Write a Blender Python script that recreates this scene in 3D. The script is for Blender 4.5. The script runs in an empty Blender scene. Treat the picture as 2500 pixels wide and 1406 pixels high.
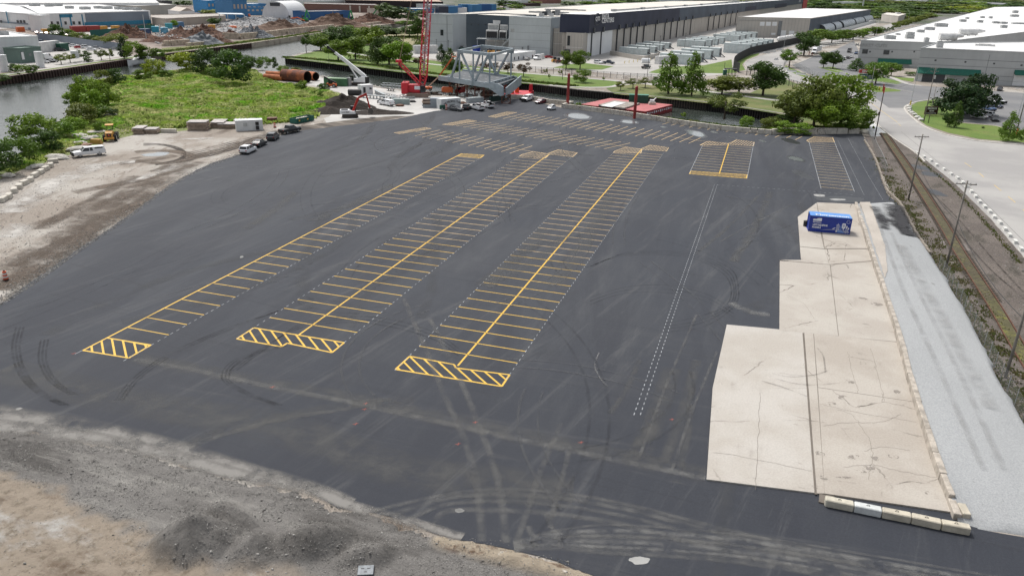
import bpy,bmesh,math,random
import numpy as np
from mathutils import Vector,Matrix,noise
from mathutils.geometry import tessellate_polygon
R = math.radians
scn = bpy.context.scene
COL = scn.collection
CAM_H = 34.80
FPX,PITCH,ROLL = 1851.66,R(21.838),R(-1.3455)
cam_d = bpy.data.cameras.new('camera'); cam = bpy.data.objects.new('camera',cam_d); COL.objects.link(cam)
cam_d.sensor_width = 36.0; cam_d.lens = FPX / 2500 * 36.0
cam_d.clip_start = 0.5; cam_d.clip_end = 9000
_f = Vector((0,math.cos(PITCH),-math.sin(PITCH))); _r0 = Vector((1,0,0)); _u0 = Vector((0,math.sin(PITCH),math.cos(PITCH)))
_r = _r0 * math.cos(ROLL) - _u0 * math.sin(ROLL); _u = _r0 * math.sin(ROLL) + _u0 * math.cos(ROLL)
cam.matrix_world = Matrix(((_r.x,_u.x,-_f.x,0),(_r.y,_u.y,-_f.y,0),(_r.z,_u.z,-_f.z,CAM_H),(0,0,0,1)))
scn.camera = cam
SUN_EL,SUN_AZ = R(58),R(325)          # azimuth measured clockwise from +Y
world = bpy.data.worlds.new('World'); scn.world = world; world.use_nodes = True
nt = world.node_tree; nt.nodes.clear()
sky = nt.nodes.new('ShaderNodeTexSky'); sky.sky_type = 'NISHITA'; sky.sun_disc = False
sky.sun_elevation = SUN_EL; sky.sun_rotation = SUN_AZ; sky.air_density = 1.0; sky.dust_density = 4.0; sky.ozone_density = 1.0
hs = nt.nodes.new('ShaderNodeHueSaturation'); hs.inputs['Saturation'].default_value = 0.30
bg = nt.nodes.new('ShaderNodeBackground'); bg.inputs['Strength'].default_value = 0.14
wo = nt.nodes.new('ShaderNodeOutputWorld')
nt.links.new(sky.outputs[0],hs.inputs['Color']); nt.links.new(hs.outputs[0],bg.inputs[0]); nt.links.new(bg.outputs[0],wo.inputs[0])
sun_d = bpy.data.lights.new('sun','SUN'); sun_d.energy = 2.2; sun_d.angle = R(11); sun_d.color = (1,0.96,0.9)
sun = bpy.data.objects.new('sun',sun_d); COL.objects.link(sun)
_sd = Vector((math.sin(SUN_AZ) * math.cos(SUN_EL),math.cos(SUN_AZ) * math.cos(SUN_EL),math.sin(SUN_EL)))
sun.rotation_euler = _sd.to_track_quat('Z','Y').to_euler()
scn.view_settings.view_transform = 'Standard'; scn.view_settings.look = 'None'
scn.view_settings.gamma = 1; scn.view_settings.exposure = 0.32; scn.view_settings.use_curve_mapping = False
def G(px,py,z=0.0):
 """Ground survey: a point sighted at (px, py) on the level z, in metres."""
 x = (px - 1250) / FPX; y = (703 - py) / FPX
 c,s = math.cos(-ROLL),math.sin(-ROLL); x,y = c * x - s * y,s * x + c * y
 D = math.cos(PITCH) + y * math.sin(PITCH); U = -math.sin(PITCH) + y * math.cos(PITCH); t = -(CAM_H - z) / U
 return Vector((x * t,D * t))
def PJ(X,Y,Z=0.0):
 Z = Z - CAM_H; d = Y * math.cos(PITCH) - Z * math.sin(PITCH); u = Y * math.sin(PITCH) + Z * math.cos(PITCH)
 x = X / d; y = u / d; c,s = math.cos(ROLL),math.sin(ROLL); x,y = c * x - s * y,s * x + c * y
 return 1250 + FPX * x,703 - FPX * y
def HT(bx,by,ty):
 """Height of something standing at (bx, by) whose top is sighted at row ty."""
 g = G(bx,by); lo,hi = 0.0,90.0
 for _ in range(40):
  m = (lo + hi) / 2
  if PJ(g.x,g.y,m)[1] > ty: lo = m
  else: hi = m
 return lo
def ang(a,b):
 return math.atan2(b[1] - a[1],b[0] - a[0])
MATS = {}
def _new(name):
 m = bpy.data.materials.new(name); m.use_nodes = True; m.node_tree.nodes.clear(); return m,m.node_tree
def _n(t,k,**kw):
 n = t.nodes.new(k)
 for a,b in kw.items():
  if a in n.inputs.keys(): n.inputs[a].default_value = b
  else: setattr(n,a,b)
 return n
def col4(c): return (c[0],c[1],c[2],1)
def noise_mask(t,scale,lo,hi,vec=None,detail=5,rough=0.6,dist=0.0):
 n = _n(t,'ShaderNodeTexNoise'); n.inputs['Scale'].default_value = scale; n.inputs['Detail'].default_value = detail
 n.inputs['Roughness'].default_value = rough; n.inputs['Distortion'].default_value = dist
 if vec: t.links.new(vec,n.inputs['Vector'])
 r = _n(t,'ShaderNodeMapRange'); r.interpolation_type = 'SMOOTHSTEP'
 r.inputs['From Min'].default_value = lo; r.inputs['From Max'].default_value = hi
 t.links.new(n.outputs['Fac'],r.inputs['Value']); return r.outputs['Result'],n
def mixc(t,fac,a,b,mode='MIX'):
 m = _n(t,'ShaderNodeMix',data_type='RGBA',blend_type=mode)
 for s,v in ((6,a),(7,b)):
  if isinstance(v,tuple): m.inputs[s].default_value = col4(v)
  else: t.links.new(v,m.inputs[s])
 if isinstance(fac,float): m.inputs[0].default_value = fac
 else: t.links.new(fac,m.inputs[0])
 return m.outputs[2]
def mathn(t,op,a,b):
 m = _n(t,'ShaderNodeMath',operation=op)
 for i,v in enumerate((a,b)):
  if isinstance(v,(int,float)): m.inputs[i].default_value = v
  else: t.links.new(v,m.inputs[i])
 return m.outputs[0]
def wpos(t):
 return _n(t,'ShaderNodeNewGeometry').outputs['Position']
def mapping(t,vec,rot=0,sc=(1,1,1)):
 m = _n(t,'ShaderNodeMapping',vector_type='TEXTURE'); m.inputs['Rotation'].default_value = (0,0,-rot); m.inputs['Scale'].default_value = tuple(1 / q for q in sc)
 t.links.new(vec,m.inputs['Vector']); return m.outputs[0]
def finish(t,color,rough=0.8,bump=None,bd=0.05,metal=0.0,spec=0.5,alpha=None):
 p = _n(t,'ShaderNodeBsdfPrincipled'); o = _n(t,'ShaderNodeOutputMaterial')
 if isinstance(color,tuple): p.inputs['Base Color'].default_value = col4(color)
 else: t.links.new(color,p.inputs['Base Color'])
 if isinstance(rough,(int,float)): p.inputs['Roughness'].default_value = rough
 else: t.links.new(rough,p.inputs['Roughness'])
 p.inputs['Metallic'].default_value = metal; p.inputs['Specular IOR Level'].default_value = spec
 if bump is not None:
  b = _n(t,'ShaderNodeBump'); b.inputs['Distance'].default_value = bd; b.inputs['Strength'].default_value = 1
  t.links.new(bump,b.inputs['Height']); t.links.new(b.outputs[0],p.inputs['Normal'])
 if alpha is not None:
  if isinstance(alpha,(int,float)): p.inputs['Alpha'].default_value = alpha
  else: t.links.new(alpha,p.inputs['Alpha'])
 t.links.new(p.outputs[0],o.inputs[0]); return p
def M(name,c,rough=0.7,metal=0.0,var=0.12,scale=0.8,spec=0.4,fine=0.08):
 """painted / plain surface with gentle large stains and fine grain"""
 if name in MATS: return MATS[name]
 m,t = _new(name); P = wpos(t)
 k1,_ = noise_mask(t,scale,0.3,0.7,P)
 a = mixc(t,k1,tuple(x * (1 - var) for x in c),tuple(min(1,x * (1 + var)) for x in c))
 k2,_ = noise_mask(t,scale * 14,0.35,0.65,P)
 b = mixc(t,k2,tuple([1 - fine] * 3),(1.0,1.0,1.0))
 colr = mixc(t,1.0,a,b,'MULTIPLY')
 finish(t,colr,rough,metal=metal,spec=spec); MATS[name] = m; return m
def ground_mat(name,layers,base,rough=0.9,bump_scale=3.0,bd=0.06,fine=0.25,finescale=9.0):
 """layers: (colour, scale, lo, hi, rot, stretch)"""
 m,t = _new(name); P = wpos(t); c = base
 for (lc,sc,lo,hi,rot,st) in layers:
  v = mapping(t,P,rot,(1,st,1)) if (rot or st != 1) else P
  k,_ = noise_mask(t,sc,lo,hi,v,detail=7,rough=0.62); c = mixc(t,k,c,lc)
 k,nf = noise_mask(t,finescale,0.3,0.7,P,detail=6,rough=0.75)
 f = mixc(t,k,tuple([1 - fine] * 3),tuple([1 + fine * 0.6] * 3))
 c = mixc(t,1.0,c,f,'MULTIPLY')
 _,nb = noise_mask(t,bump_scale,0,1,P,detail=8,rough=0.7)
 finish(t,c,rough,nb.outputs['Fac'],bd,spec=0.3); MATS[name] = m; return m
class MB:
 def __init__(s): s.v = []; s.f = []; s.m = []; s.mats = []; s.uv = None
 def mi(s,mat):
  if mat not in s.mats: s.mats.append(mat)
  return s.mats.index(mat)
 def add(s,vs,fs,mat,T=None):
  b = len(s.v); i = s.mi(mat)
  if T is not None: vs = [tuple(T @ Vector(v)) for v in vs]
  s.v += [tuple(v) for v in vs]; s.f += [tuple(b + k for k in f) for f in fs]; s.m += [i] * len(fs)
 def box(s,c,d,mat,rz=0,T=None,top=1.0,rx=0,ry=0):
  x,y,z = d[0] / 2,d[1] / 2,d[2] / 2; q = top
  vs = [(-x,-y,-z),(x,-y,-z),(x,y,-z),(-x,y,-z),(-x * q,-y * q,z),(x * q,-y * q,z),(x * q,y * q,z),(-x * q,y * q,z)]
  A = Matrix.Translation(c) @ Matrix.Rotation(rz,4,'Z') @ Matrix.Rotation(ry,4,'Y') @ Matrix.Rotation(rx,4,'X')
  if T is not None: A = T @ A
  s.add(vs,[(3,2,1,0),(4,5,6,7),(0,1,5,4),(1,2,6,5),(2,3,7,6),(3,0,4,7)],mat,A)
 def bar(s,a,b,w,mat,h=None,T=None,n=4):
  """bar / tube from a to b"""
  a = Vector(a); b = Vector(b); d = b - a; L = d.length
  if L < 1e-6: return
  h = h or w
  z = d.normalized(); up = Vector((0,0,1)) if abs(z.z) < 0.95 else Vector((0,1,0))
  x = up.cross(z).normalized(); y = z.cross(x)
  if n == 4: ring = [(-w / 2,-h / 2),(w / 2,-h / 2),(w / 2,h / 2),(-w / 2,h / 2)]
  else: ring = [(w / 2 * math.cos(2 * math.pi * i / n),h / 2 * math.sin(2 * math.pi * i / n)) for i in range(n)]
  vs = [a + x * p + y * q for p,q in ring] + [b + x * p + y * q for p,q in ring]
  fs = [(i,(i + 1) % n,n + (i + 1) % n,n + i) for i in range(n)] + [tuple(range(n))[::-1],tuple(range(n,2 * n))]
  s.add(vs,fs,mat,T)
 def cyl(s,c,r,h,mat,n=16,r2=None,T=None,axis='Z'):
  r2 = r if r2 is None else r2
  A = Matrix.Translation(c)
  if axis == 'X': A = A @ Matrix.Rotation(R(90),4,'Y')
  if axis == 'Y': A = A @ Matrix.Rotation(R(90),4,'X')
  if T is not None: A = T @ A
  vs = [(r * math.cos(2 * math.pi * i / n),r * math.sin(2 * math.pi * i / n),-h / 2) for i in range(n)] + \
             [(r2 * math.cos(2 * math.pi * i / n),r2 * math.sin(2 * math.pi * i / n),h / 2) for i in range(n)]
  fs = [(i,(i + 1) % n,n + (i + 1) % n,n + i) for i in range(n)] + [tuple(range(n))[::-1],tuple(range(n,2 * n))]
  s.add(vs,fs,mat,A)
 def prism(s,pts,z0,z1,mat,mat_top=None,T=None,bottom=True):
  """pts: 2-D outline"""
  n = len(pts); pts = [Vector(p[:2]) for p in pts]
  area = sum(pts[i].x * pts[(i + 1) % n].y - pts[(i + 1) % n].x * pts[i].y for i in range(n))
  if area < 0: pts = pts[::-1]
  z0 = z0 if isinstance(z0,(list,tuple)) else [z0] * n; z1 = z1 if isinstance(z1,(list,tuple)) else [z1] * n
  vs = [(p.x,p.y,z0[i]) for i,p in enumerate(pts)] + [(p.x,p.y,z1[i]) for i,p in enumerate(pts)]
  s.add(vs,[(i,(i + 1) % n,n + (i + 1) % n,n + i) for i in range(n)],mat,T)
  tris = tessellate_polygon([[Vector((p.x,p.y,0)) for p in pts]])
  top = [];
  for t in tris:
   a,b,c = pts[t[0]],pts[t[1]],pts[t[2]]
   if (b - a).cross(c - a) < 0: t = t[::-1]
   top.append(tuple(n + k for k in t))
  s.add(vs,top,mat_top or mat,T)
  if bottom: s.add(vs,[tuple(k - n for k in t[::-1]) for t in top],mat,T)
 def prof(s,pts,w,mat,T=None,inset=None):
  """side profile (x,z) extruded across y; inset: per point narrowing of the half width"""
  n = len(pts); ins = inset or [0] * n
  area = sum(pts[i][0] * pts[(i + 1) % n][1] - pts[(i + 1) % n][0] * pts[i][1] for i in range(n))
  if area < 0: pts = pts[::-1]; ins = ins[::-1]
  vs = [(p[0],-(w / 2 - k),p[1]) for p,k in zip(pts,ins)] + [(p[0],(w / 2 - k),p[1]) for p,k in zip(pts,ins)]
  fs = [((i + 1) % n,i,n + i,n + (i + 1) % n) for i in range(n)]
  tris = tessellate_polygon([[Vector((p[0],p[1],0)) for p in pts]])
  for t in tris:
   a,b,c = (Vector(pts[k]) for k in t)
   if (b - a).cross(c - a) < 0: t = t[::-1]
   fs.append(tuple(t)); fs.append(tuple(n + k for k in t[::-1]))
  s.add(vs,fs,mat,T)
 def mesh(s,name,smooth=False):
  me = bpy.data.meshes.new(name); me.from_pydata(s.v,[],s.f)
  for m in s.mats: me.materials.append(m)
  me.polygons.foreach_set('material_index',s.m)
  if smooth: me.polygons.foreach_set('use_smooth',[True] * len(s.f))
  me.update(); return me
 def build(s,name,parent=None,bevel=0,smooth=False,**tags):
  me = s.mesh(name,smooth)
  if bevel:
   bm = bmesh.new(); bm.from_mesh(me)
   bmesh.ops.bevel(bm,geom=[e for e in bm.edges if len(e.link_faces) == 2 and e.calc_face_angle(0) > 0.5],offset=bevel,segments=1,affect='EDGES',clamp_overlap=True)
   bm.to_mesh(me); bm.free()
  return obj(name,me,parent,**tags)
def obj(name,me,parent=None,loc=None,rz=None,**tags):
 o = bpy.data.objects.new(name,me); COL.objects.link(o)
 if parent: o.parent = parent
 if loc is not None: o.location = loc
 if rz is not None: o.rotation_euler = (0,0,rz)
 tag(o,**tags); return o
def tag(o,label=None,cat=None,group=None,kind=None):
 if label: o['label'] = label
 if cat: o['category'] = cat
 if group: o['group'] = group
 if kind: o['kind'] = kind
 return o
def thing(name,label,cat,loc=(0,0,0),rz=0,group=None,scale=None):
 o = bpy.data.objects.new(name,None); COL.objects.link(o); o.empty_display_size = 0.3
 o.location = (loc[0],loc[1],loc[2] if len(loc) > 2 else 0); o.rotation_euler = (0,0,rz)
 if scale: o.scale = (scale,) * 3
 tag(o,label,cat,group); return o
KIDS = {}
def kids(o):
 if o not in KIDS: KIDS[o] = [k for k in COL.objects if k.parent == o]
 return KIDS[o]
def dup(src,loc,rz,label,cat=None,group=None,scale=None,colour=None):
 r = src.copy(); COL.objects.link(r); r.location = (loc[0],loc[1],loc[2] if len(loc) > 2 else 0); r.rotation_euler = (0,0,rz)
 if scale: r.scale = (scale,) * 3 if isinstance(scale,(int,float)) else scale
 r['label'] = label
 if cat: r['category'] = cat
 if group: r['group'] = group
 for ch in kids(src):
  c = ch.copy(); COL.objects.link(c); c.parent = r
  if colour: c.color = colour
  for g in kids(ch):
   d = g.copy(); COL.objects.link(d); d.parent = c
   if colour: d.color = colour
 return r
def text_mesh(txt,size,mat,extrude=0.02,bold=0.0):
 cu = bpy.data.curves.new('t','FONT'); cu.body = txt; cu.size = size; cu.extrude = extrude; cu.align_x = 'CENTER'; cu.align_y = 'CENTER'; cu.offset = bold
 cu.resolution_u = 2
 o = bpy.data.objects.new('t',cu); COL.objects.link(o); dg = bpy.context.evaluated_depsgraph_get(); dg.update()
 me = bpy.data.meshes.new_from_object(o.evaluated_get(dg)); bpy.data.objects.remove(o); bpy.data.curves.remove(cu)
 me.materials.clear(); me.materials.append(mat); return me
def text_on(txt,size,mat,parent,origin,xdir,ydir,name='lettering',ext=0.02,bold=0.0,sx=1.0):
 """lettering laid on a surface: xdir reading direction, ydir up the letter"""
 me = text_mesh(txt,size,mat,ext,bold); x = Vector(xdir).normalized(); y = Vector(ydir).normalized(); z = x.cross(y)
 o = obj(name,me,parent); A = Matrix(((x.x * sx,y.x,z.x,origin[0]),(x.y * sx,y.y,z.y,origin[1]),(x.z * sx,y.z,z.z,origin[2]),(0,0,0,1)))
 o.matrix_local = A; return o
def rough_outline(pts,step=1.5,amp=0.4,seed=0,scale=0.35):
 out = []; n = len(pts)
 for i in range(n):
  a = Vector(pts[i][:2]); b = Vector(pts[(i + 1) % n][:2]); d = b - a; L = d.length
  k = max(1,min(120,int(L / step))); nn = Vector((-d.y,d.x)).normalized() if L > 0 else Vector((0,0))
  for j in range(k):
   p = a + d * (j / k); q = noise.noise(Vector((p.x * scale,p.y * scale,seed))) + 0.5 * noise.noise(Vector((p.x * scale * 3,p.y * scale * 3,seed + 9)))
   out.append(p + nn * q * amp * (0 if L > 900 else 1))
 return out
def sheet(name,pts,z,mat,parent=None,rough=None,kind='structure',seed=1,**kw):
 if rough: pts = rough_outline(pts,rough[0],rough[1],seed)
 b = MB(); n = len(pts); pts = [Vector(p[:2]) for p in pts]
 fs = []
 for t in tessellate_polygon([[Vector((p.x,p.y,0)) for p in pts]]):
  a,bb,c = (pts[k] for k in t)
  if (bb - a).cross(c - a) < 0: t = t[::-1]
  fs.append(tuple(t))
 b.add([(p.x,p.y,z) for p in pts],fs,mat)
 o = b.build(name,parent,**kw)
 if not parent: o['kind'] = kind
 return o
def PX(lst,z=0.0): return [G(a,b,z) for a,b in lst]
def ribbon(name,pts,w,z,mat,parent=None,w2=None,**kw):
 """flat strip following world points, with UV (along, across)"""
 P = [Vector(p[:2]) for p in pts]; vs = []; uvs = []; L = 0
 for i,p in enumerate(P):
  d = (P[min(i + 1,len(P) - 1)] - P[max(i - 1,0)]).normalized(); nn = Vector((-d.y,d.x))
  ww = w if w2 is None else w + (w2 - w) * i / (len(P) - 1)
  if i: L += (p - P[i - 1]).length
  vs += [(p.x - nn.x * ww / 2,p.y - nn.y * ww / 2,z),(p.x + nn.x * ww / 2,p.y + nn.y * ww / 2,z)]; uvs += [(L,0),(L,1)]
 fs = [(2 * i,2 * i + 2,2 * i + 3,2 * i + 1)[::-1] for i in range(len(P) - 1)]
 fs = [f[::-1] for f in fs]
 me = bpy.data.meshes.new(name); me.from_pydata(vs,[],fs); me.materials.append(mat)
 uv = me.uv_layers.new(name='UVMap')
 for poly in me.polygons:
  for li in poly.loop_indices: uv.data[li].uv = uvs[me.loops[li].vertex_index]
 return obj(name,me,parent,**kw)
def smooth_path(pts,k=8):
 out = []; P = [Vector(p[:2]) for p in pts]
 for i in range(len(P) - 1):
  p0 = P[max(i - 1,0)]; p1 = P[i]; p2 = P[i + 1]; p3 = P[min(i + 2,len(P) - 1)]
  for j in range(k):
   t = j / k
   out.append(0.5 * ((2 * p1) + (p2 - p0) * t + (2 * p0 - 5 * p1 + 4 * p2 - p3) * t * t + (3 * p1 - p0 - 3 * p2 + p3) * t ** 3))
 out.append(P[-1]); return out
ROWA = R(17.518); RD = Vector((math.sin(ROWA),math.cos(ROWA))); RN = Vector((math.cos(ROWA),-math.sin(ROWA)))
def RC(al,ac): return RD * al + RN * ac      # parking-lot frame: along and across the rows
# ground,water,surfaces
DIRT = ground_mat('gravel_dirt',[((.40,.375,.34),.05,.42,.62,0,1),((.46,.44,.41),.16,.56,.72,R(-5),.4),((.12,.095,.075),.2,.54,.70,R(5),.2),((.20,.165,.135),.5,.55,.7,R(-8),.25)],(.27,.235,.20),fine=.4,finescale=5,bd=.1)
STONE_DIRT = ground_mat('crushed_stone_dirt',[((.24,.225,.205),.12,.4,.65,R(20),.4),((.10,.095,.09),.3,.56,.75,R(20),.5),((.36,.34,.31),.5,.6,.75,0,1)],(.17,.16,.15),fine=.5,finescale=9,bd=.12)
TAN_DIRT = ground_mat('tan_dirt',[((.36,.31,.24),.15,.4,.6,0,1),((.16,.12,.09),.22,.55,.72,0,.6),((.48,.45,.40),.12,.6,.75,0,1)],(.26,.215,.165),fine=.25,bd=.08)
ASPH_D,tA = _new('asphalt'); MATS['asphalt'] = ASPH_D
def asphalt_nodes():
 t = tA; P = wpos(t); c = (.032,.037,.048)
 k,_ = noise_mask(t,.018,.35,.65,P); c = mixc(t,k,c,(.042,.046,.055))
 k,_ = noise_mask(t,.25,.45,.75,mapping(t,P,ROWA,(1,.10,1)),detail=8,rough=.7,dist=.6); c = mixc(t,mathn(t,'MULTIPLY',k,.60),c,(.074,.078,.084))
 k,_ = noise_mask(t,.3,.5,.75,mapping(t,P,R(-74),(1,.05,1)),detail=9,rough=.75,dist=.5)
 sx = _n(t,'ShaderNodeSeparateXYZ'); t.links.new(P,sx.inputs[0])
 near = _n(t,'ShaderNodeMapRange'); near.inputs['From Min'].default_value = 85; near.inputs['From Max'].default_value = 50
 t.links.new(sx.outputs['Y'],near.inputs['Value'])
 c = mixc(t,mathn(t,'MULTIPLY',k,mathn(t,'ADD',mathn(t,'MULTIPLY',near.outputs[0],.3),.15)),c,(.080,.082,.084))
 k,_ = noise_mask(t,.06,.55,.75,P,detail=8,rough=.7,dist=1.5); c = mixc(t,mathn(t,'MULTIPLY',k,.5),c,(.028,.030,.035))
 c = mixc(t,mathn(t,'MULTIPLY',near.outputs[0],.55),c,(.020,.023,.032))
 k,_ = noise_mask(t,.10,.42,.62,mapping(t,P,ROWA - R(8),(1,.16,1)),detail=9,rough=.72,dist=1.2); c = mixc(t,mathn(t,'MULTIPLY',k,.6),c,(.024,.027,.036))
 k,_ = noise_mask(t,.55,.52,.72,mapping(t,P,ROWA + R(12),(1,.07,1)),detail=8,rough=.75,dist=.5); c = mixc(t,mathn(t,'MULTIPLY',k,.5),c,(.092,.094,.097))
 k,_ = noise_mask(t,.8,.55,.7,mapping(t,P,R(-66),(1,.05,1)),detail=6,rough=.7,dist=.4); c = mixc(t,mathn(t,'MULTIPLY',k,.35),c,(.018,.020,.026))
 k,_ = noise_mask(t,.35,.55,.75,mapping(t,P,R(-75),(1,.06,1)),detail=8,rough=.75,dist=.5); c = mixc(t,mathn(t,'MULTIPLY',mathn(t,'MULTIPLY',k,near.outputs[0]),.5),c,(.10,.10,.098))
 k,_ = noise_mask(t,7,.3,.7,P,detail=6,rough=.8); c = mixc(t,1.0,c,mixc(t,k,(.84,.84,.84),(1.12,1.12,1.12)),'MULTIPLY')
 _,nb = noise_mask(t,14,0,1,P,detail=4)
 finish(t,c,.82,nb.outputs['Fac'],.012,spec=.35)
asphalt_nodes()
CONC = ground_mat('old_concrete',[((.45,.41,.365),.09,.4,.62,0,1),((.27,.245,.215),.3,.56,.76,R(20),.5),((.31,.28,.25),1.1,.58,.72,R(15),.35),((.47,.44,.40),.25,.6,.7,0,1)],(.385,.35,.31),fine=.14,finescale=5,bd=.02)
ROADC = ground_mat('road_concrete',[((.37,.36,.345),.04,.4,.6,0,1),((.30,.295,.285),.2,.55,.75,R(-40),.15)],(.30,.292,.285),fine=.12,bd=.01)
YARDC = ground_mat('yard_gravel',[((.50,.49,.47),.07,.4,.6,0,1),((.27,.25,.23),.18,.58,.74,R(30),.5)],(.42,.41,.39),fine=.15)
LOTC = ground_mat('lot_concrete',[((.41,.395,.375),.03,.4,.6,0,1),((.27,.262,.245),.1,.55,.78,R(70),.2)],(.36,.35,.33),fine=.10,bd=.01)
ASPH_OLD = ground_mat('old_asphalt',[((.20,.20,.20),.05,.4,.65,0,1)],(.155,.158,.165),fine=.08,bd=.01)
WGRAVEL = ground_mat('pale_gravel',[((.30,.31,.315),.12,.4,.65,R(15),.3),((.235,.24,.24),.3,.58,.72,R(15),.25),((.17,.17,.165),.8,.66,.74,R(15),.4)],(.335,.345,.35),fine=.22,finescale=8,bd=.04)
RAILD = ground_mat('rail_bed_dirt',[((.15,.128,.112),.1,.4,.6,0,1),((.07,.062,.05),.35,.5,.66,R(25),.4),((.30,.27,.24),.5,.62,.74,0,1)],(.12,.102,.09),fine=.5,finescale=4,bd=.12)
MOSS = ground_mat('track_moss',[((.11,.10,.05),.5,.4,.6,0,1),((.17,.165,.045),.7,.5,.65,0,1),((.33,.30,.25),1.4,.64,.72,0,1)],(.085,.08,.04),fine=.35)
LAWN = ground_mat('mown_lawn',[((.135,.19,.04),.08,.4,.62,0,1),((.16,.155,.06),.12,.58,.75,0,1)],(.10,.165,.03),fine=.25,finescale=2)
BANKG = ground_mat('bank_grass',[((.15,.16,.055),.05,.4,.6,0,1),((.20,.175,.09),.09,.52,.7,0,1)],(.09,.13,.035),fine=.25,finescale=2)
FIELDG = ground_mat('field_grass',[((.19,.22,.08),.06,.4,.6,0,1),((.21,.20,.11),.11,.5,.66,0,1),((.06,.12,.02),.08,.58,.68,0,1)],(.19,.25,.07),fine=.4,finescale=1.4,bd=.3)
DEBRIS = ground_mat('scrapyard_dirt',[((.30,.25,.215),.04,.4,.6,0,1),((.10,.075,.06),.07,.5,.66,0,.6),((.36,.32,.29),.12,.6,.7,0,1)],(.19,.155,.135),fine=.35,finescale=.9)
CITY = ground_mat('city_ground',[((.16,.155,.15),.006,.45,.55,0,1),((.05,.075,.03),.012,.5,.6,0,1)],(.10,.11,.075),fine=.2,finescale=.2)
def crazed(name,base,lt,dk,cr=.5):
 m,t = _new(name); P = wpos(t); k,_ = noise_mask(t,.12,.4,.62,P); c = mixc(t,k,base,lt); k,_ = noise_mask(t,.35,.56,.76,mapping(t,P,R(20),(1,.4,1)),detail=8,rough=.7); c = mixc(t,mathn(t,'MULTIPLY',k,.7),c,dk)
 v = _n(t,'ShaderNodeTexVoronoi',feature='DISTANCE_TO_EDGE'); v.inputs['Scale'].default_value = .22
 wn = _n(t,'ShaderNodeTexNoise'); wn.inputs['Scale'].default_value = .9; wn.inputs['Detail'].default_value = 6; t.links.new(P,wn.inputs['Vector']); wv = _n(t,'ShaderNodeMix',data_type='VECTOR'); wv.inputs[0].default_value = .45; t.links.new(P,wv.inputs[4]); t.links.new(wn.outputs['Color'],wv.inputs[5]); t.links.new(wv.outputs[1],v.inputs['Vector'])
 lt_ = mathn(t,'LESS_THAN',v.outputs['Distance'],.007); km,_ = noise_mask(t,.16,.48,.62,P); c = mixc(t,mathn(t,'MULTIPLY',mathn(t,'MULTIPLY',lt_,km),cr),c,(.12,.105,.09))
 k,_ = noise_mask(t,1.3,.60,.68,mapping(t,P,R(-75),(1,.35,1)),detail=8,rough=.75,dist=.5); c = mixc(t,mathn(t,'MULTIPLY',mathn(t,'MULTIPLY',k,km),.8),c,(.20,.18,.16))
 k,nf = noise_mask(t,6,.3,.7,P,detail=6,rough=.75); c = mixc(t,1.0,c,mixc(t,k,(.87,.87,.87),(1.06,1.06,1.06)),'MULTIPLY'); finish(t,c,.88,nf.outputs['Fac'],.015,spec=.3); return m
CONCS = [crazed('slab_concrete_pale',(.40,.37,.33),(.45,.425,.39),(.285,.26,.23),.5),crazed('slab_concrete_tan',(.365,.33,.288),(.42,.388,.345),(.235,.208,.178),.9),crazed('slab_concrete_warm',(.38,.347,.308),(.43,.402,.36),(.25,.228,.2),.8)]
WAT,t = _new('river_water'); P = wpos(t)
_,n1 = noise_mask(t,.7,0,1,mapping(t,P,R(60),(1,.45,1)),detail=5,rough=.65); _,n2 = noise_mask(t,.035,0,1,P,detail=2)
k,_ = noise_mask(t,.02,.35,.65,P)
b = _n(t,'ShaderNodeBump'); b.inputs['Distance'].default_value = .16; t.links.new(n1.outputs['Fac'],b.inputs['Height'])
p = finish(t,mixc(t,k,(.035,.045,.040),(.05,.058,.05)),.12,spec=.5); t.links.new(b.outputs[0],p.inputs['Normal'])
WZ = -2.6
b = MB(); b.add([(-3500,90,WZ),(900,90,WZ),(900,1500,WZ),(-3500,1500,WZ)],[(0,1,2,3)],WAT); o = b.build('river'); o['kind'] = 'structure'
shoreA = [(-900,640),(-300,520),(0,415),(60,372),(140,335),(165,292),(182,202),(250,192),(350,180),(430,170),(520,158),(620,168),(697,180),(785,186),(900,208),(1000,222),(1110,236),(1240,236),(1280,236),(1372,256),(1500,272),(1640,291),(1800,309),(1890,318),(1950,300),(1955,287)]
quayC = [(1894,275),(1756,253),(1500,227),(1415,219),(1274,202),(1068,186),(994,177),(815,155),(697,141),(732,131),(790,119),(870,100),(940,77),(1000,62),(1100,46)]
quayB = [(-900,290),(-300,229),(0,190),(294,148),(394,133),(612,106),(776,81),(999,53),(1120,40)]
shoreA_w,quayC_w,quayB_w = PX(shoreA),PX(quayC),PX(quayB)
b = MB()
b.prism(shoreA_w + quayC_w + [Vector((-10,1000)),Vector((-10,6500)),Vector((4500,6500)),Vector((4500,-150)),Vector((-400,-150)),Vector((-500,100))],-3.5,0,M('bank_soil',(.13,.11,.085)),DIRT)
o = b.build('ground'); o['kind'] = 'structure'
b = MB()
b.prism(quayB_w + [Vector((-25,1000)),Vector((-25,6500)),Vector((-5500,6500)),Vector((-5500,250))],-3.5,0,M('bank_soil',(.13,.11,.085)),DEBRIS)
o = b.build('far_bank_ground'); o['kind'] = 'structure'
for nm,pts in (('city_ground',[(-5400,1020),(-30,1020),(-30,6400),(-5400,6400)]),('city_ground',[(-5,1020),(4400,560),(4400,6400),(-5,6400)])):
 sheet(nm,pts,.02,CITY)
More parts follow.
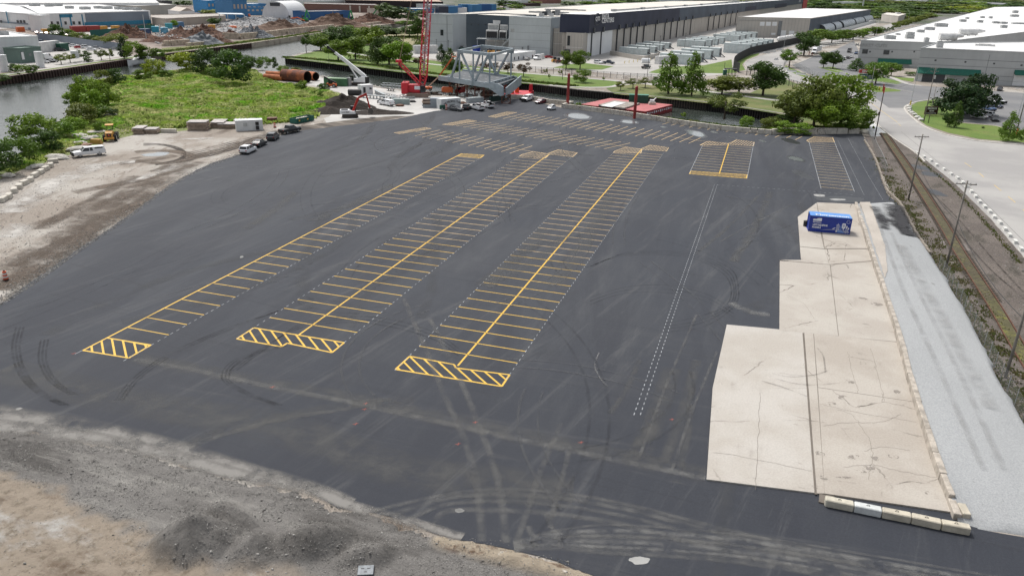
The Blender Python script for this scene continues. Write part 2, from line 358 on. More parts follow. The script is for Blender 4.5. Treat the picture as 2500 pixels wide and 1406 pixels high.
sheet('meadow',PX([(-500,585),(-100,450),(0,418),(60,376),(140,338),(168,294),(186,206),(250,196),(350,184),(430,174),(520,162),(620,172),(640,188),(700,205),(790,216),(835,230),(832,246),(800,258),(775,285),(700,296),(560,312),(450,320),(330,330),(262,345),(190,372),(120,395),(30,425),(-60,458),(-400,590)]),.012,FIELDG,rough=(3,.9))
sheet('construction_yard',PX([(640,178),(697,184),(785,190),(900,212),(1000,226),(1110,239),(1240,239),(1262,243),(1190,262),(1090,272),(960,288),(880,300),(800,310),(790,290),(850,262),(842,232),(790,213),(700,200)]),.016,YARDC,rough=(3,.5))
sheet('dirt_track',PX([(700,312),(800,300),(880,290),(960,284),(1000,284),(860,308),(740,320),(700,328)]),.02,ground_mat('dark_mud',[((.05,.043,.037),.3,.45,.6,R(-60),.2),((.25,.22,.185),.2,.56,.68,R(-60),.3)],(.13,.11,.092),fine=.3),rough=(2,.6))
sheet('rail_corridor',PX([(2110,333),(2175,332),(2240,372),(2330,447),(2420,536),(2500,628),(2700,850),(2700,1500),(2560,1250),(2500,1080),(2400,870),(2290,655),(2200,505),(2150,420),(2118,350)]),.014,RAILD,rough=(2,.3))
sheet('road',PX([(2117,282),(2098,262),(2060,232),(1990,212),(1925,195),(1860,178),(1826,165),(1818,156),(1826,148),(1857,137),(1901,126),(1960,112),(2050,92),(2190,55),(2300,30),(2330,33),(2230,62),(2100,95),(2000,118),(1932,138),(1926,150),(1912,164),(1945,178),(1985,196),(2040,211),(2110,214),(2170,218),(2222,222),(2300,239),(2260,246),(2221,255),(2208,264),(2223,284),(2256,309),(2310,328),(2386,343),(2500,353),(2900,385),(2900,1200),(2500,628),(2420,536),(2330,447),(2233,370),(2175,332)]),.018,ROADC)
sheet('site_apron',PX([(2122,290),(2172,333),(2128,334),(2112,318)]),.022,M('fresh_concrete',(.62,.63,.62),.8))
sheet('market_drive',PX([(1934,160),(1990,138),(2040,122),(2085,100),(2098,130),(2095,156),(2140,178),(2244,210),(2330,216),(2500,228),(2800,250),(2800,272),(2500,246),(2330,233),(2262,246),(2221,255),(2208,264),(2170,264),(2130,235),(2108,208),(2050,205),(2000,190),(1960,176)]),.026,ASPH_OLD)
sheet('car_park',PX([(2338,234),(2500,246),(2800,270),(2800,345),(2500,322),(2430,306),(2340,298),(2352,270)]),.03,ASPH_OLD)
sheet('lawn',PX([(2300,241),(2240,250),(2214,264),(2229,283),(2262,307),(2315,325),(2390,340),(2500,349),(2800,372),(2800,347),(2500,324),(2430,308),(2336,300),(2348,270),(2340,240)]),.034,LAWN,rough=(3,.12))
sheet('lawn',PX([(1912,192),(1945,205),(1990,222),(2060,243),(2085,262),(2112,285),(2110,318),(1900,312),(1958,296),(1897,278),(1756,256),(1640,243),(1500,230),(1480,216),(1560,204),(1640,212),(1760,224),(1830,228)]),.022,BANKG,rough=(4,.3))
sheet('lawn',PX([(697,143),(735,134),(790,122),(872,104),(905,112),(960,133),(1050,148),(1140,160),(1260,176),(1400,187),(1525,199),(1495,212),(1440,214),(1410,216),(1274,204),(1068,188),(994,179),(815,157)]),.02,LAWN,rough=(4,.3))
sheet('lawn',PX([(790,122),(870,104),(942,79),(1003,64),(1060,60),(1045,105),(1000,128),(960,130),(905,110)]),.024,ground_mat('dry_grass',[((.24,.22,.12),.06,.4,.6,0,1),((.15,.16,.07),.1,.52,.7,0,1)],(.28,.25,.15),fine=.3,finescale=1.5),rough=(4,.5))
sheet('service_lot',PX([(1000,122),(1060,100),(1140,96),(1260,86),(1400,80),(1700,55),(1980,60),(2120,45),(2140,60),(1990,100),(1850,134),(1805,150),(1770,183),(1660,190),(1560,187),(1400,172),(1250,166),(1100,152),(1040,142),(1000,138)]),.028,LOTC)
for pts in ([(1350,166),(1385,158),(1430,155),(1498,163),(1470,171),(1400,170)],[(1582,178),(1620,165),(1720,160),(1786,146),(1788,164),(1800,178),(1770,180),(1700,179),(1640,183)],[(1792,176),(1797,152),(1830,135),(1856,130),(1850,136),(1822,147),(1812,158),(1820,172)],
   [(1998,165),(2035,164),(2060,175),(2040,178)],[(2098,183),(2150,188),(2206,203),(2190,206),(2140,200),(2090,192)],[(2178,188),(2232,192),(2230,201),(2200,196)],[(2112,216),(2130,210),(2200,221),(2196,224),(2140,226)],
   [(1918,160),(1930,166),(2000,196),(1998,201),(1945,183),(1915,168)]):
 sheet('lawn',PX(pts),.036,LAWN,rough=(3,.15))
sheet('far_lawn',PX([(0,181),(150,165),(300,142),(395,128),(400,131),(294,146),(0,188)]),.02,LAWN)
sheet('far_lawn',PX([(395,118),(480,112),(612,97),(700,90),(776,78),(780,80),(614,104),(394,131)]),.02,BANKG,rough=(4,.5))
sheet('far_car_park',PX([(0,155),(60,150),(110,130),(140,96),(200,100),(290,118),(300,138),(150,162),(0,178)]),.024,LOTC)
sheet('far_car_park',PX([(-60,78),(60,66),(120,80),(200,86),(330,88),(330,78),(430,72),(430,60),(370,62),(100,78),(60,58),(-100,60)]),.022,LOTC)
def path(pts,w,mat,z,name='footpath',k=6):
 return ribbon(name,smooth_path(PX(pts),k),w,z,mat,kind='structure')
path([(1000,150),(1051,157),(1140,166),(1256,177),(1400,189),(1525,200),(1640,213),(1760,228),(1850,240),(1900,246)],3.2,LOTC,.042)
path([(1525,200),(1500,211),(1460,214),(1400,213),(1340,208)],2.4,LOTC,.046)
path([(0,185),(150,163),(290,143),(390,129)],2.6,LOTC,.04)
path([(735,131),(790,123),(840,128),(920,140),(1000,150)],2.4,LOTC,.046)
path([(2098,183),(2165,187),(2215,205),(2250,210)],2.6,LOTC,.05)
KERB = M('kerb_concrete',(.48,.46,.42),.8)
def kerb(pts,w=.35,h=.14,name='kerb'):
 P = smooth_path(PX(pts),5); b = MB()
 for i in range(len(P) - 1):
  a,c = P[i],P[i + 1]; b.bar((a.x,a.y,h / 2 - .02),(c.x,c.y,h / 2 - .02),w,KERB,h=h + .04)
 o = b.build(name); o['kind'] = 'structure'; return o
kerb([(2117,283),(2175,333),(2233,372),(2258,396)])
kerb([(2302,240),(2250,247),(2221,255),(2208,265),(2224,285),(2257,310),(2311,330),(2386,345),(2500,355),(2700,372)],.5)
kerb([(1826,170),(1818,158),(1828,148),(1857,137),(1901,126)])
kerb([(1932,160),(1960,150),(1990,137),(2030,126)])
kerb([(2112,216),(2130,210),(2200,221),(2230,226)])
kerb([(1998,164),(2060,178),(2100,193),(2150,201),(2206,204)])
# the asphalt lot,markings,tracks
lot_px = [(-400,1025),(-400,960),(-150,835),(0,741),(100,674),(200,603),(300,537),(400,462),(480,415),(535,393),(590,376),(640,348),(700,326),(740,319),(850,306),(970,291),(1060,272),(1165,262),(1240,243),(1275,243),(1372,264),(1500,280),(1640,301),(1800,321),(1890,328),(2005,329),(2103,327),(2116,342),(2150,430),(2168,478),(2195,500),(2240,570),(2345,900),(2420,1200),(2385,1290),(2500,1312),(2900,1360),(2900,1700),(1700,1560),(1480,1412),(1400,1385),(1230,1336),(1130,1318),(1060,1300),(1000,1278),(900,1246),(830,1236),(740,1192),(590,1168),(400,1112),(200,1068),(0,1042)]
LOT = sheet('asphalt_lot',PX(lot_px),.04,ASPH_D,rough=(1.2,.35),seed=3)
YEL = M('yellow_paint',(.66,.41,.05),.65,var=.1,scale=2,fine=.15)
YELF = M('faded_yellow_paint',(.64,.46,.24),.7,var=.2,scale=1.5,fine=.2)
CHALK = M('chalk_white',(.36,.38,.40),.8,var=.3,scale=.5)
def strip(b,p,q,w,mat,z):
 d = (q - p); L = d.length; n = Vector((-d.y,d.x)).normalized() * w / 2
 b.add([(p.x - n.x,p.y - n.y,z),(q.x - n.x,q.y - n.y,z),(q.x + n.x,q.y + n.y,z),(p.x + n.x,p.y + n.y,z)],[(0,1,2,3)],mat)
ZL = .046
_linecache = {}
def line(p,q,w=.13,mat=YEL,z=ZL,name='parking_line'):
 L = (q - p).length; key = (round(L,1),w,mat.name,name)
 if key not in _linecache:
  b = MB(); b.add([(0,-w / 2,0),(L,-w / 2,0),(L,w / 2,0),(0,w / 2,0)],[(0,1,2,3)],mat); _linecache[key] = b.mesh(name)
 return obj(name,_linecache[key],LOT,(p.x,p.y,z),math.atan2(q.y - p.y,q.x - p.x))
def hatch(poly,direction,step,off,mat=YEL,w=.2,z=ZL - .001,edge=.2):
 """outlined box with diagonal bars clipped to it"""
 b = MB(); n = len(poly)
 for i in range(n): strip(b,poly[i],poly[(i + 1) % n],edge,mat,z + .0015 * (i % 2))
 d = direction.normalized(); nn = Vector((-d.y,d.x)); vals = [p.dot(nn) for p in poly]; v = min(vals) + off
 while v < max(vals):
  xs = []
  for i in range(n):
   a,c = poly[i],poly[(i + 1) % n]; va,vc = a.dot(nn) - v,c.dot(nn) - v
   if va * vc < 0: xs.append((a + (c - a) * (va / (va - vc))).dot(d))
  xs.sort()
  for k in range(0,len(xs) - 1,2):
   if xs[k + 1] - xs[k] > .5: strip(b,nn * v + d * xs[k],nn * v + d * xs[k + 1],w,mat,z + .003)
  v += step
 return b.build('hatched_marking',LOT)
def dashes(p,q,w=.06,on=.42,off=.5,mat=CHALK):
 b = MB(); d = (q - p); L = d.length; d = d / L; x = 0
 while x < L: strip(b,p + d * x,p + d * min(L,x + on),w,mat,ZL + .008); x += on + off
 return b.build('chalk_guide_line',LOT,kind='stuff')
S = 2.7432
line(RC(51.5,-60.85),RC(153.8,-60.85),.2)
for i in range(36):
 al = 54.55 + S * i
 line(RC(al,-60.8),RC(al,-55.5),.13,YEL if i < 14 else YELF)
hatch([RC(51.45,-60.85),RC(54.5,-60.85),RC(54.75,-55.5),RC(51.7,-55.45)],RC(.67,-.74),.95,.5)
hatch([RC(151.1,-60.8),RC(153.8,-60.8),RC(154.4,-55.8),RC(151.4,-55.6)],RC(1,.8),.8,.5,w=.2)
dashes(RC(51,-55.45),RC(153,-55.45)); dashes(RC(50.5,-60.9),RC(51.4,-60.9),on=2)
for (c0,c1,cm,a0,a1,nl,steps) in ((-48.4,-37.62,-42.98,62.0,161.4,36,(58.95,61.85,59.6)),(-30.07,-19.42,-24.75,61.4,175.2,41,(58.6,61.6,59.0))):
 line(RC(a0,cm),RC(a1,cm),.2)
 for i in range(nl):
  al = a0 + S * (i + 1 if cm < -30 else i + .95)
  if al > a1 - 4.2: break
  line(RC(al,c0),RC(al,cm),.13,YEL if i < 12 else YELF); line(RC(al - .05,cm),RC(al - .05,c1),.13,YEL if i < 12 else YELF)
 dashes(RC(a0 - 3,c0),RC(a1 - 4,c0),off=.7); dashes(RC(a0 - 1,c1),RC(a1 - 2,c1),off=.6)
hatch([RC(58.95,-48.4),RC(61.85,-48.4),RC(62.05,-37.62),RC(59.62,-37.62),RC(59.9,-43.0),RC(58.98,-43.07)],RC(1,-1.15),1.0,.8)
hatch([RC(58.6,-30.1),RC(61.6,-30.0),RC(61.5,-25.2),RC(60.9,-24.75),RC(61.4,-19.42),RC(59.0,-19.4)],RC(1,-1.15),1.0,.8)
hatch([RC(156.4,-48.4),RC(158.7,-48.4),RC(162.4,-47.0),RC(161.5,-43.5),RC(166.8,-42.3),RC(165.1,-37.55),RC(160.6,-37.5),RC(160.9,-42.9),RC(156.6,-42.6)],RC(1,.25),.62,.3,YELF,.12,edge=.16)
hatch([RC(168.8,-30.1),RC(170.7,-30.1),RC(176.4,-28.5),RC(175.2,-25.0),RC(181.1,-23.6),RC(179.7,-19.1),RC(175.2,-19.1),RC(174.9,-24.6),RC(170.5,-24.2)],RC(1,.25),.62,.3,YELF,.12,edge=.16)
line(RC(157,-6.1),RC(190.5,-6.1),.2)
for i in range(12):
 al = 157.2 + S * i
 line(RC(al,-11.8),RC(al,-6.15),.12,YELF); line(RC(al + .5,-6.15),RC(al + .5,-.6),.12,YELF)
for p_,q_ in ((RC(155,-11.85),RC(186,-11.9)),(RC(155,-.62),RC(195,-.35))): dashes(p_,q_,.08,1.2,.15)
hatch([RC(154.3,-11.8),RC(156.95,-11.8),RC(158.4,-.7),RC(154.9,-.75)],RC(1,.8),.62,.4,w=.16)
hatch([RC(186,-12.5),RC(192,-11.0),RC(191,-6.1),RC(196.8,-4.5),RC(195.5,-.3),RC(190.3,-.35),RC(189.8,-6.1),RC(185.8,-11.6)],RC(1,.2),.62,.3,YELF,.12,edge=.16)
for i in range(18): line(RC(153.4 + S * i,12.9),RC(153.4 + S * i,18.8),.12,YELF)
dashes(RC(152,13.0),RC(202,12.6),.08,1.5,.1); dashes(RC(152,18.9),RC(204,18.65),.08,1.5,.1)
hatch([RC(201.4,12.6),RC(203.4,12.1),RC(210.1,14.2),RC(210.6,18.6),RC(204,18.65)],RC(.2,1),.6,.3,YELF,.12,edge=.16)
dashes(G(2045,343),G(2092,440)); dashes(G(2070,338),G(2120,430)); dashes(G(2092,440),G(2110,478)); dashes(G(2120,430),G(2156,490))
for (p0,p1,l0,l1,u0,nb) in ((G(1014,322),G(1343,378),G(1012.8,332.8),G(1244.5,375),G(1073,318.2),13),(G(1140,302),G(1566,365),G(1112.6,308.8),G(1475,364.3),G(1181.8,298),19),(G(1237,283.5),G(1780,353.5),G(1227.8,290.6),G(1681.2,350.8),G(1280.3,277.8),24)):
 line(p0,p1,.14,YELF)
 d = (l1 - l0) / (nb - 1); off = u0 - l0
 for i in range(nb): line(l0 + d * i,l0 + d * i + off,.16,YELF)
 dashes(l0 - d * .3,l1 + d * .3,.06,.4,.8); dashes(l0 + off,l1 + off,.06,.4,.8)
for pts in ([(962,325),(976,327.6),(1053,315),(1038,312)],[(1080,304.6),(1102,307),(1164,296.5),(1143,293)],[(1192.5,285.5),(1210,288),(1262,275.5),(1238,273.7)]):
 hatch(PX(pts),RC(1,.5),.5,.3,YELF,.14,edge=.16)
a0,a1,b0 = G(1616.5,304.7),G(1941.6,342),G(1639.5,297.8)
for i in range(15): line(a0 + (a1 - a0) * (i / 14),a0 + (a1 - a0) * (i / 14) + (b0 - a0),.16,YELF)
dashes(a0,a1,.06,.4,.8)
dashes(G(1744,452),G(1546,1018)); dashes(G(1751,452),G(1561,1020)); dashes(G(1751,452),G(1960,467)); dashes(G(1960,467),G(2085,477),.06)
def track_mat(name,c,strength,scale=1.2):
 m,t = _new(name); uv = _n(t,'ShaderNodeUVMap').outputs[0]; s = _n(t,'ShaderNodeSeparateXYZ'); t.links.new(uv,s.inputs[0])
 e = mathn(t,'MULTIPLY',mathn(t,'MULTIPLY',s.outputs[1],mathn(t,'SUBTRACT',1.0,s.outputs[1])),4.0)
 k,_ = noise_mask(t,scale,.3,.7,wpos(t),detail=6,rough=.7); a = mathn(t,'MULTIPLY',mathn(t,'MULTIPLY',e,k),strength)
 finish(t,c,.85,alpha=a,spec=.3); return m
DUST = track_mat('dust_track',(.15,.15,.147),.55,.6); DUSTL = track_mat('dust_light',(.21,.21,.205),.6,.6); SKID = track_mat('rubber_mark',(.012,.012,.014),.38,.5)
DUSTW = track_mat('dust_wide',(.115,.115,.112),.5,.5)
_tz = [0.050]
def track(pts,w,mat,name='tyre_track',w2=None):
 _tz[0] += .0004
 return ribbon(name,smooth_path(PX(pts),8),w,_tz[0],mat,LOT,w2)
track([(330,878),(480,905),(640,940),(870,986),(1080,1032),(1240,1068),(1480,1118),(1722,1168)],.9,DUSTL,'dust_seam')
track([(330,874),(640,934),(870,976),(1240,1058),(1722,1160)],2.6,DUSTW,'dust_seam')
for p_ in ([(985,728),(1030,830),(1085,965),(1140,1090),(1168,1210),(1176,1322)],[(1050,780),(1120,920),(1170,1040),(1215,1170),(1236,1325)],[(700,1),(701,2)]):
 if len(p_) > 2: track(p_,.75,DUST)
track([(1370,1035),(1320,1150),(1290,1240),(1258,1330)],.6,DUST); track([(1392,1090),(1375,1160),(1352,1240),(1342,1290)],.55,DUST); track([(1290,1285),(1310,1335)],.6,DUST); track([(1330,1255),(1370,1330)],.5,DUST)
for k,(a_,h) in enumerate([((910,1248),0),((960,1256),12),((1000,1268),30),((1060,1290),52)]):
 track([a_,(1090,1208 + h * .8),(1230,1195 + h),(1370,1205 + h),(1520,1230 + h),(1700,1275 + h),(1950,1335 + h),(2300,1400 + h)],.55 + .15 * (k % 2),DUST)
for k in range(8):
 h = k * 9 + (k % 3) * 5
 track([(1255,1325 + h * .3),(1350,1298 + h * .6),(1480,1282 + h),(1640,1290 + h),(1840,1310 + h),(2100,1352 + h),(2500,1420 + h)],.35 + .2 * (k % 3),DUSTL if k in (1,4,6) else DUST)
track([(400,1112),(430,1096),(520,1062),(640,1030),(760,1005),(900,985),(1010,978)],1.7,DUSTW); track([(420,1106),(560,1058),(700,1022),(860,998)],.8,DUST)
track([(0,905),(120,935),(300,975),(480,1010),(700,1050),(1000,1150),(1400,1200)],5,DUSTW); ED = track_mat('edge_dust',(.20,.192,.18),1.3,.3)
track([(-300,990),(-100,1006),(0,1024),(200,1052),(400,1096),(590,1150),(740,1186),(860,1228)],5.5,ED,'dust_drift',w2=1.2); track([(-300,1010),(-100,1022),(0,1040),(200,1066),(400,1108),(590,1162),(740,1190),(860,1236),(1000,1274),(1130,1312)],2.4,ED,'dust_drift',w2=1.0)
for x0,y0,x1,y1,w in ((1640,900,1560,1110,2.2),(1700,880,1620,1130,1.2),(1600,1000,1545,1120,1.5),(1690,950,1650,1180,.8),(1560,880,1490,1010,.7),(1850,480,1700,620,.8),(1880,470,1790,640,1.6),(1490,480,1350,700,3),(1330,560,1180,700,3),(960,450,760,540,2.5),(720,470,600,560,2)):
 track([(x0,y0),((x0 + x1) / 2 + 8,(y0 + y1) / 2),(x1,y1)],w,DUSTW)
for s_ in (0,8,14,22):
 track([(1430 + s_,655 - s_ * .3),(1500 + s_,630 - s_ * .5),(1590,622 - s_ * .4),(1690,632 - s_ * .5),(1760 + s_,665 - s_ * .4),(1785 + s_ * .8,705),(1770 + s_,748),(1700 + s_,775 + s_),(1620,790 + s_)],.22,SKID)
for s_ in (0,9,18):
 track([(1440,745 - s_),(1520,718 - s_ * .8),(1620,715 - s_),(1720,735 - s_),(1790,775 - s_)],.2,SKID)
 track([(560 + s_,905),(640 + s_,850 - s_ * .3),(740,800 - s_ * .6),(860,788 - s_ * .8),(960,800 - s_),(1060,830 - s_),(1120,870 - s_)],.25,SKID)
 track([(40 + s_,800),(30 + s_,850),(45 + s_,910),(90 + s_,960),(150 + s_,990)],.3,SKID); track([(100 + s_,830),(95 + s_,880),(120 + s_,930),(170 + s_,965)],.25,SKID)
 track([(690 - s_,990),(610 - s_,960),(560 - s_,925),(590 - s_,880),(700 - s_,845)],.22,SKID); track([(280 + s_,980),(330 + s_,920),(420 + s_,860),(560 + s_,800),(680,760)],.25,SKID)
track([(1462,862),(1452,895),(1466,925),(1484,945)],.18,DUSTL); track([(1185,700),(1300,640),(1400,560)],2.0,DUSTW); track([(1785,740),(1830,762),(1880,770)],1.6,DUSTL,'dust_spill')
for x_,y_,x2,y2 in ((1935,500,1760,590),(1700,770,1560,1120),(1750,860,1640,1150),(1790,800,1730,1100)): track([(x_,y_),((x_ + x2) / 2 - 5,(y_ + y2) / 2),(x2,y2)],.35,DUST)
PUD,t = _new('puddle_water'); finish(t,(.16,.175,.18),.12,spec=.6)
STAIN = track_mat('wet_stain',(.016,.017,.020),.9,.8)
def blob(name,cx,cy,rx,ry,mat,parent=LOT,seed=0,z=.049,n=40,**kw):
 c = G(cx,cy); gx = (G(cx + rx,cy) - c).length; gy = (G(cx,cy - ry) - c).length; pts = []
 rot = math.atan2(*(G(cx + rx,cy) - c).yx)
 for i in range(n):
  a = 2 * math.pi * i / n; k = 1 + .28 * noise.noise(Vector((math.cos(a) * 1.3,math.sin(a) * 1.3,seed))) + .12 * noise.noise(Vector((math.cos(a) * 4,math.sin(a) * 4,seed)))
  v = Vector((math.cos(a) * gx * k,math.sin(a) * gy * k)); v.rotate(Matrix.Rotation(rot,2)); pts.append(c + v)
 return sheet(name,pts,z,mat,parent,**kw)
WETA = M('wet_asphalt',(.020,.021,.024),.35)
for i,(x_,y_,rx,ry) in enumerate([(1413,284.5,27,6),(1537,298,18,4),(1700,327,17,7),(1942,388,15,5),(1620,311,6,1.5),(1743,323.5,7,2.5),(1862,345,6,2),(1493,294,5,1.5)]):
 blob('puddle_rim',x_,y_,rx * 1.25,ry * 1.4,WETA,seed=i,z=.0485); blob('puddle',x_,y_,rx,ry,PUD,seed=i,z=.0497)
for i,(x_,y_,rx,ry) in enumerate([(1930,345,16,7),(1790,337,8,3),(1960,428,16,10),(2050,487,60,6)]): blob('oil_stain',x_,y_,rx,ry,WETA,seed=i + 20,z=.0487)
PALE = M('pale_dust_spot',(.30,.30,.29),.9)
for i,(x_,y_,rx,ry) in enumerate([(443,1100,19,11),(298,1064,11,4),(1122,1247,11,5),(1562,1368,24,9),(590,628,4,2.5),(46,999,7,3),(2000,478,14,3),(2045,488,18,2)]): blob('dust_spot',x_,y_,rx,ry,PALE,seed=i + 50,z=.0489)
MARKR = M('orange_survey_paint',(.32,.09,.07),.8)
for i,(x_,y_) in enumerate([(893,986),(1160,1032),(868,1036),(1418,1081),(1118,1085),(1640,1025),(665,946),(890,1000),(180,864)]):
 b = MB(); c = G(x_,y_); strip(b,c - Vector((.22,.05)),c + Vector((.22,.1)),.05,MARKR,.0575); strip(b,c - Vector((0,.2)),c + Vector((.05,.2)),.045,MARKR,.059); b.build('survey_mark',LOT)
# concrete slabs,dock wall,pale gravel ramp
PAD = thing('concrete_pad',None,None); PAD['kind'] = 'structure'; del PAD['kind']
PAD['kind'] = 'structure'
SLABS = [[(1775,796),(1960,813),(1972,950),(1741,948)],[(1741,950),(1972,952.5),(1990,1205),(1726,1172)],[(1963,814),(1985,817),(2012,1206),(1993,1206)],
         [(1904,640),(2025,650),(2045,822),(1903,808)],[(2028,650),(2150,640),(2205,838),(2048,823)],[(1988,818),(2205,841),(2245,985),(1998,948)],[(1998,951),(2246,988),(2325,1252),(2014,1207)],
         [(1953,606),(2012,612),(2022,648),(1904,637),(1956,637)],[(2015,612),(2142,612),(2149,637),(2025,648)],[(1948,532),(1993,498),(2004,580),(2011,609),(1953,604)],[(1995,497),(2085,501),(2116,540),(2141,608),(2014,609)]]
bed = M('slab_bed',(.20,.18,.155),.9)
b = MB(); b.prism(PX([(1776,798),(1904,809),(1905,641),(1956,638),(1949,533),(1994,499),(2085,502),(2116,540),(2150,638),(2205,840),(2246,986),(2324,1251),(2014,1206),(1728,1171)]),.03,.148,bed); b.build('slab_bed',PAD)
for i,s_ in enumerate(SLABS):
 b = MB(); c = sum(PX(s_),Vector((0,0))) / len(s_)
 P_ = [p - (c - p).normalized() * .10 for p in PX(s_)]
 b.prism(P_,.03,.158 + .0018 * i,CONCS[[0,0,1,2,2,1,1,2,1,2,1][i]]); b.build('slab',PAD)
CRK = M('crack_dirt',(.15,.13,.11),.9)
def crack(pts,w=.022):
 P_ = smooth_path(PX(pts,.17),10); P_ = [p + Vector((noise.noise(Vector((p.x * 2,p.y * 2,3))),noise.noise(Vector((p.x * 2,p.y * 2,8))))) * .18 for p in P_]
 ribbon('crack',P_,w,.1795,CRK,PAD)
for c_ in ([(1857,958),(1853,1010),(1850,1100),(1843,1195)],[(1740,1105),(1800,1112),(1985,1150)],[(2045,1000),(2075,1010),(2110,1050),(2130,1100),(2120,1170)],[(2000,985),(2100,1008),(2240,1030)],[(2010,1040),(2060,1032),(2150,1030),(2200,1010)],[(2125,850),(2140,900),(2160,980)],[(1920,720),(1960,740),(1990,780)],[(2060,1140),(2130,1135),(2200,1150),(2290,1165)],[(1780,700),(1781,701)],[(1905,910),(1940,915),(1960,917)],[(2070,860),(2080,905),(2095,960)],[(2110,1100),(2160,1090),(2220,1100)]): crack(c_)
b = MB(); strip(b,G(1961,813,.17),G(1991.5,1206,.17),.16,CRK,.182); b.build('joint',PAD)
PATCH,t = _new('spalled_concrete'); k,_ = noise_mask(t,1.6,.50,.56,wpos(t),detail=7,rough=.7,dist=.6); finish(t,(.24,.215,.19),.9,alpha=k)
for i,(x_,y_,rx,ry) in enumerate([(2120,1145,16,6),(2085,1120,18,5),(2105,733,12,4),(2140,745,14,4),(2135,1120,10,8),(2180,1118,12,5),(2060,975,14,5),(2075,935,10,4),(2000,1112,12,6),(2030,990,14,4),(2190,960,10,4),(2265,1208,8,4),(2105,890,8,3),(2100,1155,30,3),(2060,1170,20,3),(2010,1170,10,5)]): blob('spall',x_,y_,rx,ry,PATCH,PAD,seed=i * 3 + 1,z=.181 + .0003 * i,n=30)
for pts in ([(1885,912),(1930,920),(1990,915),(2020,905)],[(1870,915),(1920,932),(1980,940),(2050,935)],[(1860,930),(1910,945),(1970,968)],[(2020,600),(2035,592),(2060,592),(2080,606)],[(2043,602),(2060,598),(2077,607)],[(2027,652),(2045,644),(2065,646),(2072,656)],[(1995,850),(2010,870),(2015,910)]):
 _tz[0] += .0003; ribbon('rubber_mark',smooth_path(PX(pts,.17),8),.22,.130 + _tz[0],SKID,PAD)
wall_px = [(2090,494),(2100,535),(2125,612),(2150,690),(2190,810),(2220,925),(2262,1060),(2300,1170),(2338,1262)]
right_px = [(2185,490),(2215,545),(2270,620),(2330,715),(2385,810),(2440,925),(2495,1020),(2580,1160),(2680,1330)]
WL = smooth_path(PX(wall_px,.3),6); WR = smooth_path(PX(right_px,.3),6); b = MB(); nu,nv = len(WL),26; vs = []
def ramp_z(u): return .75 * min(1,u / .12) * (1 if u < .9 else max(0,(1.04 - u) / .14))
for i in range(nu):
 for j in range(nv):
  p_ = WL[i].lerp(WR[i],j / (nv - 1)); u = i / (nu - 1); z_ = ramp_z(u) * (1 - .35 * (j / (nv - 1)) ** 3) + .05 + .05 * noise.noise(Vector((p_.x * .4,p_.y * .4,0)))
  if j == nv - 1: z_ = -.05; p_ = p_ + Vector((1.4 * noise.noise(Vector((p_.x * .6,p_.y * .6,5))),0))
  vs.append((p_.x,p_.y,z_))
e0 = [Vector(v[:2]) for v in vs[-nv:]]; tgt = smooth_path(PX([(2338,1275),(2385,1292),(2450,1300),(2520,1312),(2700,1350)]),8)
for j in range(nv):
 q_ = tgt[int(j / (nv - 1) * (len(tgt) - 1))]; vs.append((q_.x,q_.y,-.03))
fs = [(i * nv + j,(i + 1) * nv + j,(i + 1) * nv + j + 1,i * nv + j + 1) for i in range(nu) for j in range(nv - 1)]
b.add(vs,fs,WGRAVEL); o = b.build('gravel_ramp',smooth=True); o['kind'] = 'structure'
BLOTCH = track_mat('asphalt_spill',(.03,.03,.033),1.5,.35)
for pts,w in (([(2135,505),(2150,530),(2160,560)],2.0),([(2185,505),(2200,540),(2225,575)],3.2),([(2150,530),(2200,555),(2220,570)],2.5),([(2180,500),(2190,530)],4)): ribbon('asphalt_spill',smooth_path(PX(pts,.8),6),w,.86 + .002 * w,BLOTCH,o)
DW = thing('dock_wall','weathered cracked concrete retaining wall beside the pale gravel ramp','wall')
DWM = M('dock_concrete',(.40,.36,.31),.85,var=.3,scale=1.2,fine=.2)
NW = 16
for i in range(NW):
 a_ = WL[int(i / NW * (len(WL) - 1))]; c_ = WL[int((i + 1) / NW * (len(WL) - 1))]; u = (i + .5) / NW; h = ramp_z(u) + .12 + .05 * random.Random(i).random()
 d = (c_ - a_); L = d.length; b = MB(); b.box(((a_.x + c_.x) / 2,(a_.y + c_.y) / 2,h / 2 - .03),(L - .04,.42 + .1 * random.Random(i + 7).random(),h + .1),DWM,rz=ang(a_,c_) + .01 * (i % 3 - 1))
 b.build('wall_segment',DW,bevel=.04)
b = MB(); b.prism(rough_outline(PX([(2099,494),(2124,494),(2140,540),(2160,600),(2168,660),(2160,680),(2122,560)],.8),.5,.12,3),.5,.86,CONC); b.build('walkway',DW)
MUD = track_mat('mud_rut',(.045,.036,.03),1.1,.25); MUDP = track_mat('mud_patch',(.12,.092,.07),1.2,.12); _mz = .012
def rut(pts,w,mat,name='mud_rut'):
 global _mz
 _mz += .0006; ribbon(name,smooth_path(PX(pts),8),w,_mz,mat,kind='structure')
for k in range(5): rut([(350,350 + k * 1.5),(400,352 + k),(440,362 + k * 2),(452,376 + k * 2),(430,390 + k),(380,400 + k)][::1],.5,MUD)
for k in range(6): rut([(440,378 + k * 4),(500,364 + k * 4),(560,348 + k * 4),(620,334 + k * 3),(680,318 + k * 2),(760,306 + k)],.6 + .3 * (k % 3),MUD)
for a_ in ([(180,470),(260,455),(340,440),(430,415)],[(60,560),(180,520),(300,480)],[(30,650),(140,600),(260,545),(380,470)],[(290,400),(360,392),(430,380)],[(200,560),(260,530),(330,500)],[(0,710),(90,650),(190,590)],[(330,372),(380,368),(440,372),(470,382)]): rut(a_,3.5,MUDP,'mud_patch')
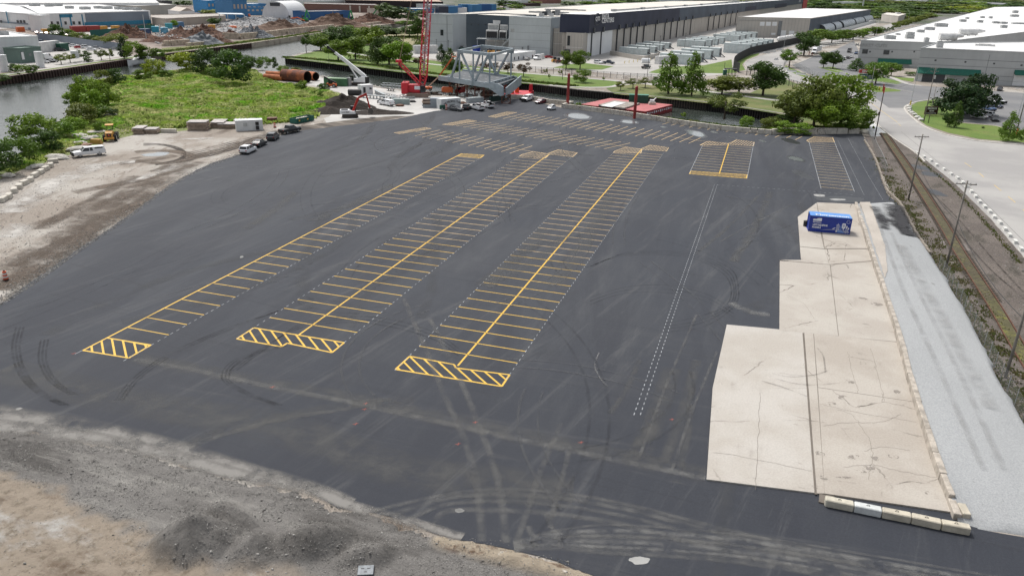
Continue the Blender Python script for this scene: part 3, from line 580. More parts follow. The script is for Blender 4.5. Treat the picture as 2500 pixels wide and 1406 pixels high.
for i,(x_,y_,rx,ry) in enumerate([(378,378,30,4),(395,375,18,4)]): blob('puddle',x_,y_,rx,ry,PUD,None,seed=i + 90,z=.020 + i * .002)
LIMP = track_mat('limestone_dust',(.50,.48,.45),1.1,.2)
for a_,w_ in (([(20,520),(90,470),(170,430),(250,400)],6),([(200,420),(260,400),(330,395)],4),([(400,345),(450,340),(520,338)],2),([(300,450),(360,430),(430,405)],3),([(60,545),(20,580)],5)): rut(a_,w_,LIMP,'limestone_dust')
_lp = PX(lot_px); _tr2 = random.Random(77)
def in_poly(x,y,poly):
 c = False; n_ = len(poly)
 for i in range(n_):
  a,b_ = poly[i],poly[(i + 1) % n_]
  if (a.y > y) != (b_.y > y) and x < (b_.x - a.x) * (y - a.y) / (b_.y - a.y) + a.x: c = not c
 return c
SWL = track_mat('sweep_light',(.10,.103,.108),.5,.3); SWD = track_mat('sweep_dark',(.014,.015,.019),.20,.5); SWW = track_mat('sweep_wide',(.085,.088,.092),.35,.2)
for k in range(95):
 al,ac = _tr2.uniform(48,195),_tr2.uniform(-95,10); c_ = RC(al,ac); rad = _tr2.choice([9,14,22,40,70,120]); a0 = _tr2.uniform(0,6.28) if rad < 30 else ROWA * -1 + _tr2.choice([0,math.pi]) + _tr2.uniform(-.5,.5); sweep = _tr2.uniform(.5,1.6) if rad < 30 else _tr2.uniform(25,60) / rad; kind = _tr2.random()
 cen = c_ - Vector((math.cos(a0),math.sin(a0))) * rad
 for off in ((0,1.7) if kind < .8 else (0,)):
  P_ = [cen + Vector((math.cos(a0 + sweep * (j / 20 - .5)),math.sin(a0 + sweep * (j / 20 - .5)))) * (rad + off) for j in range(21)]; P_ = [p_ for p_ in P_ if in_poly(p_.x,p_.y,_lp)]
  if len(P_) < 6: continue
  _tz[0] += .00008; ribbon('tyre_sweep',P_,_tr2.uniform(.22,.4) if kind < .8 else _tr2.uniform(1.2,3),_tz[0],SWL if kind < .38 else SWD if kind < .8 else SWW,LOT)
MUDE = track_mat('dark_edge_soil',(.105,.082,.064),1.0,.22)
for a_,w_ in (([(0,705),(100,640),(200,570),(300,505),(400,435),(480,395)],5),([(0,660),(110,600),(240,510),(360,440)],5),([(60,700),(150,632),(230,572)],3),([(380,420),(470,385),(560,362),(640,335)],3.5),([(100,560),(200,500),(330,430)],3),([(330,385),(400,400),(500,378)],3)): rut(a_,w_,MUDE,'dark_soil')
for a_,w_ in (([(2150,560),(2200,700),(2290,900),(2400,1150)],.7),([(2175,570),(2240,710),(2340,910),(2450,1150)],.7),([(2200,600),(2300,780),(2420,1000)],1.6)): ribbon('wheel_rut',smooth_path(PX(a_,.7),10),w_,.90 + .001 * w_,track_mat('gravel_rut_%d' % a_[0][0],(.30,.30,.295),.45,.4),None,kind='structure')
# near left: crushed stone,heaps,loose stones
rng = np.random.default_rng(5)
edge_px = [(-300,1010),(-100,1025),(0,1042),(200,1068),(400,1112),(590,1168),(740,1192),(830,1236),(900,1246),(1000,1278),(1060,1300),(1130,1318),(1230,1336),(1400,1385),(1480,1412),(1700,1480)]
EDGE = smooth_path(PX(edge_px),5)
def edge_dist(x,y):
 """+ inside the dirt (towards the camera), metres from the lot edge"""
 best = 1e9; sg = 1
 for i in range(len(EDGE) - 1):
  a,b_ = EDGE[i],EDGE[i + 1]; d = b_ - a; L2 = d.length_squared; t = max(0,min(1,((x - a.x) * d.x + (y - a.y) * d.y) / L2))
  px_,py_ = a.x + d.x * t,a.y + d.y * t; dd = math.hypot(x - px_,y - py_)
  if dd < best: best = dd; sg = 1 if (d.x * (y - a.y) - d.y * (x - a.x)) < 0 else -1
 return best * sg + .45 * noise.noise(Vector((x * .7,y * .7,21))) + .25 * noise.noise(Vector((x * 2.5,y * 2.5,22)))
mounds = [(G(470,1325),3.3,2.6,.3,1.15,'d'),(G(560,1262),2.6,1.3,-.5,.5,'d'),(G(760,1330),3.0,2.0,.2,.95,'d'),(G(620,1345),2.0,2.0,0,.6,'d'),(G(900,1360),2.2,1.4,.2,.5,'d')]
berm = smooth_path(PX([(1095,1318),(1150,1332),(1250,1360),(1330,1378),(1420,1400),(1520,1440)]),5)
tan_edge = [G(x_,y_) for x_,y_ in [(-200,1130),(0,1165),(140,1195),(200,1250),(330,1290),(390,1370),(560,1395),(680,1390),(760,1420)]]
def tan_amount(x,y):
 best = 1e9; sg = 1
 for i in range(len(tan_edge) - 1):
  a,b_ = tan_edge[i],tan_edge[i + 1]; d = b_ - a; t = max(0,min(1,((x - a.x) * d.x + (y - a.y) * d.y) / d.length_squared))
  q = a + d * t; dd = math.hypot(x - q.x,y - q.y)
  if dd < best: best = dd; sg = 1 if (d.x * (y - a.y) - d.y * (x - a.x)) < 0 else -1
 return max(0,min(1,.5 + best * sg / 1.2 + .8 * noise.noise(Vector((x * .8,y * .8,2)))))
def fore_height(x,y):
 e = edge_dist(x,y)
 z = .05 + .10 * noise.noise(Vector((x * .25,y * .25,0))) + .09 * noise.noise(Vector((x * 1.3,y * 1.3,1))) + .05 * noise.noise(Vector((x * 4,y * 4,1)))
 dark = 0; sand = 0
 for c,ra,rb,an,h,k in mounds:
  dx,dy = x - c.x,y - c.y; u = (dx * math.cos(an) + dy * math.sin(an)) / ra; v = (-dx * math.sin(an) + dy * math.cos(an)) / rb
  r = math.hypot(u,v) + .16 * noise.noise(Vector((x * .7,y * .7,4))); w = max(0,1 - r); w = w * w * (3 - 2 * w)
  z = max(z,h * 1.75 * max(0,1 - r) ** .95 * (1 + .25 * noise.noise(Vector((x * .9,y * .9,6)))) + .30 * min(1,w * 3) * abs(noise.noise(Vector((x * 1.8,y * 1.8,11))))); dark = max(dark,min(.38,w * 3) * (.6 + .7 * noise.noise(Vector((x * .6,y * .6,15)))))
 for i in range(len(berm) - 1):
  d = berm[i + 1] - berm[i]; t = max(0,min(1,(Vector((x,y)) - berm[i]).dot(d) / d.length_squared)); q = berm[i] + d * t; dd = math.hypot(x - q.x,y - q.y)
  if dd < 1.6:
   w = max(0,1 - dd / 1.5); w = w * w * (3 - 2 * w); z2 = .75 * w * (1 + .3 * noise.noise(Vector((x * 1.5,y * 1.5,7)))); sand = max(sand,min(1,w * 2.5)); z = max(z,z2)
 k = max(0,min(1,e / 1.5)); z = -.06 + (z + .12) * k if e > 0 else -.1
 return z,dark,sand,e
X0,X1,Y0,Y1,ST = -52,12,26,70,.22
nx,ny = int((X1 - X0) / ST),int((Y1 - Y0) / ST); vs = []; colr = []
FH = {}
for j in range(ny):
 for i in range(nx):
  x,y = X0 + i * ST,Y0 + j * ST
  z,dk,sd,e = fore_height(x,y); tn = tan_amount(x,y) * (1 - dk); FH[(i,j)] = (z,dk,sd,e,tn)
  vs.append((x,y,z)); colr += [tn,dk,sd,1]
keep = [(j * nx + i,j * nx + i + 1,(j + 1) * nx + i + 1,(j + 1) * nx + i) for j in range(ny - 1) for i in range(nx - 1) if max(FH[(i,j)][3],FH[(i + 1,j + 1)][3]) > -.6]
me = bpy.data.meshes.new('stone_yard'); me.from_pydata(vs,[],keep)
at = me.color_attributes.new('zones','FLOAT_COLOR','POINT'); at.data.foreach_set('color',colr); me.polygons.foreach_set('use_smooth',[True] * len(keep))
m,t = _new('stone_yard'); P = wpos(t); s = _n(t,'ShaderNodeSeparateColor'); t.links.new(_n(t,'ShaderNodeVertexColor',layer_name='zones').outputs[0],s.inputs[0])
def _lay(c,cols):
 for (lc,sc,lo,hi,st) in cols:
  k,_ = noise_mask(t,sc,lo,hi,mapping(t,P,R(-70),(1,st,1)),detail=8,rough=.7); c = mixc(t,k,c,lc)
 return c
c_s = _lay((.185,.177,.167),[((.085,.08,.075),.25,.45,.7,.25),((.28,.27,.25),.3,.54,.70,.12),((.33,.32,.30),5,.62,.7,1)])
c_t = _lay((.29,.245,.195),[((.40,.385,.36),.2,.54,.68,.6),((.12,.085,.06),.28,.52,.70,.6),((.17,.14,.105),1.5,.48,.7,1),((.33,.29,.23),3.5,.6,.7,1)])
c_d = _lay((.10,.094,.086),[((.15,.14,.13),.5,.5,.7,1),((.36,.35,.33),4.5,.66,.72,1)])
c_b = _lay((.33,.28,.215),[((.12,.075,.05),.5,.52,.62,.5),((.5,.46,.4),1.2,.6,.7,1)])
c = mixc(t,s.outputs[0],c_s,c_t); c = mixc(t,s.outputs[1],c,c_d); c = mixc(t,s.outputs[2],c,c_b)
_,nb = noise_mask(t,5,0,1,P,detail=10,rough=.8); finish(t,c,.92,nb.outputs['Fac'],.14,spec=.2)
me.materials.append(m); SY = obj('stone_yard',me,kind='structure')
STONE,t = _new('loose_stone'); P = wpos(t); k,_ = noise_mask(t,2.2,.35,.65,P,detail=2); finish(t,mixc(t,k,(.10,.097,.09),(.40,.385,.36)),.9)
def scatter_stones(name,pts,sizes,mat,parent=None,**kw):
 n = len(pts); base = np.array([(1,0,0),(0,1,0),(-1,0,0),(0,-1,0),(0,0,.8),(0,0,-.5)]); F = np.array([(0,1,4),(1,2,4),(2,3,4),(3,0,4),(1,0,5),(2,1,5),(3,2,5),(0,3,5)])
 a = rng.uniform(0,6.28,n); ca,sa = np.cos(a),np.sin(a); jit = base[None] * rng.uniform(.55,1.25,(n,6,1))
 x = jit[:,:,0] * ca[:,None] - jit[:,:,1] * sa[:,None] * .7; y = jit[:,:,0] * sa[:,None] + jit[:,:,1] * ca[:,None] * .7
 v = np.stack([x,y,jit[:,:,2] * .8],-1) * np.array(sizes)[:,None,None] + np.array(pts)[:,None,:]
 me = bpy.data.meshes.new(name); f = (F[None] + (np.arange(n) * 6)[:,None,None]).reshape(-1,3)
 me.vertices.add(n * 6); me.vertices.foreach_set('co',v.reshape(-1)); me.loops.add(len(f) * 3); me.loops.foreach_set('vertex_index',f.reshape(-1).astype(np.int32))
 me.polygons.add(len(f)); me.polygons.foreach_set('loop_start',np.arange(len(f),dtype=np.int32) * 3); me.polygons.foreach_set('loop_total',np.full(len(f),3,np.int32)); me.update(calc_edges=True)
 me.materials.append(mat); return obj(name,me,parent,**kw)
pts = []; sz = []
while len(pts) < 42000:
 i,j = int(rng.integers(0,nx)),int(rng.integers(0,ny)); z,dk,sd,e,tn = FH[(i,j)]
 if e < -.25: continue
 if rng.random() < tn * .93 or rng.random() < sd * .7: continue
 x,y = X0 + (i + rng.uniform(-.5,.5)) * ST,Y0 + (j + rng.uniform(-.5,.5)) * ST
 if noise.noise(Vector((x * .35,y * .8,3))) < -.12 and rng.random() < .75: continue
 pts.append((x,y,max(z,.04) + .01)); sz.append(.022 + .04 * rng.random() ** 2 + (.10 * rng.random() if rng.random() < .02 else 0))
tag(scatter_stones('loose_gravel',pts,sz,STONE),'loose crushed stone strewn over the heaps beside the asphalt','gravel',kind='stuff')
sh_px = [(-60,780),(0,745),(100,680),(200,608),(300,541),(400,468),(480,420),(600,372),(650,342)]
SH = smooth_path(PX(sh_px),12); pts = []; sz = []
for k in range(9000):
 i = int(rng.integers(0,len(SH) - 1)); p_ = SH[i].lerp(SH[i + 1],rng.random()); d = (SH[i + 1] - SH[i]).normalized(); nn = Vector((-d.y,d.x)); off = abs(rng.normal(0,1.3)) - .35
 q = p_ + nn * off; pts.append((q.x,q.y,.05)); sz.append(.04 + .08 * rng.random() ** 2)
for k in range(5000):
 q = G(rng.uniform(-100,480),rng.uniform(390,700))
 if edge_x := (q - SH[min(range(0,len(SH),6),key=lambda n_: (SH[n_] - q).length)]).x < 0: pts.append((q.x,q.y,.03)); sz.append(.04 + .12 * rng.random() ** 3)
tag(scatter_stones('loose_gravel',pts,sz,STONE),'stony shoulder between the bare ground and the left edge of the asphalt','gravel',kind='stuff')
BOULD = M('limestone',(.46,.44,.40),.85,var=.25,scale=2,fine=.2)
def rock(name,x,y,r,mat,label,cat,group=None,z=0,flat=.6,seed=0,parent=None,stretch=1.0,rz=0):
 bm = bmesh.new(); bmesh.ops.create_icosphere(bm,subdivisions=2,radius=1)
 for v in bm.verts:
  k = 1 + .35 * noise.noise(v.co * 1.1 + Vector((seed * 3.1,0,0))); v.co = Vector((round(v.co.x * k * 1.6) / 1.6 * .35 + v.co.x * k * .65,v.co.y * k,v.co.z * k)); v.co.x *= stretch; v.co.z *= flat; v.co *= r
 me = bpy.data.meshes.new(name); bm.to_mesh(me); bm.free(); me.materials.append(mat)
 return obj(name,me,parent,(x,y,z + r * flat * .55),rz,label=label,cat=cat,group=group)
pl = thing('steel_plate','square grey slotted steel plate lying on the crushed stone','plate',(*G(893,1393,.25),.30),.1)
GST = M('galvanised_steel',(.16,.175,.19),.5,metal=.3,var=.2,scale=3)
b = MB(); b.box((0,0,0),(1.0,.85,.1),GST); b.build('plate',pl,bevel=.02)
DK = M('black_rubber',(.02,.02,.022),.6)
for x_,y_ in ((-.2,.12),(.18,.12),(0,-.18)):
 b = MB(); b.box((x_,y_,.056),(.2,.05,.012),DK); b.build('slot',pl)
BLK = [M('concrete_block_cream',(.50,.47,.39),.85,var=.15,scale=2),M('concrete_block_white',(.55,.57,.56),.85,var=.12,scale=2),M('concrete_block_tan',(.47,.43,.35),.85,var=.15,scale=2)]
bl = [(2013,1222),(2084,1236),(2152,1250),(2224,1264),(2297,1280),(2368,1293)]
lab = ['cream concrete block beside the broken slab corner, first of its row','whitest concrete block of the row along the slab edge','tan concrete block in the middle of the slab-edge row','stained tan block between the middle block and the dark-topped end block','end concrete block with dark soot marks by the pale gravel ramp']
for i in range(5):
 a_,c_ = G(*bl[i],.35),G(*bl[i + 1],.35); mid = (a_ + c_) / 2
 b = MB(); L = (c_ - a_).length - .05; b.box((0,0,.31),(L,.62,.62),BLK[[0,1,2,2,2][i]]); o = b.build('block',bevel=.06)
 t_ = thing('concrete_block',lab[i],'concrete block',(mid.x,mid.y,.04),ang(a_,c_),'concrete blocks along the slab edge'); o.parent = t_
 b = MB(); b.bar((-.12,0,.60),(-.06,0,.70),.03,DK); b.bar((-.06,0,.70),(.06,0,.70),.03,DK); b.bar((.06,0,.70),(.12,0,.60),.03,DK); b.build('lifting_loop',t_)
c_ = G(2352,1250,.3); b = MB(); b.box((0,0,.3),(.55,1.3,.6),BLK[2]); o = b.build('concrete_block',bevel=.05,label='small concrete block set crosswise behind the end block of the slab row',cat='concrete block'); o.location = (c_.x,c_.y,.05); o.rotation_euler.z = R(-12)
b = MB(); b.prism(PX([(2000,1208),(2035,1214),(2030,1236),(1998,1228)]),.03,.14,CRK); b.build('broken_corner',PAD)
FG,t = _new('chain_link'); P = wpos(t); w_ = _n(t,'ShaderNodeTexWave',wave_type='BANDS',bands_direction='DIAGONAL'); w_.inputs['Scale'].default_value = 5; t.links.new(P,w_.inputs[0]); finish(t,(.30,.31,.31),.5,alpha=mathn(t,'ADD',mathn(t,'MULTIPLY',w_.outputs['Fac'],.16),.06))
FP = M('fence_post_steel',(.33,.34,.34),.5,metal=.4)
def fence(name,label,pts,h=2.2,step=3.0,post=FP,mesh=FG,pw=.07,top=True,k=6,maxn=120,solid=False,rails=()):
 t_ = thing(name,label,'fence'); P_ = smooth_path(pts,k); acc = 0; last = None; posts = []
 L = [0];
 for i in range(1,len(P_)): L.append(L[-1] + (P_[i] - P_[i - 1]).length)
 def at(s):
  for i in range(1,len(P_)):
   if L[i] >= s: return P_[i - 1].lerp(P_[i],(s - L[i - 1]) / max(1e-6,L[i] - L[i - 1]))
  return P_[-1]
 n = max(2,min(maxn,int(L[-1] / step))); q = [at(L[-1] * i / n) for i in range(n + 1)]
 pm = MB(); pm.cyl((0,0,h / 2 + .03),pw / 2,h + .1,post,6); pme = pm.mesh('post')
 for p_ in q: obj('post',pme,t_,(p_.x,p_.y,0))
 for i in range(n):
  b = MB(); a_,c_ = q[i],q[i + 1]
  if solid: b.bar((a_.x,a_.y,h / 2),(c_.x,c_.y,h / 2),.04,mesh,h=h - .1)
  else: b.add([(a_.x,a_.y,.08),(c_.x,c_.y,.08),(c_.x,c_.y,h),(a_.x,a_.y,h)],[(0,1,2,3)],mesh)
  if top: b.bar((a_.x,a_.y,h),(c_.x,c_.y,h),.05,post)
  for r_ in rails: b.bar((a_.x,a_.y,r_),(c_.x,c_.y,r_),.06,post)
  b.build('fence_panel',t_)
 return t_
fence('chain_link_fence','leaning chain-link fence between the pale gravel ramp and the rail track',PX([(2290,655),(2330,718),(2360,775),(2400,850),(2450,950),(2500,1040),(2590,1200)]),1.9,2.6,top=False)
fence('chain_link_fence','chain-link fence from the last barrier block to the timber edge of the lot',PX([(2120,328),(2128,345),(2136,370),(2150,400),(2162,430)]),2.2,2.4)
TIM = M('weathered_timber',(.24,.21,.175),.9,var=.3,scale=2)
te = thing('timber_edging','weathered broken timber edging between the lot and the rail track','edging')
ep = smooth_path(PX([(2110,345),(2126,372),(2140,400),(2150,430),(2166,470),(2196,500),(2230,565),(2268,622)]),4)
for i in range(len(ep) - 1):
 a_,c_ = ep[i],ep[i + 1]; b = MB(); b.bar((a_.x,a_.y,.28),(c_.x + .1,c_.y,.26 + .05 * (i % 3)),.34,TIM,h=.42); b.build('beam',te,bevel=.03)
def tufts(name,pts,h,mat,label,cat='grass',spread=.35,blades=3,parent=None):
 n = len(pts); pts = np.array(pts); hh = np.array(h) if np.ndim(h) else np.full(n,h)
 nb = n * blades; P_ = np.repeat(pts,blades,0); H_ = np.repeat(hh,blades) * rng.uniform(.6,1.2,nb); a = rng.uniform(0,6.28,nb); w = H_ * spread
 ca,sa = np.cos(a) * w,np.sin(a) * w; lx,ly = rng.normal(0,.25,nb) * H_,rng.normal(0,.25,nb) * H_
 z0 = P_[:,2] - .05
 v = np.stack([np.stack([P_[:,0] - ca,P_[:,1] - sa,z0],-1),np.stack([P_[:,0] + ca,P_[:,1] + sa,z0],-1),np.stack([P_[:,0] + lx + ca * .6,P_[:,1] + ly + sa * .6,z0 + H_],-1),np.stack([P_[:,0] + lx - ca * .3,P_[:,1] + ly - sa * .3,z0 + H_ * .9],-1)],1)
 me = bpy.data.meshes.new(name); me.vertices.add(nb * 4); me.vertices.foreach_set('co',v.reshape(-1)); me.loops.add(nb * 4); me.loops.foreach_set('vertex_index',np.arange(nb * 4,dtype=np.int32))
 me.polygons.add(nb); me.polygons.foreach_set('loop_start',np.arange(nb,dtype=np.int32) * 4); me.polygons.foreach_set('loop_total',np.full(nb,4,np.int32)); me.update(calc_edges=True)
 me.materials.append(mat); return obj(name,me,parent,label=label,cat=cat,kind='stuff')
def grass_mat(name,cols,sc=.08):
 m,t = _new(name); P = wpos(t); c = cols[0]
 for i,cc in enumerate(cols[1:]): k,_ = noise_mask(t,sc * (1 + i * .8),.47,.6,P,detail=6,rough=.7); c = mixc(t,k,c,cc)
 d = _n(t,'ShaderNodeBsdfDiffuse'); tr = _n(t,'ShaderNodeBsdfTranslucent'); mx = _n(t,'ShaderNodeMixShader'); mx.inputs[0].default_value = .5; o = _n(t,'ShaderNodeOutputMaterial')
 t.links.new(c,d.inputs[0]); t.links.new(c,tr.inputs[0]); t.links.new(d.outputs[0],mx.inputs[1]); t.links.new(tr.outputs[0],mx.inputs[2]); t.links.new(mx.outputs[0],o.inputs[0]); return m
WEED = grass_mat('weeds',[(.12,.15,.04),(.24,.20,.09),(.13,.105,.06),(.08,.12,.02)],.5)
wp = []
fl = smooth_path(PX([(2168,440),(2200,500),(2240,570),(2300,655),(2340,718),(2370,775),(2412,850),(2462,950),(2510,1040),(2600,1200)]),6)
for k in range(2600):
 i = int(rng.integers(0,len(fl) - 1)); p_ = fl[i].lerp(fl[i + 1],rng.random()); off = rng.normal(0,.8); wp.append((p_.x + off,p_.y + rng.normal(0,.3),0.02))
rb = smooth_path(PX([(2245,385),(2330,455),(2410,537),(2500,640)]),8)
for k in range(900):
 i = int(rng.integers(0,len(rb) - 1)); p_ = rb[i].lerp(rb[i + 1],rng.random()); wp.append((p_.x - .9 + rng.normal(0,.25),p_.y - .5 + rng.normal(0,.25),0.02))
tufts('weeds',wp,.2,WEED,'low weeds along the fence line and behind the white road blocks')
# rail track,road blocks,poles
RUST = M('rusty_steel',(.13,.06,.035),.75,var=.3,scale=3,fine=.25)
RWOOD = M('old_sleeper',(.085,.07,.055),.9,var=.3,scale=2)
rl = smooth_path(PX([(2150,325),(2163.7,347),(2200.5,402),(2228,446),(2289,546),(2326,611.6),(2394,720),(2422,767),(2466.6,847),(2499,899),(2560,1010),(2660,1200)]),6)
TR = thing('rail_track','disused rusty rail track overgrown with moss between lot and road','rail track')
L = [0]
for i in range(1,len(rl)): L.append(L[-1] + (rl[i] - rl[i - 1]).length)
off = []
for i,p_ in enumerate(rl):
 d = (rl[min(i + 1,len(rl) - 1)] - rl[max(i - 1,0)]).normalized(); off.append(p_ + Vector((d.y,-d.x)) * (1.5 if d.y < 0 else -1.5) * -1)
 if off[-1].x < p_.x: off[-1] = p_ - (off[-1] - p_)
for P_ in (rl,off):
 b = MB()
 for i in range(2 if P_ is off else 0,len(P_) - 1): b.bar((P_[i].x,P_[i].y,.14),(P_[i + 1].x,P_[i + 1].y,.14),.09,RUST,h=.16)
 b.build('rail',TR)
sl = MB(); sl.box((0,0,.03),(.24,2.5,.12),RWOOD); sme = sl.mesh('sleeper'); s_ = 1; k = 1
while s_ < L[-1] and k < 200:
 i = next(j for j in range(1,len(L)) if L[j] >= s_); u = (s_ - L[i - 1]) / (L[i] - L[i - 1]); p_ = (rl[i - 1].lerp(rl[i],u) + off[i - 1].lerp(off[i],u)) / 2; d = rl[i] - rl[i - 1]
 obj('sleeper',sme,TR,(p_.x,p_.y,.0),math.atan2(d.y,d.x)); s_ += .62; k += 1
mid = [(a_ + c_) / 2 for a_,c_ in zip(rl,off)]
o = ribbon('moss_bed',mid,1.25,.075,MOSS,TR)
for px_ in ([(2160,350),(2215,425),(2300,520),(2400,640),(2500,730),(2600,830)],[(2175,345),(2245,440),(2330,525),(2430,640),(2500,715)]):
 ribbon('wheel_rut',smooth_path(PX(px_),6),.4,.03 + .004 * px_[0][0] / 2175,track_mat('rut_dirt_%d' % px_[0][0],(.05,.042,.036),.8,.4),kind='structure')
for i,(x_,y_,rx,ry) in enumerate([(2250,410,16,6),(2275,426,20,6),(2282,470,16,9),(2330,600,30,10)]): blob('coal_patch' if i < 3 else 'grey_patch',x_,y_,rx,ry,(WETA if i < 3 else M('grey_dirt',(.17,.15,.14),.9)),None,seed=i + 70,z=.022 + .002 * i)
WB = M('white_concrete',(.60,.60,.57),.85,var=.12,scale=1.5)
b = MB(); b.box((0,0,.22),(1.5,.5,.44),WB,top=.93); wme = b.mesh('road_block')
wb = [(2238,375),(2255.5,385),(2272,394),(2286,405),(2304,415.5),(2321,427),(2337,437),(2350,448),(2359,457),(2371,470),(2381.5,482),(2391,495),(2403,507),(2416,519),(2426.5,532),(2440,546),(2453,562),(2464,577),(2478,593),(2492,611),(2508,632),(2525,655)]
ordn = ['first','second','third','fourth','fifth','sixth','seventh','eighth','ninth','tenth','eleventh','twelfth','thirteenth','fourteenth','fifteenth','sixteenth','seventeenth','eighteenth','nineteenth','twentieth','twenty-first','twenty-second','twenty-third','twenty-fourth','twenty-fifth']
for i,q in enumerate(wb):
 c_ = G(*q); d = G(*wb[min(i + 1,21)]) - G(*wb[max(i - 1,0)])
 obj('road_block',wme,None,(c_.x,c_.y,.02),math.atan2(d.y,d.x) + R(random.Random(i).uniform(-5,5)),label='white concrete block lining the road beside the track, %s from the far end' % ordn[i],cat='concrete block',group='white blocks lining the road')
DASHY = M('lane_yellow',(.60,.42,.12),.8)
RO = [o for o in COL.objects if o.name.startswith('road')and o.get('kind')][0]
def rline(a_,c_,w=.14,mat=DASHY,name='lane_dash',z=.029):
 b = MB(); strip(b,G(*a_),G(*c_),w,mat,z); b.build(name,RO)
for a_,c_ in (((2355,398),(2372,409)),((2389,422),(2402,433)),((2427,452),(2444,466)),((2461,480),(2479,495)),((2497,512),(2515,528)),((2193,303),(2200,308)),((2124,250),(2150,270)),((2150,270),(2192,300))): rline(a_,c_)
JT = M('road_joint',(.20,.195,.185),.9)
for a_,c_ in (((2100,283),(2230,366)),((2200,322),(2350,445)),((2182,306),(2248,304)),((2340,430),(2500,590))): rline(a_,c_,.12,JT,'joint',.027)
PW = M('pole_wood',(.20,.185,.165),.9,var=.25,scale=1.5); PWD = M('dark_pole_wood',(.075,.06,.05),.9)
WIRE = M('wire',(.035,.035,.035),.6)
def pole(label,base,h,arm=2.4,armang=0,wood=PW,trans=False,double=False,r=.16):
 c_ = G(*base); t_ = thing('utility_pole',label,'utility pole',(c_.x,c_.y,0),armang)
 b = MB(); b.cyl((0,0,h / 2),r,h,wood,8,r2=r * .65); b.build('pole',t_,smooth=True)
 if arm:
  for k in range(2 if double else 1):
   z_ = h - .5 - k * .9; b = MB(); b.box((0,r,z_),(arm,.1,.12),wood); b.bar((-arm * .3,r,z_),(0,r * .6,z_ - .6),.04,FP); b.bar((arm * .3,r,z_),(0,r * .6,z_ - .6),.04,FP); b.build('crossarm',t_)
   for x_ in (-.45,-.2,.2,.45):
    b = MB(); b.cyl((arm * x_,r,z_ + .13),.04,.16,FP,6); b.build('insulator',t_)
 if trans: b = MB(); b.cyl((.35,0,h - 3.0),.28,.9,M('transformer_grey',(.45,.46,.46),.5),12); b.build('transformer',t_)
 return t_,(c_.x,c_.y,h)
PA = pole('grey utility pole with a crossarm beside the rail track, nearer the white road blocks',(2217.5,489),11.9,2.6,R(3))
PB = pole('grey utility pole rising between gravel ramp and track in the middle distance',(2309.7,652.6),12.1,2.6,R(-10))
PC = pole('leaning grey pole at the right edge, nearest of all poles',(2454,922),11.5,2.4,R(-10))
PD = pole('dark timber pole at the end of the barrier wall by the green bush',(2113.8,276),HT(2113.8,276,197),1.9,R(10),PWD)
b = MB(); hD = HT(2113.8,276,197); b.cyl((0,0,hD + 2.2),.07,4.6,M('pale_steel',(.5,.51,.5),.5),6); b.build('mast_extension',PD[0])
PE_ = pole('dark pole with a red top standing at the chain-link fence',(2134.9,340),HT(2134.9,340,214),0,0,PWD)
b = MB(); hE = HT(2134.9,340,214); b.cyl((0,0,hE - .6),.17,1.5,M('red_cap',(.45,.05,.03),.6),8); b.build('red_cap',PE_[0]); b = MB(); b.box((0,.2,hE * .5),(.4,.3,.7),PWD); b.build('junction_box',PE_[0])
PF = pole('tall grey pole with transformer on the lawn beside the brown sign',(2254.9,298),15.6,2.4,R(-5),PW,trans=True,double=True)
PG_ = pole('slim grey pole standing right behind the transformer pole on the lawn',(2266,301),HT(2266,301,212),0,0,PW,r=.12)
PH = pole('grey pole at the right picture edge beside the orange fire hydrant',(2484,315),13,2.2,R(0),PW)
def wires(label,pts,sag=.8,w=.035):
 for k,seg in enumerate(zip(pts[:-1],pts[1:])):
  a_,c_ = Vector(seg[0]),Vector(seg[1]); b = MB(); prev = a_
  for i in range(1,11):
   u = i / 10; q = a_.lerp(c_,u); q.z -= sag * 4 * u * (1 - u); b.bar(prev,q,w,WIRE,n=4); prev = q
  b.build('power_cable',None,label=label[k] if isinstance(label,list) else label,cat='cable')
def tp(P_,dx=0,dz=-.4): return (P_[1][0] + dx,P_[1][1],P_[1][2] + dz)
wires('black cable strung from the transformer pole to the right-edge pole',[tp(PF,.9,-.3),tp(PH,.9,-.3)],1.0)
wires('black cable hanging lower between the transformer pole and the right-edge pole',[tp(PF,-.9,-1.2),tp(PH,-.9,-1.2)],1.2)
wires('sagging cable from the red-topped pole over the road kerb to the transformer pole',[tp(PE_,0,-.5),tp(PF,-1,-.4)],1.5)
wires(['black cable slung low from the crossarm pole to the next pole along the track','black cable slung low from the middle pole to the right-edge pole'],[(PA[1][0],PA[1][1],7.4),(PB[1][0],PB[1][1],6.6),(PC[1][0],PC[1][1],6.4)],1.0,.05)
LMP = M('lamp_mast_pale',(.50,.52,.52),.5)
def lamp(label,base,h,rz,mat=LMP,reach=2.2,name='street_lamp',group=None,r=.09):
 c_ = G(*base) if not isinstance(base,Vector) else base; t_ = thing(name,label,'street lamp',(c_.x,c_.y,0),rz,group)
 b = MB(); b.cyl((0,0,h / 2),r,h,mat,8,r2=r * .7); b.build('mast',t_)
 if reach:
  b = MB(); b.bar((0,0,h),(reach * .6,0,h + .5),.09,mat); b.bar((reach * .6,0,h + .5),(reach,0,h + .45),.09,mat); b.build('arm',t_)
  b = MB(); b.box((reach + .3,0,h + .42),(.8,.3,.14),mat); b.build('lamp_head',t_)
 else: b = MB(); b.box((0,0,h + .05),(.7,.35,.14),mat); b.build('lamp_head',t_)
 return t_
lamp('pale street lamp with long arm in front of the grey warehouse roller door',(2225,247),HT(2225,247,165),R(170))
lamp('pale street lamp reaching over the curved lawn by the pine',(2324,262),HT(2324,262,219),R(180))
lamp('pale street lamp at the right picture edge over the parked cars',(2485,285),HT(2485,285,220),R(180))
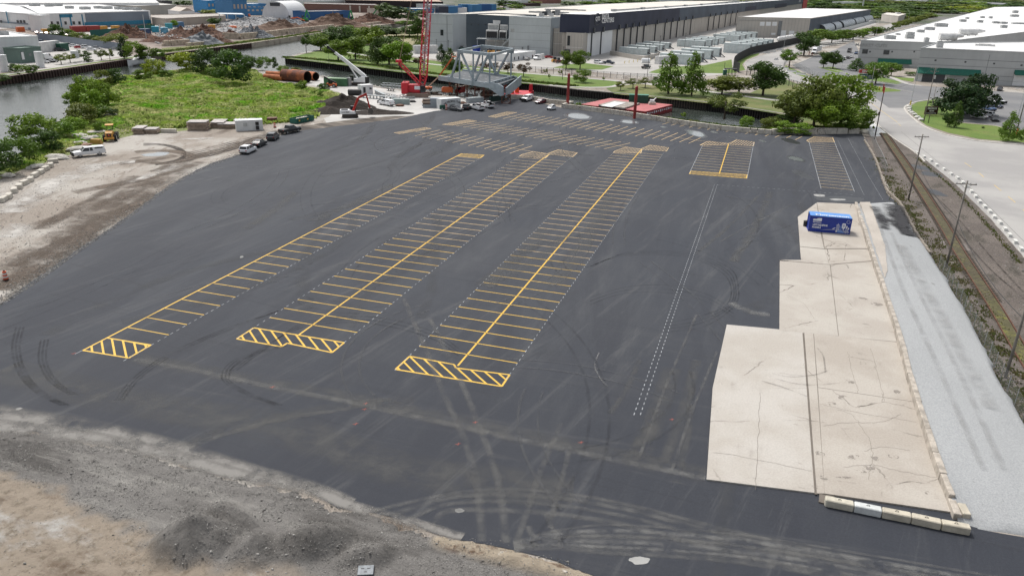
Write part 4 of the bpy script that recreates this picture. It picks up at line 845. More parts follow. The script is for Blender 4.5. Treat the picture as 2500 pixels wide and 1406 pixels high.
lamp('pale street lamp beside the round tree at the curved fence',(1956,120),HT(1956,120,83),R(150))
lamp('pale street lamp left of the round tree above the white barriers',(1913,121),HT(1913,121,82),R(30))
lamp('white slim mast beside the small tree by the warehouse car park',(2053,178),HT(2053,178,148),0,reach=0)
lamp('street lamp along the far avenue of small trees',(2137,95),HT(2137,95,42),R(150)); lamp('street lamp rising behind the far beige kiosk building',(2215,60),HT(2215,60,27),R(170)); lamp('farther street lamp between the dark woods and the yellow-green trees',(2273,40),HT(2273,40,18),R(150)); lamp('street lamp among the yellow-green trees at the far avenue end',(2322,38),HT(2322,38,12),R(150))
BLM = M('black_mast',(.02,.022,.025),.5)
for i,(bx,by,ty,lb) in enumerate([(1373,195,116,'black lamp mast in front of the beige wall of the data centre'),(1580,188,110,'black lamp mast by the flatbed truck at the generator yard gate'),(1608,142,89,'black lamp mast right of the first generator group'),(1671,120,82,'black lamp mast between the middle generator groups'),(1744,114,72,'black lamp mast behind the right generator group'),(1794,98,42,'tallest black lamp mast among the rear generators'),(1066,128,97,'black mast right of the white trailer'),(1095,128,100,'black mast with a dark teardrop head in front of the grey tower'),(1028,105,78,'black mast left of the red lattice boom'),(1767,180,155,'short black mast on the lawn by the black kiosk')]):
 lamp(lb,(bx,by),HT(bx,by,ty),0,BLM,0,'lamp_mast',r=.1)
# vehicles
GLS = M('car_glass',(.015,.018,.022),.12,spec=.7,var=0,fine=0); TYR = M('tyre',(.018,.018,.019),.85,var=0,fine=0); RIM = M('wheel_rim',(.35,.36,.37),.35,metal=.6,var=0,fine=0)
LHT = M('headlight',(.65,.66,.66),.2,var=0); TLT = M('tail_light',(.30,.012,.012),.3,var=0); BPL = M('black_plastic',(.022,.022,.024),.55)
def paint(name,c,rough=.28): return M('paint_' + name,c,rough,var=.03,scale=.5,spec=.6,fine=.02)
PWHT,PBLK,PGRY,PSLV,PRED,PBLU,PNAV,PMAR = paint('white',(.72,.73,.74)),paint('black',(.014,.015,.017)),paint('grey',(.055,.06,.065)),paint('silver',(.35,.36,.37)),paint('red',(.35,.015,.02)),paint('blue',(.03,.07,.16)),paint('navy',(.012,.02,.05)),paint('maroon',(.10,.008,.02))
_wh = {}
def wheel(parent,x,y,r,w=.24):
 k = (round(r,2),w)
 if k not in _wh:
  b = MB(); b.cyl((0,0,0),r,w,TYR,16,axis='Y'); b2 = MB(); b2.cyl((0,0,0),r * .62,w + .02,RIM,10,axis='Y'); _wh[k] = (b.mesh('tyre'),b2.mesh('rim'))
 t_ = obj('wheel',_wh[k][0],parent,(x,y,r)); obj('rim',_wh[k][1],t_)
def vehicle(kind,pm):
 """parts of a vehicle under an empty; nose towards +X, origin on the ground"""
 t_ = thing(kind,None,None)
 if kind == 'sedan':
  L,W = 4.7,1.82; bp = [(-2.3,.42),(-2.33,.75),(-2.2,.98),(-1.6,1.0),(1.0,.95),(2.05,.80),(2.32,.62),(2.3,.35),(1.9,.26),(-1.95,.26)]; cp = [(-1.75,.97),(-1.0,1.40),(.25,1.44),(1.15,.95)]; wr,wx = .33,(1.42,-1.4)
 elif kind == 'suv':
  L,W = 4.7,1.9; bp = [(-2.3,.45),(-2.35,.8),(-2.28,1.08),(1.0,1.08),(2.1,.95),(2.33,.7),(2.3,.4),(1.9,.3),(-1.95,.3)]; cp = [(-2.22,1.06),(-1.9,1.62),(.2,1.68),(1.1,1.06)]; wr,wx = .37,(1.42,-1.42)
 elif kind == 'hatchback':
  L,W = 2.8,1.56; bp = [(-1.28,.4),(-1.33,.8),(-1.2,1.0),(.7,.98),(1.2,.8),(1.36,.55),(1.3,.35),(1.0,.26),(-1.1,.26)]; cp = [(-1.2,.98),(-.95,1.48),(.15,1.53),(.85,.96)]; wr,wx = .3,(.92,-.92)
 elif kind == 'pickup_truck' or kind == 'utility_truck':
  L,W = 5.9,2.0; bp = [(-2.95,.62),(-2.97,1.12),(-.55,1.16),(1.35,1.18),(2.6,1.12),(2.95,.95),(2.95,.5),(2.5,.42),(-2.6,.46)]; cp = [(-.75,1.14),(-.62,1.82),(.75,1.86),(1.5,1.14)]; wr,wx = .42,(1.85,-1.75)
 elif kind == 'van':
  L,W = 5.9,2.05; bp = [(-2.95,.45),(-2.97,2.45),(-2.8,2.6),(1.1,2.6),(1.9,1.55),(2.7,1.2),(2.93,.9),(2.9,.4),(2.5,.32),(-2.5,.34)]; cp = None; wr,wx = .36,(1.9,-1.8)
 b = MB(); b.prof(bp,W,pm,inset=[.06 if p_[1] > .85 * max(q[1] for q in bp) else 0 for p_ in bp]); b.build('body',t_,bevel=.07)
 if cp:
  x0,x3 = cp[0][0],cp[3][0]; b = MB(); b.prof(cp,W - .14,GLS,inset=[0,.18,.18,0]); b.build('windows',t_)
  b = MB(); zt = max(cp[1][1],cp[2][1]); b.box(((cp[1][0] + cp[2][0]) / 2,0,(cp[1][1] + cp[2][1]) / 2 - .01),(cp[2][0] - cp[1][0] + .16,W - .46,.07),pm)
  for s_ in (-1,1):
   y0,y1 = s_ * (W / 2 - .07),s_ * (W / 2 - .25)
   b.bar((x3,y0,cp[3][1]),(cp[2][0],y1,cp[2][1]),.07,pm); b.bar((x0,y0,cp[0][1]),(cp[1][0],y1,cp[1][1]),.1,pm); xm = (cp[1][0] + cp[2][0]) / 2 - .1; b.bar((xm,y0 + s_ * .005,cp[0][1]),(xm,y1 + s_ * .01,zt - .02),.08,pm)
  b.build('roof',t_)
 else:
  b = MB(); b.bar((1.17,0,2.45),(1.86,0,1.62),1.75,GLS,h=.07)
  for s_ in (-1,1): b.prof([(.35,1.5),(.35,2.2),(1.15,2.2),(1.6,1.5)],.02,GLS,T=Matrix.Translation((0,s_ * (W / 2 - .012),0)))
  b.build('windows',t_)
 for x in wx:
  for s_ in (-1,1): wheel(t_,x,s_ * (W / 2 - .13),wr)
 zf = bp[-4][1] if False else (.72 if kind != 'pickup_truck' and kind != 'utility_truck' else .95)
 for s_ in (-1,1):
  b = MB(); b.box((L / 2 - .06,s_ * (W / 2 - .28),zf),(.12,.38,.14),LHT); b.build('headlight',t_)
  b = MB(); b.box((-L / 2 + .01,s_ * (W / 2 - .2),zf + .12),(.1,.24,.22),TLT); b.build('tail_light',t_)
 b = MB(); b.box((L / 2 - .02,0,.42),(.14,W * .8,.2),BPL); b.box((-L / 2 + .01,0,.42),(.14,W * .8,.18),BPL); b.build('bumper',t_)
 if kind == 'pickup_truck':
  b = MB(); b.box((-1.85,0,1.12),(2.0,W - .35,.14),BPL); b.build('cargo_bed',t_)
 return t_
_used = {}
_vmats = (PWHT,PBLK,PGRY,PSLV,PRED,PBLU,PNAV,PMAR)
def car(kind,pm,base,head,label,cat=None,group=None,name=None,end=None,scale=1):
 """base: sighted ground point; head: heading toward a second sighted point or an angle"""
 c_ = G(*base) if not isinstance(base,Vector) else base; rz = head if isinstance(head,(int,float)) else ang(c_,G(*head))
 key = (kind,pm.name)
 if key not in _used: t_ = vehicle(kind,pm); _used[key] = t_; t_.location = (c_.x,c_.y,.04); t_.rotation_euler = (0,0,rz); t_['label'] = label; t_['category'] = cat or {'suv': 'car','sedan': 'car','hatchback': 'car','pickup_truck': 'pickup truck','van': 'van','utility_truck': 'truck'}[kind]
 else: t_ = dup(_used[key],(c_.x,c_.y,.04),rz,label,cat)
 if group: t_['group'] = group
 if scale != 1: t_.scale = (scale,) * 3
 return t_
g1 = 'vehicles parked at the left edge of the asphalt'
car('suv',PWHT,(606,373),(622,366),'white SUV parked nearest the camera in the row by the dirt track',group=g1)
car('sedan',PBLK,(633,357),(651,349),'black sedan parked between the white SUV and the dark grey SUV',group=g1)
car('suv',PGRY,(667,341),(683,330),'dark grey SUV parked behind the black sedan at the asphalt edge',group=g1)
car('pickup_truck',PBLK,(708,325),(732,320),'black pickup parked farthest in the row by the orange drum',group=g1)
pw = car('pickup_truck',PWHT,(219,381),(180,385),'white pickup with a canopy over its bed, beside the limestone rubble','pickup truck')
b = MB(); b.prof([(-2.93,1.14),(-2.8,1.86),(-.72,1.9),(-.72,1.14)],1.88,PWHT,inset=[0,.14,.14,0]); b.build('canopy',pw,bevel=.05)
b = MB(); b.box((-1.75,.86,1.56),(1.5,.06,.36),GLS,rx=R(-12)); b.box((-1.75,-.86,1.56),(1.5,.06,.36),GLS,rx=R(12)); b.build('canopy_window',pw)
b = MB(); b.box((3.15,0,.75),(.25,2.3,.75),BPL); b.bar((3.2,-1.15,1.1),(3.2,1.15,1.1),.1,BPL); b.build('snow_plough',pw)
g2 = 'vehicles parked in front of the white steel container'
car('sedan',PGRY,(1112,271),(1128,273),'dark grey sedan in front of the white lettered container',group=g2)
car('suv',PBLK,(1139,268),(1146,262),'black car squeezed between the dark sedan and the service truck',group=g2)
def service_truck(base,head,label,stripe):
 t_ = car('utility_truck',PWHT,base,head,label,'truck',g2)
 b = MB();
 for s_ in (-1,1): b.box((-1.8,s_ * .86,1.1),(2.3,.34,.7),PWHT)
 b.build('tool_box',t_); b = MB(); b.box((-1.8,0,1.25),(2.2,1.3,.4),BPL); b.bar((-2.8,-.7,2.0),(.3,-.7,2.0),.1,stripe); b.bar((-2.8,.7,2.0),(.3,.7,2.0),.1,stripe)
 for x in (-2.7,-.8): b.bar((x,-.7,1.4),(x,-.7,2.0),.07,BPL); b.bar((x,.7,1.4),(x,.7,2.0),.07,BPL)
 b.build('ladder_rack',t_); return t_
service_truck((1165,269),(1140,262),'white service truck with brown racks, tail to the camera',M('brown_pipe',(.12,.05,.04),.7))
st2 = service_truck((1191,263),(1160,252),'white service truck with raised dark bed and orange cone, rightmost of its group',BPL)
car('pickup_truck',PWHT,(1287,247),(1272,251),'white pickup with black wheels parked by the pale barrier blocks')
car('sedan',PMAR,(1320,253),(1300,257),'maroon sedan parked between the white pickup and the barrier wall')
sm = car('hatchback',PWHT,(1346,269),(1334,271),'tiny white two-seat car with black roof alone on the asphalt');
car('pickup_truck',PWHT,(944,258),(925,254),'white pickup with red rear panels on the construction yard gravel')
car('van',PRED,(1123,229),(1107,233),'red pickup-like service van beside the orange machine under the bridge span',scale=.85)
ORG = M('traffic_orange',(.62,.10,.03),.55); WST = M('reflective_white',(.65,.65,.65),.4)
def drum(base,label,h=1.0,z=.04):
 c_ = G(*base); t_ = thing('traffic_drum',label,'traffic drum',(c_.x,c_.y,z)); b = MB(); b.cyl((0,0,.06),.36,.12,BPL,14); b.build('base',t_)
 for k,m_ in enumerate((ORG,WST,ORG,WST,ORG)): b = MB(); b.cyl((0,0,.12 + (k + .5) * h / 5),.30 - k * .018,h / 5 - .004,m_,14,r2=.285 - k * .018); b.build('orange_band' if m_ is ORG else 'white_band',t_)
 b = MB(); b.box((0,0,h + .18),(.22,.05,.14),BPL); b.build('handle',t_)
drum((15,684),'orange and white traffic drum on the bare ground at the left picture edge'); drum((671,312),'orange and white traffic drum beside the track right of the white site office'); drum((1090,269),'orange and white traffic drum left of the dark grey sedan',1.3)
def cone(base,label,z=0):
 c_ = G(*base); t_ = thing('traffic_cone',label,'traffic cone',(c_.x,c_.y,z)); b = MB(); b.box((0,0,.03),(.5,.5,.06),BPL); b.build('base',t_); b = MB(); b.cyl((0,0,.4),.2,.75,ORG,10,r2=.04); b.build('cone',t_)
far = [('suv',PWHT,(1461,156),(1480,158),'white SUV nearest the lawn trees in front of the data centre'),('pickup_truck',PNAV,(1485,157),(1500,158),'dark blue pickup parked in front of the data centre white wall'),
       ('van',PWHT,(1312,147),(1296,150),'white cargo van parked beside the long white low building'),('sedan',PBLK,(1287,148),(1280,151),'black car half hidden behind the dark-leaved tree by the white van'),
       ('sedan',PRED,(1340,143),(1346,143),'red car between the white van and the grey block corner'),
       ('sedan',PBLK,(2440,222),(2434,228),'black SUV on the warehouse apron near the right picture edge'),
       ('pickup_truck',PWHT,(2436,253),(2452,257),'white pickup, farthest of the cars parked by the pine'),('suv',PNAV,(2430,264),(2452,268),'dark navy SUV parked second from the white pickup'),('suv',PBLU,(2415,270),(2432,274),'blue SUV in the middle of the cars parked by the pine'),
       ('sedan',PWHT,(2385,284),(2372,282),'white sedan tucked behind the two front white cars by the screen fence'),('suv',PWHT,(2406,285),(2385,282),'white SUV between the blue SUV and the front white sedan'),('sedan',PWHT,(2390,290),(2370,287),'front white sedan at the lawn edge of the car park'),('suv',PGRY,(2428,296),(2432,302),'dark grey SUV parked nose to the lawn, nearest the camera in that car park'),
       ('sedan',PWHT,(2052,149),(2065,143),'white car nearest the round tree behind the warehouse'),('suv',PWHT,(2060,147),(2072,141),'white SUV second along the warehouse back wall'),('sedan',PGRY,(2070,144),(2082,139),'grey sedan third along the warehouse back wall'),('sedan',PWHT,(2078,142),(2090,137),'white car closest to the warehouse back wall'),
       ('van',PBLK,(2073,129),(2066,132),'black painted van parked behind the warehouse with yellow graphics'),('suv',PBLU,(2090,133),(2084,137),'blue vehicle parked beside the black van at the warehouse corner'),('pickup_truck',PGRY,(1577,168),(1590,166),'dark flatbed pickup beside the white tank at the yard gate')]
for k_,m_,b_,h_,l_ in far: car(k_,m_,b_,h_,l_,group='cars parked by the warehouses')
lb = [('sedan',PWHT,(152,112)),('suv',PGRY,(168,113)),('sedan',PWHT,(180,115)),('sedan',PRED,(194,119)),('suv',PWHT,(211,119)),('sedan',PWHT,(223,124)),('sedan',PSLV,(236,121)),('sedan',PSLV,(108,155)),('sedan',PGRY,(120,153)),('sedan',PSLV,(130,152)),('suv',PBLK,(25,150)),('suv',PBLK,(46,150)),('suv',PBLK,(70,149)),('sedan',PSLV,(280,124)),('pickup_truck',PBLU,(100,107)),('suv',PBLK,(124,109)),('suv',PBLK,(148,126))]
lbl = ['first white car by the slate screen fence across the river','dark car right of the first white car by the slate fence','white car between the dark car and the red car across the river','dark red car by the slate screen fence across the river','white box-shaped wagon right of the red car across the river','white sedan in front of the box-shaped wagon across the river','silver car partly behind the small bank trees across the river','silver car at the foot of the green entrance building','grey car second right of the green entrance building','silver car under the leftmost bank tree across the river','dark car below the white hall window at the left picture edge','dark car in front of the white hall door across the river','dark car in front of the green entrance building','silver car near the dark conifer across the river','blue pickup behind the white trailer across the river','black car behind the white trailer across the river','black car beside the green tarpaulin truck across the river']
for (k_,m_,b_),l_ in zip(lb,lbl): car(k_,m_,b_,R(20) if b_[1] < 130 else R(-10),l_,group='cars parked on the far left bank')
for i,(x_,y_) in enumerate([(90,83),(102,84),(114,85),(126,86),(138,87),(150,88),(163,89),(175,89)]):
 car(['sedan','suv'][i % 2],[PRED,PWHT,PGRY,PWHT,PMAR,PSLV,PRED,PWHT][i],(x_,y_),R(-60),'small distant car in the row before the blue-trimmed hall, %s from the left' % ordn[i],group='distant cars before the blue-trimmed hall')
# the near site: container,rubble,stacks,machines
c0,c1 = G(1968.5,566.5),G(2077,576); mid = (c0 + c1) / 2; rz = ang(c0,c1); CB = thing('shipping_container','blue shipping container with white printed skyline and slogan on the concrete pad','container',(mid.x,mid.y,.16),rz)
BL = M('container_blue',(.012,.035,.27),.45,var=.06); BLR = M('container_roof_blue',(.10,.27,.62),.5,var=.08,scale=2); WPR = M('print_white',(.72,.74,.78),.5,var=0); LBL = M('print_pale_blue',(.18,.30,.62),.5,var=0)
LC,WC,HC = 6.06,2.44,2.5
b = MB(); b.box((0,WC / 2,.08),(LC,WC,.16),BL); b.box((0,WC / 2,HC / 2 + .08),(LC - .12,WC - .12,HC - .1),BL); b.build('body',CB)
b = MB()
for x in np.arange(-LC / 2 + .16,LC / 2 - .1,.2): b.box((x,WC / 2,HC + .055),(.11,WC - .1,.03),BLR)
b.box((0,WC / 2,HC + .02),(LC - .04,WC - .04,.06),BLR); b.build('roof',CB)
for x in (-1,1):
 for y in (0,1):
  b = MB(); b.box((x * (LC / 2 - .06),y * WC + (.06 if y == 0 else -.06),HC / 2),(.14,.14,HC),BL); b.build('corner_post',CB)
b = MB()
for z_ in (.1,HC - .07): b.box((0,.05,z_),(LC,.12,.14),BL)
b.build('rail',CB)
b = MB(); b.box((0,.035,HC / 2),(LC - .2,.03,HC - .2),BL); b.build('front_panel',CB)
fy = .012
def fp(name,pts,mat=WPR):
 b = MB(); n_ = len(pts); b.prof([(p_[0],p_[1]) for p_ in pts],.012,mat,T=Matrix.Translation((0,fy,0))); b.build(name,CB)
fp('printed_logo',[(-2.55,1.75),(-2.55,2.02),(-2.25,2.10),(-2.25,2.0),(-1.95,2.12),(-1.95,2.16),(-1.7,2.22),(-1.3,2.22),(-1.3,1.75)])
text_on('Mortenson',.27,WPR,CB,(-1.92,fy - .008,1.56),(1,0,0),(0,0,1),bold=.006)
text_on("LET'S REDEFINE",.37,WPR,CB,(-1.42,fy - .008,1.12),(1,0,0),(0,0,1),bold=.012,sx=.85); text_on('POSSIBLE',.37,WPR,CB,(-1.9,fy - .008,.72),(1,0,0),(0,0,1),bold=.012,sx=.85)
for pts in ([(-1.3,.38),(-.4,.52),(.6,.60),(1.8,.60),(1.8,.57),(.6,.565),(-.4,.48)],[(.35,.68),(.75,.92),(.9,.9),(.55,.66)],[(1.0,.6),(1.0,1.45),(1.05,1.45),(1.05,.6)],[(1.15,.6),(1.15,1.6),(1.2,1.6),(1.2,.6)],[(1.3,.6),(1.3,1.3),(1.36,1.3),(1.36,.6)],[(.9,1.32),(1.4,1.42),(1.4,1.38),(.9,1.28)],
   [(1.75,.98),(1.75,1.62),(1.85,1.7),(2.15,1.7),(2.25,1.62),(2.25,.98),(2.05,.82),(2.05,.6),(1.95,.6),(1.95,.82)],[(2.36,.62),(2.36,1.25),(2.45,1.4),(2.54,1.25),(2.54,1.0),(2.44,.9),(2.44,.62)],[(2.62,.6),(2.62,.95),(2.72,1.15),(2.82,.95),(2.72,.72),(2.72,.6)],
   [(1.95,.52),(2.5,.1),(2.62,.1),(2.07,.52)],[(2.15,.56),(2.75,.14),(2.85,.14),(2.28,.56)],[(2.35,.6),(2.9,.28),(2.9,.36),(2.5,.6)],[(.95,.22),(.95,.50),(1.15,.54),(1.15,.24)]): fp('printed_skyline',pts)
for i in range(3): fp('printed_skyline',[(1.45 + i * .11,.6),(1.45 + i * .11,1.2 + i * .12),(1.5 + i * .11,1.23 + i * .12),(1.5 + i * .11,.6)],LBL)
fp('printed_ground',[(1.25,.14),(1.15,.52),(1.9,.52),(2.3,.14)],LBL)
for i in range(5): b = MB(); b.box((2.0,fy - .008,1.15 + i * .09),(.26,.006,.04),BL); b.build('printed_window',CB)
b = MB(); n_ = 24
for i in range(n_):
 a_ = 2 * math.pi * i / n_; a2 = 2 * math.pi * (i + 1) / n_; b.bar((2.55 + .24 * math.cos(a_),fy,1.95 + .24 * math.sin(a_)),(2.55 + .24 * math.cos(a2),fy,1.95 + .24 * math.sin(a2)),.03,WPR)
b.build('printed_ring',CB)
text_on('Mortenson',.95,WPR,CB,(.2,.62,HC + .085),(1,0,0),(0,1,0),bold=.03,sx=1.15)
c_ = G(1966,552,.2); t_ = thing('waste_bin','black round bin standing against the left end of the blue container','bin',(c_.x,c_.y,.16)); b = MB(); b.cyl((0,0,.42),.33,.84,BPL,16,r2=.36); b.build('body',t_,smooth=False); b = MB(); b.cyl((0,0,.88),.38,.09,BPL,16,r2=.3); b.build('lid',t_)
GB,t = _new('graffiti_block'); P = wpos(t); k,_ = noise_mask(t,.5,.35,.65,P); c = mixc(t,k,(.46,.42,.36),(.55,.52,.46)); k,_ = noise_mask(t,1.1,.56,.62,mapping(t,P,.3,(1,1,1.6)),detail=7,rough=.6,dist=2.2); c = mixc(t,k,c,(.045,.045,.05)); k,_ = noise_mask(t,2.5,.55,.75,P); c = mixc(t,k,c,(.22,.16,.12)); finish(t,c,.9)
CLB = M('clean_block',(.52,.49,.43),.88,var=.15,scale=1.2)
def block_wall(name,label,pts,L=1.85,w=.7,h=1.2,rows=1,mats=(CLB,),gap=.05,jit=.06,z0=0):
 t_ = thing(name,label,'block wall'); P_ = [Vector(p_[:2]) for p_ in pts]; r_ = random.Random(len(pts) + int(P_[0].x)); cache = {}
 for i in range(len(P_) - 1):
  d = P_[i + 1] - P_[i]; n_ = max(1,round(d.length / L)); l_ = d.length / n_
  for j in range(n_):
   for k in range(rows):
    q = P_[i] + d * ((j + .5 + (.5 if k % 2 else 0)) / n_); m_ = mats[(int((i * 7 + j) / 3) + k) % len(mats)] if len(mats) > 1 else mats[0]; key = (round(l_,1),m_.name)
    if key not in cache: b = MB(); b.box((0,0,h / rows / 2),(l_ - gap,w,h / rows - .02),m_,top=.97); cache[key] = b.mesh('block')
    obj('block',cache[key],t_,(q.x + r_.uniform(-jit,jit),q.y + r_.uniform(-jit,jit),z0 + k * h / rows),ang(P_[i],P_[i + 1]) + R(r_.uniform(-1.5,1.5)))
 return t_
block_wall('barrier_wall','long wall of concrete blocks covered in graffiti between the car lot and the slip',PX([(1372,264),(1430,270),(1500,279),(1580,291),(1640,301),(1700,310)]),mats=(GB,GB,CLB,GB),h=1.25)
block_wall('barrier_wall','plain weathered concrete block wall from the graffiti stretch to the green bushes',PX([(1700,310),(1760,318),(1830,325),(1884,329)]),mats=(CLB,GB,CLB),h=1.25)
block_wall('barrier_wall','row of large pale blocks with dark joints below the green bushes',PX([(1884,329),(1912,327.5),(1950,326),(2015,326.5),(2095,327)]),L=2.6,w=.8,h=1.45,mats=(CLB,CLB,GB),gap=.12,jit=.1)
block_wall('barrier_wall','pale block wall running from the green tarpaulin to the graffiti wall corner',PX([(1245,241),(1275,242),(1310,247),(1340,253),(1396,258)]),mats=(CLB,GB),h=1.3)
block_wall('barrier_wall','short stub of blocks closing the wall corner near the tall red piling',PX([(1372,264),(1398,257)]),mats=(GB,),h=1.25)
c_ = G(2112,326); rock('concrete_block',c_.x,c_.y,1.0,CLB,'rounded pale block at the right end of the barrier wall beside the dark pole','concrete block',flat=.7,seed=2,stretch=1.2)
PIL = M('piling_red',(.27,.035,.03),.55,var=.15)
for base,ty,lb_ in (((1386,262),183,'tall red steel piling beside the corner of the graffiti wall'),((1550,292),214,'tall red steel piling in front of the green container on the barge')):
 c_ = G(*base); h = HT(*base,ty); b = MB(); b.cyl((0,0,h / 2 - 1.5),.42,h + 3,PIL,14); b.cyl((0,0,h + .15),.42,.3,PIL,14,r2=.1); o = b.build('piling',None,smooth=False,label=lb_,cat='piling'); o.location = (c_.x,c_.y + 1.2,0)
BG = thing('barge','flat red deck barge moored behind the graffiti wall with white draught marks','barge')
BRD = M('barge_deck',(.42,.13,.13),.7,var=.15,scale=.3,fine=.1); BRH = M('barge_hull',(.26,.03,.035),.6,var=.2)
dz = -.6; bp_ = [G(1418,255,dz),G(1490,240,dz),G(1642,256,dz),G(1560,276,dz)]; bp_[3] = bp_[0] + (bp_[2] - bp_[1])
b = MB(); b.prism(bp_,-3.2,dz - .05,BRH); b.build('hull',BG); b = MB(); b.prism([p_ + (sum(bp_,Vector((0,0))) / 4 - p_) * .004 for p_ in bp_],dz - .05,dz,BRD); b.build('deck',BG)
e0_,e1_ = bp_[3],bp_[2]; ed = (e1_ - e0_).normalized()
for i in range(12):
 q = e0_.lerp(e1_,.08 + i * .078); b = MB(); b.box((q.x + ed.y * .02,q.y - ed.x * .02,-1.45),(.9 - .3 * (i % 2),.06,.75 - .2 * (i % 3)),WPR,rz=math.atan2(ed.y,ed.x)); b.build('draught_mark',BG)
dk = [G(1461,260,dz),G(1500,249,dz),G(1562,256,dz),G(1523,268,dz)]
b = MB(); b.prism(dk,dz + .01,dz + .5,M('deck_mat',(.30,.27,.24),.9,var=.3,scale=1)); b.build('timber_mat',None,label='square timber mat lying on the red barge deck',cat='timber mat')
b = MB(); b.prism([G(1466,259,dz + .5),G(1500,249,dz + .5),G(1528,252,dz + .5),G(1493,263,dz + .5)],dz + .52,dz + .6,M('white_sheet',(.62,.62,.61),.7)); b.build('white_sheet',None,label='white sheet metal lying over the left half of the deck mat',cat='metal sheet')
def container(label,p0,p1,h,dep,mat,roof=None,z=0,name='shipping_container',cat='container',ribs=True,hz=0):
 """front bottom edge from p0 to p1 (world points), body running away from the viewer"""
 rz = ang(p0,p1); mid = (p0 + p1) / 2; L_ = (p1 - p0).length; t_ = thing(name,label,cat,(mid.x,mid.y,z),rz)
 b = MB(); b.box((0,dep / 2,h / 2),(L_,dep,h),mat); b.build('body',t_)
 b = MB(); b.box((0,dep / 2,h + .03),(L_ + .04,dep + .04,.08),roof or mat); b.build('roof',t_)
 if ribs:
  n_ = int(L_ / .6); b = MB(); b.box((0,-.03,h / 2),(.12,.05,h - .3),mat); rm = b.mesh('rib')
  for i in range(min(n_,24)): obj('rib',rm,t_,(-L_ / 2 + (i + .5) * L_ / n_,0,0))
  b = MB(); b.box((0,0,h / 2),(.05,.1,h - .2),mat)
 return t_,L_
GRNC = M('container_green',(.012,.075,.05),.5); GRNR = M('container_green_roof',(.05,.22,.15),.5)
container('dark green container standing on the red barge deck',G(1535,251,dz),G(1582,253,dz),2.5,2.4,GRNC,GRNR,z=dz)
c_ = G(1592,256,dz); t_ = thing('winch','pale deck winch beside the green container on the barge','winch',(c_.x,c_.y,dz)); b = MB(); b.box((0,0,.4),(2.2,1.2,.8),CLB); b.build('base',t_); b = MB(); b.cyl((0,.5,1.1),.5,1.4,PWHT,12,axis='X'); b.bar((0,.5,1.1),(1.4,1.2,2.0),.25,PWHT); b.build('drum',t_)
lw = [(-30,523),(8,492),(22,484),(36,470),(48,460),(60,451),(75,443),(86,432),(100,424),(112,416),(124,408),(130,398)]
for i,q in enumerate(lw):
 c_ = G(*q); nx_ = G(*lw[min(i + 1,11)]); r_ = random.Random(i * 5); b = MB(); b.box((0,0,.4),(1.9,.95,.8),CLB,top=.94); b.box
 o = b.build('concrete_block',None,bevel=.08,label='pale block in the crooked line on bare ground, %s from the picture edge' % ordn[i],cat='concrete block',group='crooked line of pale blocks'); o.location = (c_.x,c_.y,0); o.rotation_euler.z = (ang(c_,nx_) if i < 11 else R(40)) + R(r_.uniform(-12,12))
sl_px = [((120,398),(160,380),4.5,.9),((30,420),(120,397),7,.5)]
rub = [(140,388,1.7,'long white stone slab lying left of the white pickup',1.8),(195,335,1.5,'pale flat slab on top of the limestone rubble',1.7),(215,343,1.3,'angular limestone chunk in the middle of the rubble heap',1.2),(225,338,1.2,'broken slab at the loader side of the rubble heap',1.5),(200,353,1.1,'rounded limestone chunk above the white pickup bonnet',1.2),(182,352,.9,'small white block below the flat slab of the rubble',1.3),(160,352,.9,'lone pale boulder in the weeds left of the rubble',1.1),(185,367,1.5,'grey-striped slab directly left behind the white pickup',1.8),(170,366,.9,'upright pale stone in the weeds by the pickup nose',.8),(212,357,1.2,'reddish broken masonry chunk behind the pickup cab',1.1),(268,283,1.0,'pale slab half hidden in the tall meadow grass',1.9),(92,410,1.3,'flat pale stone at the river edge of the bare ground',1.6),(20,432,1.2,'pale boulder at the river edge near the left picture border',1.2)]
for i,(x_,y_,r_,lb_,st) in enumerate(rub): c_ = G(x_,y_); rock('limestone_rubble',c_.x,c_.y,r_ * .85,BOULD if i != 9 else M('brick_rubble',(.34,.22,.17),.9),lb_,'rubble','limestone rubble',seed=i,stretch=st,flat=.45,rz=.3 * (i % 4),z=.15 if i in (2,4) else 0)
b = MB(); c_ = G(236,351); b.box((0,0,.5),(2.6,1.0,1.0),M('yellow_steel',(.45,.27,.07),.6),top=.8); b.build('counterweight',None,label='yellow steel bucket part lying right of the rubble heap',cat='machine part').location = (c_.x,c_.y,0)
PLK = M('mat_timber',(.42,.33,.26),.9,var=.25,scale=1.5,fine=.2); PLD = M('mat_timber_dark',(.12,.09,.075),.9,var=.3); PLG = M('mat_timber_grey',(.46,.43,.41),.9,var=.15)
def mat_stack(label,x0,x1,yb,ty,dep=4,skew=0):
 p0,p1 = G(x0,yb),G(x1,yb + skew); h = HT((x0 + x1) / 2,yb,ty) * .72; n_ = max(2,int(h / .32)); L_ = (p1 - p0).length; t_ = thing('timber_mat_stack',label,'timber stack',(*((p0 + p1) / 2),0),ang(p0,p1),'stacks of timber mats'); r_ = random.Random(int(x0))
 for k in range(n_):
  dx = r_.uniform(-.25,.25)
  if k == n_ - 1: m_ = PLG
  else: m_ = PLK if k % 2 else PLK
  nb_ = 6
  for j in range(nb_):
   b = MB(); b.box((dx,dep * (j + .5) / nb_,k * .32 + .13),(L_ - .1 * (j % 2),dep / nb_ - .04,.18),m_); b.build('plank',t_)
  b = MB(); b.box((dx - L_ * .3,dep / 2,k * .32 + .01),(.2,dep,.06),PLD); b.box((dx + L_ * .3,dep / 2,k * .32 + .01),(.2,dep,.06),PLD); b.build('spacer',t_)
